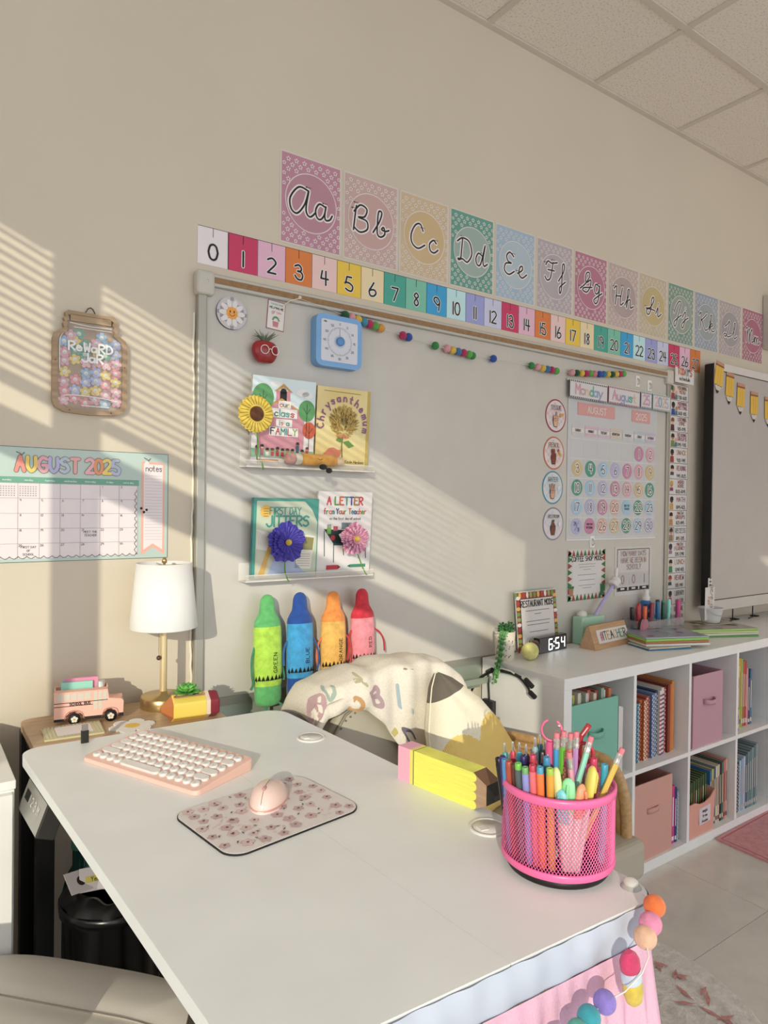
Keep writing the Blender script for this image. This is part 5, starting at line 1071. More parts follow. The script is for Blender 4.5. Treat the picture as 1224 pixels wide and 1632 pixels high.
for k, (c, nm) in enumerate(cm): marker(2.742+k*.019, -.085-.014*(k % 2), KZ+.004, .135+.006*(k % 3), .0088, c, c, '%s marker in the right half of the clear caddy' % nm, .02*(k-3))
marker(2.868,-.125,KZ,.150,.0105,'#a83a6a','#b52f72','raspberry pink marker standing at the right end of the clear caddy', .05)
m = MB(); m.lathe([(.006,0),(.006,.060)], mat('#c9c9cc', .4), 10); 
for k in range(4): place(m.build('white_cap_pen').data, 'x') if False else None
bpy.data.objects.remove(bpy.data.objects['white_cap_pen']) if 'white_cap_pen' in bpy.data.objects else None
bt = thing('spray_bottle', 'small blue cleaner bottle with a white nozzle behind the clear caddy', 'bottle', (2.745, -.048, KZ))
m = MB(); m.lathe([(.026,0),(.028,.004),(.028,.125),(.022,.140),(.015,.146)], mat('#1f5f98', .25, gain=1.5), 20); m.F = cylF(.0285,.0285,.1); m.w0 = .0
for k in range(3): m.poly([(-.7+k*.5,.100),(-.4+k*.5,.118),(-.25+k*.5,.112),(-.5+k*.5,.094)], mat('#c5cfd8', .4), 2)
m.build('bottle_body', bt)
m = MB(); m.lathe([(.016,.146),(.017,.162),(.013,.166),(.0115,.190),(.009,.196),(0,.197)], mat('#d0cccb', .4), 16); m.build('white_nozzle', bt)
bu = thing('white_tin_bucket', 'small white metal bucket holding folded cards in front of the display', 'bucket', (3.070, -.168, KZ+.037)); bu.scale = (.85, .85, .85)
m = MB(); m.lathe([(.042,0),(.046,.002),(.049,.02),(.050,.022),(.055,.045),(.056,.047),(.062,.075),(.065,.078),(.062,.080),(.058,.076),(.046,.006),(0,.005)], mat('#c9c7c6', .35), 30); m.build('bucket_body', bu)
m = MB(); m.tube([(.062*math.cos(t*PI/10), -.02-.045*math.sin(t*PI/10), .072-.030*math.sin(t*PI/10)) for t in range(11)], .0014, mat('#b5b3b0', .3, None, .6), 6); m.build('wire_handle', bu)
for k, (dx, w, h, tx, nm) in enumerate(((-.030,.096,.150,'0-2/20','white card printed with 0-2/20 sticking out of the white bucket'),(.020,.040,.190,'|||','tall narrow barcode strip sticking out of the white bucket'))):
    m = MB(); m.prism([(-w/2,0),(w/2,0),(w/2,h),(-w/2,h)], 0, .0008, mat('#c6c1bf', .5)); m.w0 = .0008
    if k == 0: m.text('0-2/20', .026, .108, .021, BK, .0026, 2, rot=PI/2, n=3); m.line(spline([(-.022,.090),(-.002,.084),(-.008,.072),(-.020,.078),(-.014,.092),(-.004,.104),(-.020,.104)]), .0034, mat('#a8523a', .5), 2)
    else:
        for q in range(9): m.rect(-.008,.012,h*.30+q*.016,h*.30+q*.016+.009, mat('#4a4648', .5), 1)
    m.build('folded_card' if k == 0 else 'barcode_strip', loc=(3.062+dx*.4, -.172+.012*k, KZ+.050), rot=(0, .02, .10), label=nm, cat='card')
for x, s_ in ((3.46, 1), (3.66, 1)):
    m = MB(); m.tube([(0,0,0),(0,0,.055),(-.02,.0,.075)], .0032, BK, 6); m.tube([(-.005,-.01,.002),(-.10,-.03,.002)], .003, BK, 6); m.box(-.004,.028,-.02,.012,0,.006, BK)
    m.build('panel_foot_bracket', loc=(x,-.065,KZ), label='thin black angled bracket foot under the display, %s' % ('nearer the white bucket' if x < 3.5 else 'farther from the white bucket'), cat='bracket')
# books lying flat on top
def flat_book(x, y, z, w, d, h, rz, cover, spine, label, pg='#bdb5a2', art=None, wave=None):
    B = thing('workbook', label, 'book', (x, y, z), (0, 0, rz), 'books lying on the bookcase')
    m = MB(flat_top); m.box(-w/2, w/2, -d/2, d/2, h-.0010, h, mat(cover, .28)); m.box(-w/2, w/2, -d/2, d/2, 0, .0010, mat(spine, .4)); m.box(-w/2, -w/2+.0015, -d/2, d/2, 0, h, mat(spine, .4)) 
    m.box(-w/2,w/2,-d/2,-d/2+.0012,0,h*.98,mat(spine,.4)); m.w0 = h
    if art:
        random.seed(int(x*100)+int(z*1e4))
        for k in range(16): a, b = random.uniform(-w*.42, w*.38), random.uniform(-d*.42, d*.38); m.rect(a, a+random.uniform(.01,.05), b, b+random.uniform(.01,.035), mat(random.choice(art), .3), 1+k)
    m.build('cover', B); m = MB(); m.box(-w/2+.002, w/2-.002, -d/2+.002, d/2-.002, .0012, h-.0012, mat(pg, .8)); m.build('pages', B)
art1 = ['#6a6f8a','#8a8f9a','#a03a5a','#3f5a7a','#9a9a94','#b0a89a']
z = KZ
sp_ = [('#1f6a94','#1f6a94','thin blue paperback at the very bottom of the front stack of books',.006,-.34),('#8f8a72','#c0b8a0','thin tan paperback second from the bottom of the front stack',.006,-.30),('#c4bfb8','#c9c4bd','white-spined workbook with black end bar in the front stack',.009,-.42),('#7fa84a','#a8652a','brown-spined workbook below the green one in the front stack',.009,-.40),('#6aa838','#7fb53a','lime green workbook near the top of the front stack',.010,-.39),('#8a8c98','#9aa0a8','glossy grey picture-covered workbook on top of the front stack',.006,-.40)]
for k, (c, s_, lb, h, rz) in enumerate(sp_):
    w_, d_ = (.20, .13) if k < 2 else (.285, .215)
    flat_book(2.535-.02*(k < 2)+(.05 if k > 1 else 0), -.235-.03*(k < 2)+.006*(k > 2), z, w_, d_, h, rz+PI*0, c, s_, lb, art=art1 if k == 5 else None); z += h+.0004
z = KZ
for k, (c, s_, lb, h, rz) in enumerate((('#3f7a34','#4a8a3c','dark green workbook at the bottom of the right-hand stack',.008,-.42),('#b5b0a0','#bdb8a8','cream workbook in the middle of the right-hand stack',.010,-.40),('#9a9f6a','#a8b86a','olive and cream workbook near the top of the right-hand stack',.009,-.44),('#8f8a78','#8fb55a','open-faced beige and green workbook topping the right-hand stack',.008,-.40))):
    flat_book(2.985, -.195, z, .355, .225, h, rz, c, s_, lb, art=['#7a7262','#a8a088','#8a9a5a','#5f5a50','#b5ad94'] if k == 3 else None); z += h+.0004
# cable hub on the bookcase side
hb = thing('usb_hub_cable', 'black cable bundle with a small hub hanging on the white bookcase end', 'cable', (1.748, -.10, .62))
hk = mat('#171719', .4, gain=1)
def C3(p): return (p[0]-1.748, p[1]+.10, p[2]-.62)
m = MB(); m.tube(spline([C3(p) for p in [(1.730,.03,.50),(1.735,.02,.60),(1.745,-.015,.675),(1.748,-.06,.715),(1.748,-.12,.742),(1.748,-.19,.748),(1.748,-.235,.742)]], 6), .0055, hk, 8); m.build('thick_cable', hb)
m = MB(); m.tube(spline([C3(p) for p in [(1.748,-.078,.722),(1.746,-.082,.69),(1.745,-.088,.63)]], 5), .0032, hk, 8); m.build('thin_cable', hb)
m = MB(); m.tube(spline([C3(p) for p in [(1.748,-.15,.745),(1.746,-.22,.745),(1.744,-.27,.72),(1.742,-.285,.700)]], 5), .004, hk, 8); m.build('short_cable', hb)
m = MB(); m.M = Matrix.Translation(C3((1.744,-.088,.572))); m.box(-.009,.009,-.026,.026,-.062,.058, mat('#2c2d2f', .5, gain=1)); m.box(-.0096,-.009,-.010,.014,-.012,.024, mat('#8a8a8c', .5)); m.build('hub', hb, bevel=.004)
for p, q in (((1.744,-.262,.742),(1.742,-.296,.724)),((1.742,-.285,.704),(1.740,-.310,.692)),((1.746,-.075,.728),(1.746,-.100,.742))):
    m = MB(); m.tube([C3(p), C3(q)], .0085, hk, 8); m.build('plug', hb)
m = MB(); m.tube([C3((1.745,-.14,.752)),C3((1.738,-.15,.758)),C3((1.738,-.20,.758)),C3((1.745,-.21,.750))], .003, mat('#c9c6c4', .2), 6); m.build('clear_clip', hb)
m = MB(); m.tube(spline([(0,0,0),(.006,-.004,-.15),(-.01,-.006,-.33),(.012,-.004,-.6)], 5), .0022, mat('#c4bfb5', .5), 6); m.tube(spline([(.02,0,-.02),(.012,-.004,-.2),(.022,-.006,-.36),(.03,-.004,-.6)], 5), .0022, mat('#c4bfb5', .5), 6); m.build('white_cable', loc=(1.715,-.012,.66), label='thin white cords running down the wall beside the bookcase', cat='cord')

# ================================================================== SIDE TABLE
TZ = .800
st = thing('side_table', 'small light oak side table with black metal legs against the wall', 'table', (.46, -.165, 0))
oak = mat('#a58a6c', .45, 'wood', c2='#967a5c', gain=1.5)
m = MB(flat_top); m.prism(rrect(-.222,.205,-.150,.130,.030), TZ-.018, TZ, oak); m.build('oak_top', st, bevel=.001)
bl = mat('#15130f', .4, gain=1)
for x, y in ((-.205,-.125),(-.205,.105),(.185,-.125),(.185,.105)): m = MB(); m.box(x-.017,x+.017,y-.017,y+.017,0,TZ-.018,bl); m.build('leg', st)
m = MB(); m.box(-.205,.185,-.130,-.110,TZ-.045,TZ-.019,bl); m.box(-.215,-.190,-.108,.088,TZ-.045,TZ-.019,bl); m.box(.172,.198,-.108,.088,TZ-.045,TZ-.019,bl); m.build('apron', st)
m = MB(); m.box(-.19,.17,-.12,.10,.16,.175,bl); m.build('lower_shelf', st)
m = MB(); m.tube([(0,0,0),(0,-.012,.012),(.0,-.02,.012)], .014, bl, 10); m.tube([(.03,0,0),(.03,-.012,.012)], .012, bl, 10); m.build('cable_clamp', loc=(.232,-.325,.786), label='black cable clamp at the left front corner of the oak side table', cat='clamp')
m = MB(); m.box(-.095,.095,-.010,.010,0,.012,bl); m.build('power_bar', loc=(.43,-.328,TZ), rot=(0,0,-.06), label='thin black power bar on the oak table along the desk edge', cat='power strip')
us = thing('usb_plug', 'black usb plug standing up between side table and desk', 'plug', (.322, -.345, TZ))
m = MB(); m.box(-.0075,.0075,-.004,.004,.012,.046,mat('#22231f', .5, gain=1)); m.build('plug_body', us, bevel=.001); m = MB(); m.box(-.006,.006,-.0025,.0025,.046,.058,mat('#9a9a9a', .3, None, .8)); m.build('metal_tip', us); m = MB(); m.tube([(0,0,-.04),(0,0,.012)], .003, hk, 6); m.build('lead', us)
# lamp
lp = thing('table_lamp', 'brass table lamp with a white drum shade and pull chain on the side table', 'lamp', (.562, -.105, TZ))
br = mat('#a8905f', .28, None, .9, gain=1.5); br2 = mat('#cbb78c', .35, None, .5, gain=1.4)
m = MB(); m.lathe([(.056,0),(.057,.002),(.057,.026),(.054,.030),(.012,.032),(.010,.040),(0,.040)], br, 40); m.build('base', lp)
m = MB(); m.lathe([(.0085+(.0012 if k % 2 else 0), .036+k*.0028) for k in range(62)], br2, 16); m.build('ribbed_pole', lp)
m = MB()
n = 48; 
m.lathe([(.0835,.205),(.0850,.207),(.0690,.372),(.0675,.372),(.0835,.207),(.0835,.205)], mat('#cfcad0', .8, gain=1.5), n, caps=False); m.build('shade', lp)
m = MB(); m.tube([(-.068,0,.366),(.068,0,.366)], .0015, br, 6); m.tube([(0,-.068,.366),(0,.068,.366)], .0015, br, 6); m.lathe([(.012,.212),(.012,.25),(.003,.255),(.003,.37),(.007,.374),(.005,.384),(0,.386)], br, 12); m.build('shade_carrier', lp)
m = MB()
for k in range(22): m.ball((-.014,-.006,.206-k*.0034), .0014, br, 6, 4)
m.ball((-.014,-.006,.128), .0062, mat('#4a2f1c', .3, gain=1.3), 12, 8); m.build('pull_chain', lp, kind='stuff')
# school bus
bs = thing('school_bus_organizer', 'pink wooden school bus desk organizer with black flower wheels', 'desk organizer', (.375, -.125, TZ), (0, 0, -.20))
pk = mat('#d19a8a', .5, gain=1.5); bkk = mat('#1c1718', .5, gain=1)
prof = [(-.074,.012),(-.050,.012),(-.048,.022),(-.040,.030),(-.030,.032),(-.020,.030),(-.012,.022),(-.010,.012),(.032,.012),(.034,.022),(.042,.030),(.050,.031),(.058,.028),(.064,.020),(.066,.014),(.078,.014),(.079,.046),(.074,.052),(.046,.056),(.043,.078),(-.074,.078)]
m = MB(); m.prism(prof, -.002, .024, pk); m.prism(prof, -.030, -.004+.0, pk) if False else None; m.build('front_panel', bs, bevel=.0008)
m = MB(); m.box(-.074,.044,.002,.034,.012,.030,pk); m.box(.044,.078,.002,.034,.014,.050,pk); m.box(-.074,-.071,.002,.034,.030,.080,pk); m.box(.041,.044,.002,.034,.030,.080,pk); m.box(-.074,.044,.031,.034,.030,.080,pk); m.build('tray', bs, bevel=.0006)
m = MB(); m.w0 = .024; wn = mat('#c0b8ac', .35)
for k in range(5): m.rect(-.068+k*.0150, -.055+k*.0150, .058, .074, wn, 1)
for k in range(3): m.rect(.012+k*.0105, .020+k*.0105, .050 if k == 2 else .032, .074, wn, 1)
m.rect(-.074,.043,.052,.0535, bkk, 2); m.rect(-.074,.010,.044,.0455, bkk, 2); m.text('SCHOOL BUS', -.018, .0462, .0055, bkk, .0012, 3, cond=1.0, n=2)
m.rect(-.074,-.050,.010,.016,bkk,2); m.rect(-.010,.034,.010,.017,bkk,2); m.rect(.066,.079,.010,.018,bkk,2); m.line(spline([(.030,.012),(.036,.028),(.050,.033),(.064,.028),(.068,.014)]), .0012, mat('#8a4a40', .5), 2, False); m.line(spline([(-.052,.012),(-.046,.028),(-.030,.034),(-.014,.028),(-.008,.012)]), .0012, mat('#8a4a40', .5), 2, False)
m.build('painted_details', bs)
for x in (-.030, .050):
    m = MB(); m.lathe([(.0135,0),(.0135,.006),(0,.006)], bkk, 24); m.M = None; m.F = flat_top; m.w0 = .0062
    for k in range(5): a = PI/2+2*PI*k/5; m.disc(.0045*math.cos(a), .0045*math.sin(a), .0034, mat('#d0c8bb', .5), 1, 10)
    m.disc(0,0,.0022,mat('#b59a4a',.5),3,8); m.build('wheel', bs, (x,-.022,.0135), (PI/2,0,0))
for k, (c, nm, x0, x1, z1, y) in enumerate((('#7fbfae','mint green sticky note pad in front slot of the pink bus',-.060,.010,.094,.006),('#d07a9a','hot pink sticky note pad behind the mint one in the bus',-.050,.022,.101,.014),('#b9a0c0','lilac sticky note pad at the back of the pink bus',-.056,.016,.100,.020))):
    m = MB(); m.box(x0,x1,0,.005,.032,z1,mat(c,.6)); o = m.build('sticky_note_pad', label=nm, cat='note pad', group='note pads in the pink bus'); o.matrix_world = Matrix.Translation((.375,-.125,TZ)) @ Matrix.Rotation(-.20, 4, 'Z') @ Matrix.Translation((0, y, 0))
m = MB(); m.lathe([(.010,.032),(.010,.088),(.0085,.090)], mat('#b5b3ae', .2, None, .4), 14); o = m.build('tape_roll', label='small grey cylinder in the front slot of the pink bus by the hood', cat='tape'); o.matrix_world = Matrix.Translation((.375,-.125,TZ)) @ Matrix.Rotation(-.20, 4, 'Z') @ Matrix.Translation((.028, .018, 0))
# note pad and daisy coaster
m = MB(flat_top); m.prism([(-.063,-.046),(.060,-.050),(.064,.044),(-.058,.046)], 0, .004, mat('#b8b088', .7)); m.w0 = .004
m.rect(-.062,.060,-.046,.042, mat('#bdb894', .6), 1); m.rect(-.036,.040,-.036,.030, mat('#cdc6c6', .6), 3)
for k in range(16): m.rect(-.060+k*.0076,-.056+k*.0076,.034,.040, mat(['#8a8a4a','#c98a94','#5f8a6a'][k % 3], .6), 2); m.line([(-.060+k*.0076,-.045),(-.060+k*.0076,.04)], .0006, mat('#8f8f62', .6), 2, False)
m.build('notepad', loc=(.328,-.192,TZ), rot=(0,0,-.06), label='checked cream notepad with a white centre lying before the pink bus', cat='notepad')
dc = thing('beaded_daisy_coaster', 'white beaded daisy coaster with a yellow beaded centre', 'coaster', (.450,-.232,TZ))
pts = []
for k in range(60): t = 2*PI*k/60; r = .034+.019*abs(math.cos(3*t))**.6; pts.append((r*math.cos(t), r*math.sin(t)))
m = MB(flat_top); m.prism(pts, 0, .002, mat('#bdb8b0', .6)); m.build('backing', dc)
m = MB(); m2 = MB()
for i in range(-16, 17):
    for j in range(-16, 17):
        x = (i+(j % 2)*.5)*.0034; y = j*.0031; r = math.hypot(x, y); t = math.atan2(y, x)
        if r > .033+.019*abs(math.cos(3*t))**.6: continue
        q = m2 if r < .017 else m; q.ball((x,y,.0028), .0018, mat('#d0aa3a' if r < .017 else '#cfcac6', .35), 5, 3)
m.build('white_beads', dc, kind='stuff'); m2.build('yellow_beads', dc, kind='stuff')
# ceramic pencil planter
cp = thing('pencil_planter', 'glossy yellow ceramic pencil-shaped planter lying on its side', 'planter', (.583,-.243,TZ+.030), (0, 0, -.10))
def hexr(r, k): return [(r*math.cos(PI/6+k*PI/3*0+q*PI/3), r*math.sin(PI/6+q*PI/3)) for q in range(6)]
def hexloft(secs, c, nm, bev=.003, sub=0):
    m = MB(); vs = []; 
    for x, r in secs: vs += [(x, a, b) for a, b in hexr(r, 0)]
    n = len(secs); fs = [(i*6+j, i*6+(j+1) % 6, i*6+6+(j+1) % 6, i*6+6+j) for i in range(n-1) for j in range(6)]+[tuple(range(5,-1,-1)), tuple(range((n-1)*6, n*6))]
    m.add(vs, fs, c); return m.build(nm, cp, bevel=bev, seg=3)
hexloft([(-.044,.0335),(.036,.034)], mat('#c9ac38', .18, gain=1.6), 'body'); hexloft([(-.069,.006),(-.043,.0325)], mat('#a8602a', .2, gain=1.4), 'tip', .002)
hexloft([(.035,.0338),(.045,.0338)], mat('#cfbba8', .2), 'white_band', .001); hexloft([(.0445,.034),(.064,.034),(.069,.029)], mat('#7a2232', .15, gain=1.3), 'eraser_end', .004)
m = MB(); m.prism(rrect(-.040,.034,-.016,.016,.006), .028, .0305, mat('#8a6a50', .9, 'plush'), F=flat_top)
random.seed(6)
for k in range(60): m.ball((random.uniform(-.038,.032), random.uniform(-.014,.014), .031), .0022, mat(random.choice(['#7a5a44','#a88a6a','#5a3a2a']), .9), 5, 4)
m.build('gravel', cp, kind='stuff')
m = MB()
for lay in range(4):
    n = 9-lay
    for k in range(n): a = 2*PI*k/n+lay*.35; e = .25+.42*lay; leaf(m, (-.006+.004*math.cos(a),.004*math.sin(a),.032+.003*lay), (math.cos(a), math.sin(a), e), .034-.005*lay, .0085, mat(['#3f8a2a','#56a03a','#6ab548','#4a9636'][lay], .35), .35)
m.build('succulent', cp)

# ================================================================== DESK
DZ = .820; DA = -.053
dk = thing('white_desk', 'large white adjustable desk with rounded corners across the foreground', 'desk', (.2005, -.318, 0))
SH = Matrix(((1, -.053, 0, 0), (-.0526, 1, 0, 0), (0, 0, 1, 0), (0, 0, 0, 1))); MB.DEF = SH
# local: +x to the right, -y towards the camera
DWD, DLN = .573, 1.015
dtop = mat('#c6c8cb', .40, gain=1.5)
def half(x0, x1, left):
    r = .045; n = 6; P = []
    def arc(cx, cy, t0): return [(cx+r*math.cos(t0+PI/2*k/n), cy+r*math.sin(t0+PI/2*k/n)) for k in range(n+1)]
    if left: return arc(x0+r, -r, PI/2)+arc(x0+r, -DLN+r, PI)+[(x1, -DLN), (x1, 0)]
    return arc(x1-r, -DLN+r, 1.5*PI)+arc(x1-r, -r, 0)+[(x0, 0), (x0, -DLN)]
for a, b_, l in ((0, .3055, True), (.3061, DWD, False)):
    m = MB(flat_top); m.prism(half(a, b_, l), DZ-.020, DZ, dtop); m.build('desktop_panel', dk, bevel=.0018)
for x in (.21, .47):
    m = MB(); m.box(x-.04, x+.04, -.62, -.54, .02, DZ-.045, bl); m.build('lifting_column', dk)
    m = MB(); m.box(x-.035, x+.035, -.93, -.12, 0, .025, bl); m.build('foot', dk)
m = MB(); m.box(.06, .53, -.64, -.52, DZ-.045, DZ-.021, bl); m.build('cross_beam', dk)
ctl = MB(lambda u, v, w: (-w, u, v)); ctl.w0 = 0
m = MB(); m.M = SH @ Matrix.Translation((.005, -.175, DZ-.052)) @ Matrix.Rotation(.35, 4, 'Y'); m.box(-.012, .020, -.075, .075, -.034, .026, mat('#2a2826', .4, gain=1)); q = m.build('control_box', dk, bevel=.002)
m = MB(lambda u, v, w: (-.0122-w, -u, v)); m.M = SH @ Matrix.Translation((.005, -.175, DZ-.052)) @ Matrix.Rotation(.35, 4, 'Y'); m.rect(-.073, .073, -.032, .024, mat('#8f8d8a', .3, None, .4), 1)
m.text('^ 1 2 3 M', 0, -.006, .014, mat('#c9c6c0', .4), .002, 3, sp=1.6, n=3); m.rect(-.060, -.030, -.008, .010, bl, 2); m.build('button_plate', q)
MB.DEF = None
def on_desk(lx, ly): c, s_ = math.cos(DA), math.sin(DA); return (.2005+lx*c-ly*s_, -.318+lx*s_+ly*c)
for (x, y), nm in (((.735,-.578),'far end of the desk by the blanket'), ((.764,-1.100),'pink pen holder')):
    g = thing('cable_grommet', 'round white grommet cap in the desk top beside the blanket' if nm[0] == 'f' else 'round white cable grommet cap half hidden behind the %s' % nm, 'grommet', (x, y, DZ))
    m = MB(); m.lathe([(.031,0),(.031,.002),(.029,.003),(.026,.003),(.0255,.0008),(0,.0008)], mat('#cfccca', .3), 36); m.build('ring', g)
    m = MB(); m.lathe([(.0245,.0012),(.024,.0026),(0,.0026)], mat('#c9c6c4', .3), 32); m.build('lid', g)
    m = MB(flat_top); m.w0 = .0024; m.prism([(-.020,-.006),(-.008,-.009),(-.006,.006),(-.018,.009)], .0026, .0040, mat('#d6d3d0', .3)); m.build('cable_flap', g)
# keyboard
kb = thing('pink_keyboard', 'pink wedge keyboard with round white keys near the left edge of the desk', 'keyboard', (.4305, -.390, DZ), (0, 0, math.atan2(-.285, .127)+0.0))
kp = mat('#d6a69a', .45, gain=1.45); kl, kw_ = .312, .150
# local +x runs along the length (from far left towards the mouse), local -y points to the typist
kb.rotation_euler = (0, 0, math.atan2(-.282, .126))
def ztop(y): return .0085+(.014)*(1+y/kw_)
m = MB(); pts = rrect(0, kl, -kw_, 0, .012); n = len(pts)
m.add([(a, b, 0) for a, b in pts]+[(a, b, ztop(b)) for a, b in pts], [tuple(range(n-1,-1,-1)), tuple(range(n, 2*n))]+[(i, (i+1) % n, n+(i+1) % n, n+i) for i in range(n)], kp); m.build('case', kb, bevel=.0018)
wk = mat('#cfcccb', .35); slope = .014/kw_
rk = MB(); rk.lathe([(.0082,0),(.0086,.002),(.0082,.0046),(.006,.0050),(0,.0046)], wk, 20); rk.M = Matrix.Identity(4); rk.F = flat_top; rk.w0 = .005; rk.line([(-.002,-.001),(.002,-.001)], .0008, mat('#8a8a8e', .5), 1)
rk_me = None; pill = {}
def key(x, y, w):
    global rk_me
    z = ztop(y)
    if w < .02:
        if rk_me is None: o = rk.build('key', kb); rk_me = o.data
        else: o = place(rk_me, 'key', kb)
    else:
        k = round(w, 4)
        if k not in pill: q = MB(flat_top); q.prism(rrect(-w/2, w/2, -.0082, .0082, .0080), 0, .0046, wk); o = q.build('key', kb, bevel=.0006, seg=1); pill[k] = o.data
        else: o = place(pill[k], 'key', kb)
    o.location = (x, y, z); o.rotation_euler = (math.atan(slope), 0, 0)
P_ = .0201; rows_k = [[('w',1.25)]+[('k',1)]*13, [('k',1)]*13+[('w',1.5)], [('w',1.5)]+[('k',1)]*13, [('w',1.8)]+[('k',1)]*11+[('w',1.9)], [('w',2.3)]+[('k',1)]*10+[('w',1.7)], [('k',1)]*4+[('w',5.2)]+[('k',1)]*5]
for r_, row in enumerate(rows_k):
    tot = sum(w for _, w in row); x = .012+0*tot; sc = (kl-.024)/tot; y = -.022-r_*.0215
    for _, w in row: key(x+w*sc/2, y, .0172 if w == 1 else w*sc-.003); x += w*sc
m = MB(flat_top); m.w0 = ztop(-.006)+.0; 
for k in range(3): m.disc(.13+k*.012, -.007, .0011, mat('#e8e4e0', .4), 2, 8)
m.build('indicator_dots', kb, kind='stuff')
# mouse mat
mm = thing('mouse_mat', 'rounded mouse mat with mauve flowers on white and a black rubber edge', 'mouse mat', (.500, -.858, DZ), (0, 0, .135))
q0 = rrect(-.126, .126, -.095, .095, .030, 8)
m = MB(flat_top); m.prism(q0, 0, .0028, mat('#1d1b1c', .8, gain=1)); m.build('rubber_base', mm)
m = MB(flat_top); m.prism([(a*.99, b*.99) for a, b in q0], .0028, .0036, mat('#c9c2c2', .75)); m.w0 = .0036
random.seed(12); fc = mat('#b5979a', .75); fc2 = mat('#c4a9a8', .75); dkc = mat('#4d4749', .75)
pts = []
for k in range(900):
    x, y = random.uniform(-.118,.118), random.uniform(-.088,.088)
    if math.hypot(max(abs(x)-.094, 0), max(abs(y)-.063, 0)) > .022: continue
    if all(math.hypot(x-a, y-b) > .0225 for a, b in pts): pts.append((x, y))
for i, (x, y) in enumerate(pts):
    a0 = random.uniform(0, 6); R = random.uniform(.0075, .011); P2 = []
    for k in range(40): t = 2*PI*k/40; r = R*(.68+.36*abs(math.cos(2.5*t))); P2.append((x+r*math.cos(t+a0), y+r*math.sin(t+a0)))
    m.poly(P2, fc if i % 3 else fc2, 2+i % 2); m.poly([(x-.0022, y-.0012), (x+.001, y-.0022), (x+.0026, y+.001), (x-.0008, y+.002)], dkc, 5)
for k in range(70):
    x, y = random.uniform(-.115,.115), random.uniform(-.085,.085); a0 = random.uniform(0, 3); m.poly([(x+.0045*math.cos(a0), y+.0045*math.sin(a0)), (x-.0016*math.sin(a0), y+.0016*math.cos(a0)), (x-.0045*math.cos(a0), y-.0045*math.sin(a0)), (x+.0016*math.sin(a0), y-.0016*math.cos(a0))], dkc if k % 3 == 0 else fc2, 6)
m.build('printed_top', mm)
ms = thing('pink_mouse', 'glossy pale pink computer mouse on the floral mat', 'mouse', (.515, -.826, DZ+.0036), (0, 0, .62-PI/2+.25))
def mf(hs, z0=0):
    def fn(u, v):
        a = 2*PI*u; r = math.sin(v*PI/2)**.75; x = .031*r*math.cos(a)*(1+.06*math.sin(a)); y = .053*r*math.sin(a)*(1 if math.sin(a) > 0 else 1.0)
        return (x, y, z0+hs*(max(0, 1-(r**2.4)))**.5*(1-.18*(y/.053)))
    return fn
m = MB(); m.grid(mf(.034), 36, 14, mat('#d6b2ac', .18, gain=1.45)); m.build('shell', ms)
m = MB(); m.lathe([(.028,.0),(.031,.003),(.031,.006)], mat('#c48f88', .3), 36, sy=1.7); m.build('base_band', ms)
m = MB(); m.ball((0,-.028,.0335), .0048, mat('#b5857f', .3), 12, 8, .7, 1.6, .7); mz = lambda y: .034*math.sqrt(max(0, 1-(abs(y)/.053)**2.4))*(1-.18*(y/.053))+.0002
for ya, yb in ((-.050,-.034),(-.020,.006)): m.tube([(0, ya+(yb-ya)*k/8, mz(ya+(yb-ya)*k/8)) for k in range(9)], .0005, mat('#8f625c', .5), 4)
m.build('wheel_and_seams', ms)
# pencil block
pbk = thing('wooden_pencil_block', 'chunky yellow wooden pencil block with a pink eraser end on the desk', 'decoration', (.7615, -.862, DZ), (0, 0, math.atan2(-.198, .031)))
hb_ = .062; tk_ = .036
def pb(x0, x1, c, nm, poly=None):
    m = MB(); m.prism(poly or [(x0,0),(x1,0),(x1,hb_),(x0,hb_)], -tk_, 0, c, F=lambda a, b, w: (a, -w, b)); m.build(nm, pbk, bevel=.0008)
pb(0, .030, mat('#d98fa6', .5, gain=1.5), 'pink_eraser'); pb(.0301, .038, mat('#c9bc45', .5, gain=1.5), 'yellow_band'); pb(.0381, .040, mat('#4a4a20', .5), 'dark_stripe'); ybl = mat('#d2c93c', .5, 'brush', gain=1.5)
pb(.0401, .176, ybl, 'yellow_shaft')
pol = [(.1761,0)]+[(.1761,hb_)]; sc_ = [(.176-.0035*abs(math.sin(k*PI/4*1.0))*0+.1e-3, hb_*k/16) for k in range(17)]
m = MB(); m.prism([(.1762,0),(.205,.014),(.205,.048),(.1762,hb_)], -tk_, 0, mat('#a98c72', .6, 'wood', c2='#9a7a5e'), mat('#6a4a34', .6), F=lambda a, b, w: (a, -w, b))
for k in range(4): m.F = lambda a, b, w: (a, -w, b)
m.build('bare_wood', pbk, bevel=.0006)
m = MB(); m.prism([(.2051,.014),(.222,.026),(.222,.036),(.2051,.048)], -tk_, 0, mat('#141212', .5, gain=1), F=lambda a, b, w: (a, -w, b)); m.build('black_tip', pbk, bevel=.0005)
m = MB(lambda u, v, w: (u, -tk_*0-w, v)); m.w0 = .0001
m.build('blank') if False else None
m = MB(lambda u, v, w: (u, -w, v))
for k in range(4): m.disc(.1766, hb_*(k+.5)/4, hb_/8, ybl, 1, 16)
m.build('scallops', pbk)
m = MB(); m.ball((0,0,.006), .010, mat('#d8d6cf', .05, alpha=.55), 14, 8, 1, 1, .6); m.lathe([(.014,0),(.012,.003),(.006,.006)], mat('#c9c7c0', .1, alpha=.5), 16); m.build('corner_bumper', loc=(.806,-1.330,DZ), label='clear round bumper at the near right corner of the white desk', cat='bumper')

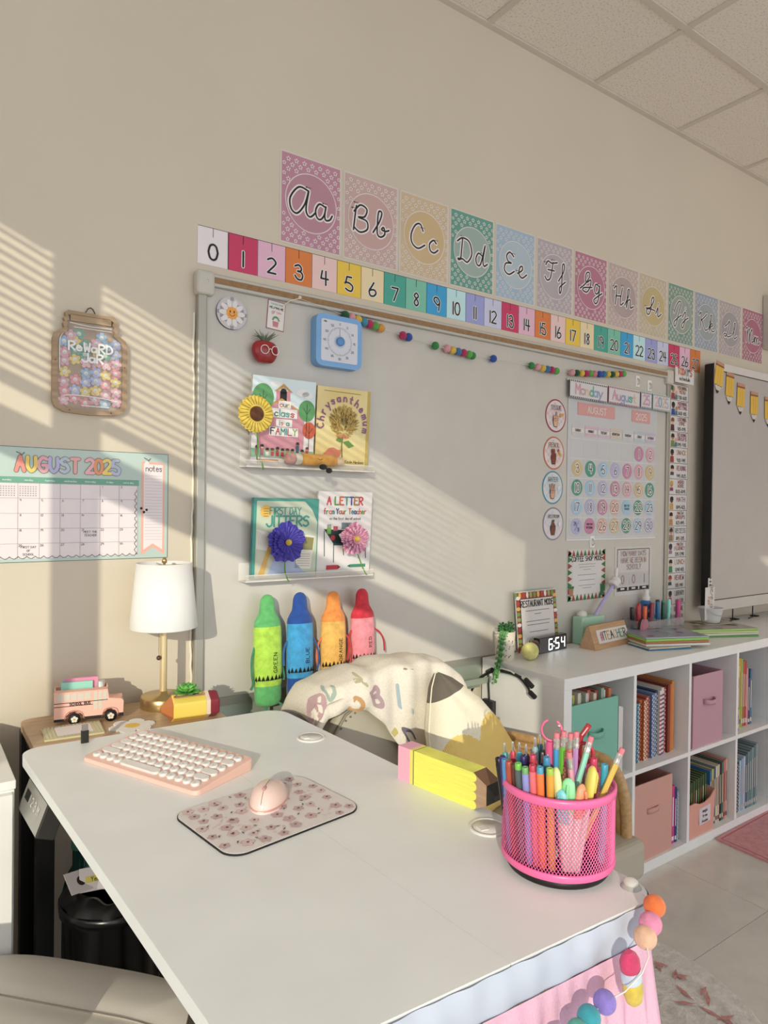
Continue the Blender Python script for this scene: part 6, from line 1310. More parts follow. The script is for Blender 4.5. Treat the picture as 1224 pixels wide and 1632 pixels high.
# ================================================================== MESH PEN HOLDER
PH = (.772, -1.232); PR = .078; PHH = .120
ph = thing('mesh_pen_holder', 'round hot pink wire mesh holder on a black base crammed with pens and pencils', 'pen holder', (PH[0], PH[1], DZ))
hot = mat('#d8508a', .35, gain=1.5)
m = MB(); m.lathe([(.070,0),(.072,.003),(.071,.014),(0,.014)], mat('#1c1416', .4, gain=1), 48); m.build('turntable_base', ph)
m = MB(); m.lathe([(.0775,.012),(.0795,.014),(.0795,.021),(.0775,.023),(.076,.018),(.0775,.012)], hot, 56, caps=False); m.build('bottom_ring', ph)
m = MB(); m.lathe([(.0775,.110),(.0800,.112),(.0800,.120),(.0775,.123),(.0755,.118),(.0775,.110)], hot, 56, caps=False); m.build('top_rim', ph)
m = MB(); NW = 104
for s_ in (-1, 1):
    for k in range(NW):
        a0 = 2*PI*k/NW; vs = []; fs = []; ns = 12
        for i in range(ns+1):
            t = i/ns; a = a0+s_*t*.78; z = .020+t*.092; da = .00052/.078
            vs += [((PR-.0004)*math.cos(a-da), (PR-.0004)*math.sin(a-da), z), ((PR+.0004*s_)*math.cos(a), (PR+.0004*s_)*math.sin(a), z), ((PR-.0004)*math.cos(a+da), (PR-.0004)*math.sin(a+da), z)]
            if i: b = 3*(i-1); fs += [(b,b+1,b+4,b+3),(b+1,b+2,b+5,b+4)]
        m.add(vs, fs, hot, True)
m.build('wire_mesh', ph, kind='stuff')
m = MB(); m.lathe([(.075,.0142),(0,.0142)], mat('#c25a86', .5), 40); m.build('holder_floor', ph)
DC_ = Vector((-.766, -.643, 0)); LT = Vector((.643, -.766, 0))
def pen_frame(lat, t, z, lat0, t0):
    top = Vector((PH[0], PH[1], DZ))+LT*(lat-.004)+DC_*(.068*t)+Vector((0, 0, z)); bot = Vector((PH[0], PH[1], DZ+.0165))+LT*lat0+DC_*(.068*t0)
    d = top-bot; return bot, d.length, d.to_track_quat('Z', 'Y').to_euler()
def pen(kind, lat, t, z, c, cap, label, lat0=None, t0=None, r=.0052):
    lat0 = lat*.9 if lat0 is None else lat0; t0 = t*.92 if t0 is None else t0
    for v in (0,):
        l0 = math.hypot(lat0, .068*t0)
        if l0 > .066: lat0 *= .066/l0; t0 *= .066/l0
    bot, L, rot = pen_frame(lat, t, z, lat0, t0)
    grp = {'marker':'fibre pens in the pink holder','click':'click pens in the pink holder','pencil':'pencils in the pink holder','high':'highlighters in the pink holder'}[kind]
    P = thing({'marker':'felt_tip_pen','click':'click_pen','pencil':'pencil','high':'highlighter'}[kind], label, 'pencil' if kind == 'pencil' else 'pen' if kind != 'high' else 'highlighter', tuple(bot), tuple(rot), grp)
    C = mat(c, .4); K2 = mat(cap, .35)
    if kind == 'marker':
        m = MB(); m.lathe([(r*.7,0),(r,.003),(r,L-.009)], C, 12); m.build('barrel', P); m = MB(); m.lathe([(r*.93,L-.009),(r*.93,L-.001),(r*.8,L),(r*.55,L),(r*.5,L-.003)], K2, 12); m.build('end_plug', P)
    elif kind == 'click':
        m = MB(); m.lathe([(r*.4,0),(r*.9,.006),(r,.02),(r,L-.030),(r*.8,L-.026)], C, 12); m.build('barrel', P); m = MB(); m.lathe([(r*1.02,L-.034),(r*1.04,L-.018),(r*.7,L-.014)], K2, 12); m.build('collar', P)
        m = MB(); m.lathe([(r*.42,L-.016),(r*.42,L-.003),(r*.30,L)], mat('#c9c7c4', .2, None, .8), 10); m.build('push_button', P); m = MB(); m.box(-r*.25, r*.25, -r*1.5, -r*1.25, L-.050, L-.018, mat('#b5b3b0', .2, None, .7)); m.box(-r*.25,r*.25,-r*1.4,-r*.5,L-.021,L-.018,mat('#b5b3b0', .2, None, .7)); m.build('pocket_clip', P)
    elif kind == 'pencil':
        m = MB(); m.lathe([(0,0),(r*.86,.018),(r*.86,L-.022)], C, 6, smooth=False); m.build('shaft', P); m = MB(); m.lathe([(r*.92,L-.023),(r*.96,L-.018),(r*.84,L-.016),(r*.96,L-.013),(r*.92,L-.008)], mat('#c9c6c4', .2, None, .75), 14); m.build('ferrule', P)
        m = MB(); m.lathe([(r*.84,L-.0085),(r*.86,L-.002),(r*.7,L)], mat('#c46a78', .7), 12); m.build('pink_eraser', P)
    else:
        m = MB(); m.lathe([(r*.8,0),(r,.004),(r,L-.040)], mat('#c9c6c0', .4), 14, sx=1.2, sy=.75); m.build('barrel', P); m = MB(); m.lathe([(r*1.06,L-.046),(r*1.15,L-.038),(r*1.2,L-.020),(r*1.0,L-.006),(r*.5,L-.001),(0,L)], C, 16, sx=1.3, sy=.8); m.build('cap', P)
        m = MB(); m.tube([(0,-r*.9,L-.008),(0,-r*1.35,L-.014),(0,-r*1.3,L-.036)], r*.35, K2, 8); m.build('cap_clip', P)
    return P
fr = 'in the pink mesh holder'
for a in [('marker',-.080,.20,.147,'#141216','#141216','black leaning felt pen at the left edge '+fr),('marker',-.074,.25,.151,'#34246e','#34246e','deep purple felt pen left of the blue one '+fr),('marker',-.070,.36,.150,'#3f80b8','#3f80b8','cornflower blue felt pen in the left front '+fr),
('marker',-.064,.45,.150,'#a0402c','#a0402c','rust red felt pen beside the brown ones '+fr),('marker',-.056,.50,.148,'#5a3222','#5a3222','chocolate brown felt pen in the left front '+fr),('marker',-.050,.66,.154,'#49565a','#5fae3a','slate grey felt pen with a green end '+fr),
('marker',-.040,.76,.152,'#7f84c4','#5f9a5a','periwinkle felt pen with a green end '+fr),('marker',-.030,.80,.157,'#d4606a','#b5304a','coral pink felt pen with a red end '+fr),('marker',-.020,.86,.157,'#dd6a22','#3f8fae','bright orange felt pen with a blue end '+fr),
('marker',-.007,.88,.157,'#c98d0c','#8fae2a','mustard felt pen with a lime end '+fr),('marker',-.044,.38,.158,'#24205a','#24205a','indigo felt pen in the second row '+fr),('marker',-.031,.42,.162,'#b5304a','#b5304a','raspberry felt pen in the second row '+fr),('marker',-.012,.52,.163,'#2f7fa8','#2f7fa8','ocean blue felt pen in the second row '+fr),
('marker',.066,.22,.154,'#2f96b5','#2f96b5','turquoise felt pen at the right side '+fr),('marker',.052,.02,.156,'#c42a5a','#c42a5a','cherry pink pen at the right side '+fr)]:
    pen(*a)
for a in [('click',-.074,-.20,.160,'#1f7f7f','#2f9a94','teal click pen at the back left '+fr),('click',-.062,-.20,.163,'#b01f3f','#c42a4a','red click pen at the back left '+fr),('click',-.052,-.10,.165,'#1f8fb5','#2fa6c4','cyan click pen in the left back '+fr),('click',-.042,.02,.166,'#241c34','#2a2240','black and violet click pen in the middle '+fr),
('click',-.031,-.50,.166,'#5f8fa8','#7fa8b8','pale blue click pen at the far back '+fr),('click',-.024,-.62,.168,'#2f5f6a','#1f4f5a','dark teal click pen at the far back '+fr),('click',-.031,.02,.160,'#8fae3a','#c9603a','green and orange click pen in the middle '+fr),('click',-.018,.10,.158,'#1a2f7a','#1a2f7a','royal blue click pen in the middle '+fr),
('click',-.011,.22,.160,'#1f2a6a','#2a3a8a','navy click pen in the middle '+fr),('click',-.016,-.40,.165,'#c4c0bc','#2a2a2a','white click pen at the back '+fr),('click',-.066,.02,.152,'#4a1f6a','#5a2a7a','plum click pen behind the blue felt pen '+fr)]:
    pen(*a, r=.0046)
for a in [('pencil',.001,.30,.193,'#2f8fc4','','bright blue pencil with a pink eraser '+fr,-.004,.1),('pencil',.011,.20,.194,'#5fae22','','leaf green spotted pencil with a pink eraser '+fr,-.006,-.1),('pencil',.020,.10,.190,'#d4705a','','salmon pencil with a pink eraser '+fr,.010,-.2),('pencil',.028,.10,.193,'#b57fc0','','lilac pencil with a pink eraser '+fr,.020,.2),
('pencil',.048,.20,.190,'#7fc4ae','','mint pencil leaning right '+fr,-.004,.55),('pencil',.089,.30,.180,'#c9a83a','','yellow number two pencil leaning far to the right '+fr,.020,.5),('pencil',.018,.50,.172,'#d68fa6','','pale pink pencil behind the mint highlighter '+fr,.030,.3)]:
    pen(a[0], a[1], a[2], a[3], a[4], '#c46a78', a[6], a[7], a[8], r=.0046)
for a in [('high',.001,.80,.157,'#c9cf8a','#b5bf7a','white and yellow highlighter at the front '+fr),('high',.008,.92,.131,'#6fbfc9','#5fb0ba','aqua highlighter low at the front '+fr),('high',.018,.84,.145,'#7fcf94','#6fc084','mint green highlighter at the front '+fr),('high',.035,.84,.139,'#dd8a62','#cf7c55','peach highlighter at the front '+fr),('high',.050,.60,.159,'#cfc049','#c0b03c','pale yellow highlighter tilted right '+fr)]:
    pen(*a, lat0=a[1]*.3+.01, t0=.75, r=.0062)
cb = thing('cord_topped_pen', 'hot pink tube pen with a looped pink cord on top in the mesh holder', 'pen', (PH[0], PH[1], DZ+.016))
b0 = LT*(-.012)+DC_*.008; 
m = MB(); m.lathe([(.0058,0),(.0062,.150),(.0055,.160)], mat('#cf4a80', .35), 14, (b0.x, b0.y, 0)); m.build('barrel', cb)
m = MB(); m.tube([tuple(b0+LT*(.002+.014*math.cos(t))+Vector((0,0,.176+.015*math.sin(t)))) for t in [-1.2+2*PI*.86*k/18+PI for k in range(19)]], .0018, mat('#cf5a88', .35), 7); m.ball(tuple(b0+LT*.012+Vector((0,0,.183))), .0025, mat('#c9c7c4', .2, None, .8), 8, 6); m.build('cord_loop', cb)
sw = thing('striped_straw', 'short dark red striped stick leaning behind the pencils in the mesh holder', 'stick', (PH[0], PH[1], DZ+.016))
b0 = LT*.02-DC_*.02; m = MB(); m.tube([tuple(b0), tuple(b0+LT*.010+Vector((0,0,.160))), tuple(b0+LT*.022+Vector((0,0,.180)))], .0042, mat('#a81f2c', .4), 10); m.tube([tuple(b0+LT*.012-Vector((0,0,-.165))+DC_*.004), tuple(b0+LT*.020+Vector((0,0,.177))+DC_*.004)], .001, mat('#c9b0b0', .4), 5); m.build('red_stick', sw)
sc2 = thing('red_scissors', 'red handled scissors standing behind the pencils in the mesh holder', 'scissors', (PH[0], PH[1], DZ+.016))
b0 = LT*.036-DC_*.016; m = MB(); m.tube([tuple(b0+LT*(.0+.012*math.cos(t))+Vector((0,0,.140+.014*math.sin(t)))) for t in [2*PI*k/16 for k in range(16)]], .0028, mat('#a82035', .4), 7, closed=True); m.build('finger_ring', sc2)
m = MB(); m.tube([tuple(b0), tuple(b0+Vector((0,0,.126)))], .003, mat('#b5b3b0', .25, None, .8), 4, flat=.4); m.build('blade', sc2)

# ================================================================== DESK SKIRT AND FELT GARLAND
sk_ = thing('desk_skirt', 'pink gathered skirt with pale blue satin band on the near desk edge', 'fabric skirt', (.2005, -.318, 0)); MB.DEF = SH
def edge(s_):  # along near edge then round the right corner
    L1 = DWD-.05
    if s_ < L1: return (s_, -DLN-.003, 0, -1)
    a = (s_-L1)/.05; a = min(a, PI/2)
    x, y = DWD-.05+.053*math.sin(a), -DLN+.05-.053*math.cos(a); ex = max(0, s_-L1-.05*PI/2)
    return (x, y+ex, math.sin(a), -math.cos(a))
TOT = DWD-.05+.05*PI/2+.10
def band(u, v):
    x, y, nx, ny = edge(u*TOT); w = .0008*math.sin(u*95)+.0006*math.sin(u*41+v*4)+.003*math.sin(v*PI); return (x+nx*w, y+ny*w, DZ-.002-v*.046)
m = MB(); m.grid(band, 240, 8, mat('#adb6c8', .32, gain=1.3)); m.build('satin_band', sk_)
def pleat(u, v):
    x, y, nx, ny = edge(u*TOT); k = min(1, v*5); w = .003+.03*v+k*(.006+.011*v)*(math.sin(u*150+1.6*math.sin(u*23))+.5*math.sin(u*67+2))+.018*v+.03*v*v; return (x+nx*w, y+ny*w, DZ-.046-v*.66)
m = MB(); m.grid(pleat, 420, 24, mat('#d3a3bd', .8, 'fabric', gain=1.25)); m.build('gathered_cloth', sk_)
MB.DEF = None
fg = thing('felt_ball_garland', 'string of large felt balls with a felt pencil hanging over the desk skirt', 'garland', (.76, -1.40, .80))
FB = [(.777,-1.384,.830,.0135,'#d8641a','orange'),(.760,-1.390,.8165,.0138,'#d07aa0','pink'),(.745,-1.393,.8065,.0138,'#d0a488','peach'),(.664,-1.396,.762,.0130,'#7f6cc0','violet'),(.636,-1.396,.756,.0132,'#1f8fa0','teal'),(.617,-1.396,.748,.013,'#3f9a8a','sea green'),(.590,-1.396,.738,.013,'#b5507a','rose')]
def G3(p): return (p[0]-.76, p[1]+1.40, p[2]-.80)
for x, y, z, r, c, nm in FB: m = MB(); m.ball((0,0,0), r, mat(c, .95, 'plush'), 20, 12); m.build('felt_ball', fg, G3((x, y, z)))
m = MB(); m.tube([G3(p) for p in [(.800,-1.352,.822),(.777,-1.384,.830),(.760,-1.390,.8165),(.745,-1.393,.8065),(.728,-1.409,.797),(.708,-1.414,.788),(.690,-1.404,.768),(.664,-1.396,.762),(.636,-1.396,.756),(.617,-1.396,.748),(.590,-1.396,.738)]], .0009, mat('#cfcac5', .7), 5); m.build('string', fg)
fp = place(None, 'felt_pencil', fg, G3((.712,-1.397,.776)), (0, -.20, 0))
for nm, a0, a1, r, c in (('felt_eraser', .006, .030, .0130, '#c42a62'), ('felt_band', -.007, .008, .0134, '#b5c2d4'), ('felt_shaft', -.040, -.005, .0130, '#c9b022')):
    m = MB(); top_ = nm == 'felt_eraser'; bot_ = nm == 'felt_shaft'
    m.lathe([(r*(.35 if bot_ else .98), a0), (r*(.8 if bot_ else 1), a0+.006), (r, (a0+a1)/2), (r*(.8 if top_ else 1), a1-.006), (r*(.35 if top_ else .98), a1)], mat(c, .95, 'plush'), 20, sy=.85); m.build(nm, fp)

# ================================================================== ARMCHAIR WITH BLANKET AND PILLOW
ch = thing('armchair', 'grey beige armchair with light wooden cane arms between desk and bookcase', 'armchair', (1.20, -.60, 0))
lth = mat('#9c9484', .55, 'leather', gain=1.4)
def A3(x, y, z): return (x-1.20, y+.60, z)
def prof_top(x):
    P = [(.90,.63),(.93,.75),(.97,.808),(1.03,.842),(1.15,.862),(1.26,.855),(1.34,.815),(1.40,.74),(1.44,.62)]
    if x <= P[0][0]: return P[0][1]
    for i in range(len(P)-1):
        if x <= P[i+1][0]: t = (x-P[i][0])/(P[i+1][0]-P[i][0]); return P[i][1]*(1-t)+P[i+1][1]*t
    return P[-1][1]
m = MB()
def backf(u, v):
    x = .90+.54*u; zt = prof_top(x)-.006; a = (v-.5)*2
    path = [(-.335,.40),(-.345,zt-.045),(-.335,zt-.012),(-.305,zt),(-.255,zt),(-.225,zt-.014),(-.215,zt-.05),(-.200,.40)]
    k = v*(len(path)-1); i = min(int(k), len(path)-2); t = k-i; edge_ = .018*(abs(u-.5)*2)**8
    return A3(x, path[i][0]*(1-t)+path[i+1][0]*t+(edge_ if v < .5 else -edge_), path[i][1]*(1-t)+path[i+1][1]*t-edge_)
m.grid(backf, 32, 21, lth); m.build('backrest', ch)
m = MB(); m.tube([A3(.90+.54*k/30, -.343, prof_top(.90+.54*k/30)-.040) for k in range(31)], .004, mat('#857c6c', .6), 8); m.build('piping', ch)
m = MB()
for k in range(36): x = .915+.51*k/36; m.ball(A3(x, -.346, prof_top(x)-.054), .0028, mat('#7d7566', .3, None, .6), 7, 5)
m.build('nailhead_trim', ch, kind='stuff')
m = MB(); m.box(-.31,.335,-.275,.30,.40,.502,lth); m.build('seat_cushion', ch, bevel=.022, seg=4)
m = MB(); m.box(-.30,.30,-.25,.38,.25,.398,lth); m.build('seat_base', ch, bevel=.01)
wdl = mat('#b5915e', .5, 'wood', c2='#9f7a48', gain=1.4); cane = mat('#a8854a', .6, gain=1.4)
for sx, nm in ((-.330, 'l'), (.300, 'r')):
    fr_ = spline([(sx,-.238,.46),(sx,-.236,.55),(sx,-.226,.615),(sx,-.195,.662),(sx,-.14,.678),(sx,.05,.660),(sx,.22,.635),(sx,.33,.60),(sx,.36,.45),(sx,.37,.22)], 5)
    m = MB(); m.tube(fr_, .013, wdl, 10); m.tube([(p[0], p[1]*.93+.004, .46+(p[2]-.46)*.86) for p in fr_], .007, wdl, 8); m.build('arm_frame', ch)
    m = MB(); m.tube([(sx,-.235,.46),(sx,.36,.46)], .012, wdl, 10); m.build('arm_rail', ch)
    m = MB()
    def zf(y):
        for i in range(len(fr_)-1):
            if fr_[i][1] <= y <= fr_[i+1][1] and fr_[i][2] > .45: t = (y-fr_[i][1])/max(1e-6, fr_[i+1][1]-fr_[i][1]); return fr_[i][2]*(1-t)+fr_[i+1][2]*t
        return .6
    for k in range(74): y = -.215+k*.0074; m.box(sx-.0015, sx+.0015, y, y+.0038, .46, max(.4, zf(y)-.01), cane)
    for k in range(27): z = .465+k*.0074; ya, yb = (-.225, .33) if z < .60 else (-.20, .15); m.box(sx-.0018, sx+.0018, ya, yb, z, z+.0036, cane) if z < .655 else None
    m.build('cane_weave', ch, kind='stuff')
for x, y in ((-.30,-.27),(.29,-.27),(-.30,.34),(.29,.34)): m = MB(); m.lathe([(.014,0),(.022,.25)], wdl, 12, (x,y,0)); m.build('leg', ch)
BLKL = [('B',1.052,.815,.046,'#a58a90',.013,.35),('L',1.146,.812,.052,'#93a4ae',.010,0.1),('D',.975,.800,.040,'#b58a5a',.011,-.5),('O',.885,.815,.034,'#b08f94',.014,.3),('I',1.108,.690,.045,'#b5a860',.012,-.2),('C',1.160,.705,.055,'#6a6070',.011,.1),('C',.930,.862,.026,'#94a49a',.008,1.2),('Y',1.015,.872,.024,'#a8a283',.007,.8),('T',1.170,.882,.022,'#8a7a80',.008,1.5)]
bk_ = thing('letter_blanket', 'cream fleece blanket with scattered pastel letters draped over the armchair back', 'blanket', (1.20, -.60, 0))
def hem(x):
    P = [(.86,.745),(.90,.790),(.96,.806),(1.02,.795),(1.08,.745),(1.13,.675),(1.18,.60),(1.26,.53),(1.50,.50)]
    if x <= P[0][0]: return P[0][1]
    for i in range(len(P)-1):
        if x <= P[i+1][0]: t = (x-P[i][0])/(P[i+1][0]-P[i][0]); return P[i][1]*(1-t)+P[i+1][1]*t
    return P[-1][1]
def ptop2(x):
    P = [(.86,.775),(.875,.822),(.90,.842),(.98,.866),(1.10,.884),(1.20,.888),(1.29,.878),(1.36,.832),(1.43,.745),(1.50,.62),(1.54,.52)]
    if x <= P[0][0]: return P[0][1]
    for i in range(len(P)-1):
        if x <= P[i+1][0]: t = (x-P[i][0])/(P[i+1][0]-P[i][0]); t = t*t*(3-2*t)*.35+t*.65; return P[i][1]*(1-t)+P[i+1][1]*t
    return P[-1][1]
def blk(u, v, w=0.0):
    x = .862+.665*u; zt = ptop2(x); zh = min(hem(x), zt-.03); fold = .007*math.sin(x*38+v*3)*min(1, v*3+.15)+.004*math.sin(x*90-v*5)
    path = [(-.372,zh-.010),(-.378,zh+.002),(-.376,zh+.3*(zt-zh)),(-.370,zt-.035),(-.355,zt-.008),(-.310,zt+.002),(-.250,zt),(-.200,zt-.012),(-.170,zt-.06),(-.150,.45)]
    k = v*(len(path)-1); i = min(int(k), len(path)-2); t = k-i
    y = path[i][0]*(1-t)+path[i+1][0]*t; z = path[i][1]*(1-t)+path[i+1][1]*t
    front = 1-min(1, max(0, (v-.45)*5)); push = max(0, x-1.30)*.35
    return (x-1.20, y+.60-(fold+w)*front-push*0, z+(fold*.5+w)*(1-front)*(1 if v < .85 else 0)-.004*math.sin(x*60)*(v > .4))
m = MB(); m.grid(blk, 70, 40, mat('#c4bcb0', .95, 'fabric', gain=1.5, scale=.5)); m.build('fleece', bk_, solid=.010)
def onblk(u0, v0, su, sv, sh=0.0):
    def F(a, b, w): 
        p = blk(u0+a*su+b*sh, v0+b*sv); p1 = Vector(blk(u0+a*su+b*sh+.01, v0+b*sv)); p2 = Vector(blk(u0+a*su+b*sh, v0+b*sv+.01)); n = (p1-Vector(p)).cross(p2-Vector(p))
        if n.length > 1e-9: n.normalize()
        if n.y > 0: n = -n
        q = Vector(p)+n*(.0062+w); return tuple(q)
    return F
def invb(x, z):
    zt = ptop2(x); zh = min(hem(x), zt-.03); k = (z-zh)/(zt-.035-zh+1e-6)
    return ((x-.862)/.665, (1+2*min(max(k, 0), 1))/9 if k <= 1 else (3+min(1.4, (z-zt+.035)/.035*1.0))/9, 1/(zt-.035-zh+1e-6)*2/9)
for (chh, bx, bz, sz, col, wd2, rot_) in BLKL:
    u0, v0, sv = invb(bx, bz)
    m = MB(onblk(u0, v0, 1.5, min(sv, 6))); m.eps = .0004; m.text(chh, 0, -sz*.5, sz, mat(col, .95, 'fabric'), wd2, 1, rot=rot_, n=8); m.build('printed_letter', bk_)
pl = thing('pencil_pillow', 'pencil shaped pillow with grey tip and yellow knitted scallops leaning on the blanket', 'pillow', (1.335, -.530, .500), (-.30, -.285, .10))
PO = [(0,.095),(.06,.145),(.30,.150),(.50,.133),(.70,.098),(.84,.060),(.93,.034),(1.0,.004)]
H_ = .400
def pw(t):
    for i in range(len(PO)-1):
        if t <= PO[i+1][0]: k = (t-PO[i][0])/(PO[i+1][0]-PO[i][0]); return PO[i][1]*(1-k)+PO[i+1][1]*k
    return .004
def pil(side):
    def fn(u, v):
        a = u*2-1; w = pw(v); th = .060*math.sqrt(max(0, 1-abs(a)**2.6))*min(1, (w/.09)**.6)*min(1, v*9)**.5+.002*math.sin(a*9+v*14)*(1-abs(a))
        return (a*w, side*th, v*H_)
    return fn
yk2 = mat('#eec765', .9, 'knit', gain=1.12, scale=1.4); crm = mat('#cfc3ae', .9, 'fabric', gain=1.5); gry = mat('#5c554c', .9, 'fabric', gain=1.5)
def pcol(u, v):
    a = u*2-1; w = pw(v)*a; sc_h = .46+.15*abs(math.sin(PI*min(abs(w)+.004, .136)/.140))**.7
    return gry if v > .845 else (yk2 if v < sc_h else crm)
m = MB(); m.grid(pil(-1), 60, 110, pcol); m.grid(pil(1), 60, 110, pcol); m.build('cushion', pl)
m = MB(); m.tube([(-pw(k/30), 0, k/30*H_) for k in range(31)]+[(pw(k/30), 0, k/30*H_) for k in range(30,-1,-1)], .0022, crm, 6); m.build('edge_seam', pl)

# ================================================================== DESK CHAIR (seat at the lower left)
dc_ = thing('desk_chair', 'beige leather task chair with a padded seat in the lower left corner', 'chair', (.075, -.735, 0), (0, 0, .74))
seat = mat('#c3bcb2', .5, 'leather', gain=1.6)
def seatf(u, v):
    a = 2*PI*u; c, s_ = math.cos(a), math.sin(a); e = .5; R = math.sin(min(1, v*1.25)*PI/2)**.8 if v < .8 else 1
    x = .280*R*(abs(c)**e)*(1 if c > 0 else -1); y = .238*R*(abs(s_)**e)*(1 if s_ > 0 else -1); q = max(abs(x)/.280, abs(y)/.238); y -= .032
    z = .500-.020*q**5 if v < .8 else .480-.080*(v-.8)/.2
    z -= .004*math.exp(-((x-.155)/.022)**2)+.004*math.exp(-((x-.085)/.022)**2)
    return (x, y, z)
m = MB(); m.grid(seatf, 144, 130, seat); m.build('seat', dc_)
m = MB(); m.tube([(.279*(abs(math.cos(t))**.5)*(1 if math.cos(t) > 0 else -1), .237*(abs(math.sin(t))**.5)*(1 if math.sin(t) > 0 else -1)-.032, .476) for t in [2*PI*k/72 for k in range(72)]], .0035, mat('#8f877a', .5), 6, closed=True); m.build('piping', dc_)
for sx_, hw2 in ((.155,.255),(.085,.262)):
    m = MB(); m.tube([(sx_, y_*.88-.032, .4965-.020*max(sx_/.28, abs(y_)/.27)**5) for y_ in [hw2*(k/20-1) for k in range(41)]], .0016, mat('#9a9285', .6), 6); m.build('seam', dc_)
m = MB(); m.lathe([(.03,.06),(.03,.40)], mat('#8a8884', .3, None, .8), 16); m.build('gas_lift', dc_)
for k in range(5): a = 2*PI*k/5+.3; m = MB(); m.tube([(0,0,.085),(.26*math.cos(a),.26*math.sin(a),.055)], [.022,.014], bl, 8); m.ball((.26*math.cos(a),.26*math.sin(a),.026), .026, bl, 10, 8); m.build('base_spoke', dc_)
m = MB(); m.box(-.40,-.34,-.19,.20,.54,.72,seat); m.build('backrest', dc_, bevel=.03, seg=4); m = MB(); m.box(-.36,-.22,-.03,.03,.40,.56,bl); m.build('back_bracket', dc_)

# ================================================================== WHITE CABINET, THINGS UNDER THE DESK
wc = thing('white_cabinet', 'plain white cabinet at the far left edge beside the side table', 'cabinet', (.000, -.24, 0))
wcm = mat('#cfcbc6', .4, gain=1.5)
m = MB(); m.box(-.36,.181,-.188,.21,0,.782,wcm); m.build('body', wc, bevel=.002); m = MB(); m.box(-.362,.183,-.1905,.212,.783,.800,wcm); m.build('top', wc, bevel=.002)
for x0, x1 in ((-.355,-.092),(-.086,.176)): m = MB(); m.box(x0,x1,-.2045,-.1885,.01,.779,wcm); m.build('door', wc, bevel=.001)
bn = thing('black_bin', 'black plastic bin with a glossy rim in the dark under the desk', 'bin', (.365, -.420, 0))
bp = mat('#17171a', .25, gain=1)
m = MB(); m.lathe([(.080,0),(.098,.50),(.103,.505),(.105,.525),(.100,.527),(.095,.50),(.075,.01),(0,.01)], bp, 36); m.build('bin_body', bn)
m = MB()
def bag(u, v): a = 2*PI*u; r = (.100+.004*math.sin(9*a))*(1-.5*v)+.016*v*math.sin(3*a); return (r*math.cos(a), r*math.sin(a), .525+.035*math.sin(v*PI)*(1+.15*math.sin(7*a))*.6)
m.grid(bag, 60, 8, mat('#0f0f11', .3, gain=1)); m.build('bin_liner', bn)
for k, (a, b_, c, rz, rx, nm) in enumerate(((.300,-.425,.570,.5,-.8,'white card with a dark picture lying in the black bin'),(.328,-.420,.564,.2,-.55,'folded white card with yellow marks lying in the black bin'),(.366,-.430,.560,-.25,-.45,'white flap with a yellow highlighted line in the black bin'))):
    m = MB(); m.prism([(-.032,-.022),(.032,-.022),(.032,.022),(-.032,.022)], 0, .0008, mat('#a8a0a6', .6)); m.w0 = .0008
    if k: m.rect(-.020,.020,-.006,.006, mat('#a89a3a', .6), 1); m.text('Agree' if k == 2 else 'Yes', 0, -.004, .008, BK, .0010, 2, n=2)
    else: m.disc(0, 0, .010, BK, 1, 10)
    m.build('paper_card', loc=(a, b_, c), rot=(rx, .2, rz), label=nm, cat='card', group='cards in the black bin')
gb = thing('green_bottle', 'dark green glassy bottle standing behind the black bin under the desk', 'bottle', (.345, -.205, .175))
m = MB(); m.lathe([(.036,0),(.040,.01),(.040,.26),(.030,.30),(.018,.32),(.018,.36)], mat('#1f5a50', .1, gain=1), 24); m.build('glass_body', gb); m = MB(); m.lathe([(.021,.36),(.021,.385),(0,.388)], mat('#3f8f80', .3), 18); m.build('cap', gb)
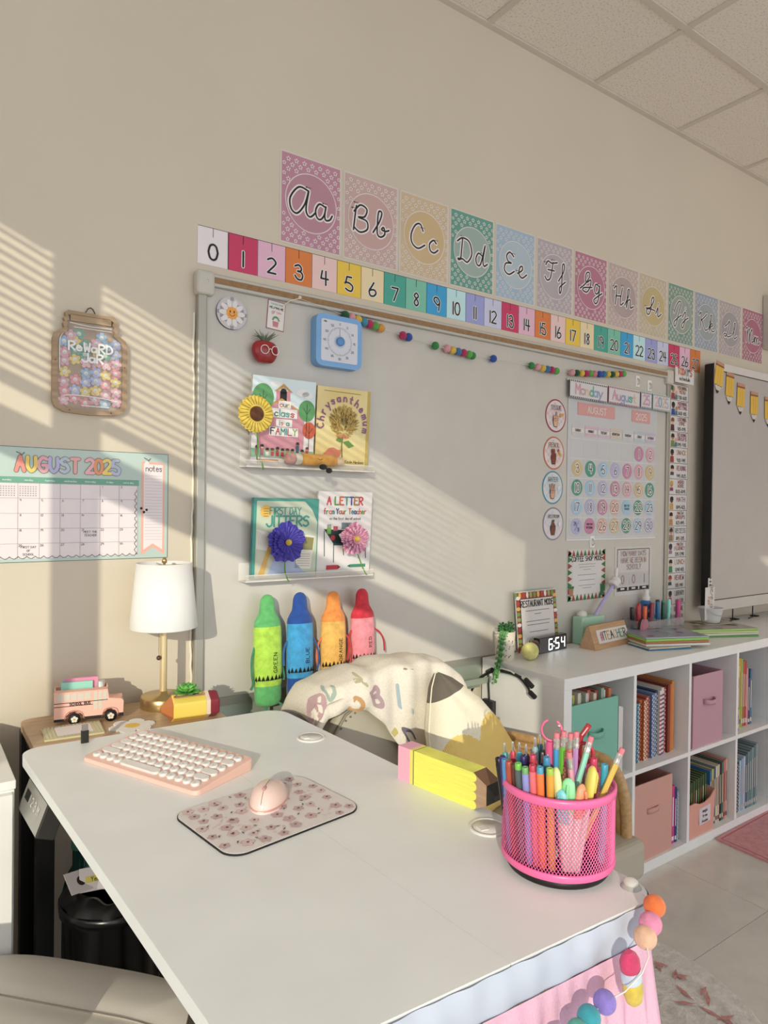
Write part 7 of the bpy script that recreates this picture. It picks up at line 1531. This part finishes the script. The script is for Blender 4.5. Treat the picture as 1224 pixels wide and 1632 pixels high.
for k, P in enumerate(([(.55,-.38,.60),(.50,-.42,.42),(.44,-.52,.50),(.40,-.60,.36),(.44,-.62,.02)],[(.60,-.35,.55),(.56,-.45,.30),(.50,-.50,.12),(.52,-.55,.012)],[(.62,-.40,.6),(.60,-.48,.35),(.58,-.56,.15),(.60,-.62,.012)])):
    m = MB(); m.tube(spline(P, 8), .003, mat('#1f1f22', .35, gain=1), 7); m.build('power_cable', label='thin black cable hanging under the desk, %s' % ['looping over the bin','straight, nearest the bin','farthest from the bin'][k], cat='cable', group='cables under the desk')

# ================================================================== RUGS
m = MB(flat_top); R_, cxr, cyr = .515, 1.392, -.745
def rf(u, v): a = 2*PI*u; r = R_*v*(1+.004*math.sin(60*a)*v); return (r*math.cos(a), r*math.sin(a), .010+.0016*math.sin(r*90+3*a)+.0012*math.sin(a*40+r*200) if v < .985 else 0.0005)
rg = thing('round_rug', 'round shaggy pale pink rug with darker rose marks beside the desk', 'rug', (cxr, cyr, 0))
m = MB(); m.grid(rf, 180, 66, mat('#dcbdb9', .95, 'rug', gain=1.6)); m.build('pile', rg, kind='stuff')
m = MB(flat_top); m.w0 = .0135; rs = mat('#b87f7c', .95, 'rug', gain=1.5); random.seed(31)
for sx, sy, a0 in ((.41,-.00,.9),(.38,-.06,-.6),(.36,-.13,.2),(.36,-.20,.6),(.33,-.26,1.4)):
    for k in range(3):
        x, y = sx+random.uniform(-.03,.03), sy+random.uniform(-.03,.03); a = a0+k*1.1; l = random.uniform(.04,.07); m.poly([(x,y),(x+l*.5*math.cos(a)-.008*math.sin(a), y+l*.5*math.sin(a)+.008*math.cos(a)),(x+l*math.cos(a), y+l*math.sin(a)),(x+l*.5*math.cos(a)+.006*math.sin(a), y+l*.5*math.sin(a)-.006*math.cos(a))], rs, 1+k)
m.build('rose_marks', rg, kind='stuff')
pm2 = thing('pink_play_mat', 'flat dusty pink mat with a stitched border and red shape before the bookcase', 'rug', (3.10, -1.02, 0), (0, 0, 0))
m = MB(flat_top); m.prism([(-.415,.600),(1.2,.640),(1.2,-.6),(-.47,-.6)], 0, .008, mat('#bd8388', .85, 'rug', gain=1.5)); m.w0 = .008; m.line([(-.40,.585),(1.19,.625)], .006, mat('#a85a62', .8), 1, False); m.line([(-.40,.585),(-.455,-.6)], .006, mat('#a85a62', .8), 1, False)
m.poly([(-.12,.40),(.02,.46),(.10,.38),(.0,.30)], mat('#a81f30', .8), 2); m.build('mat_body', pm2, bevel=.002)
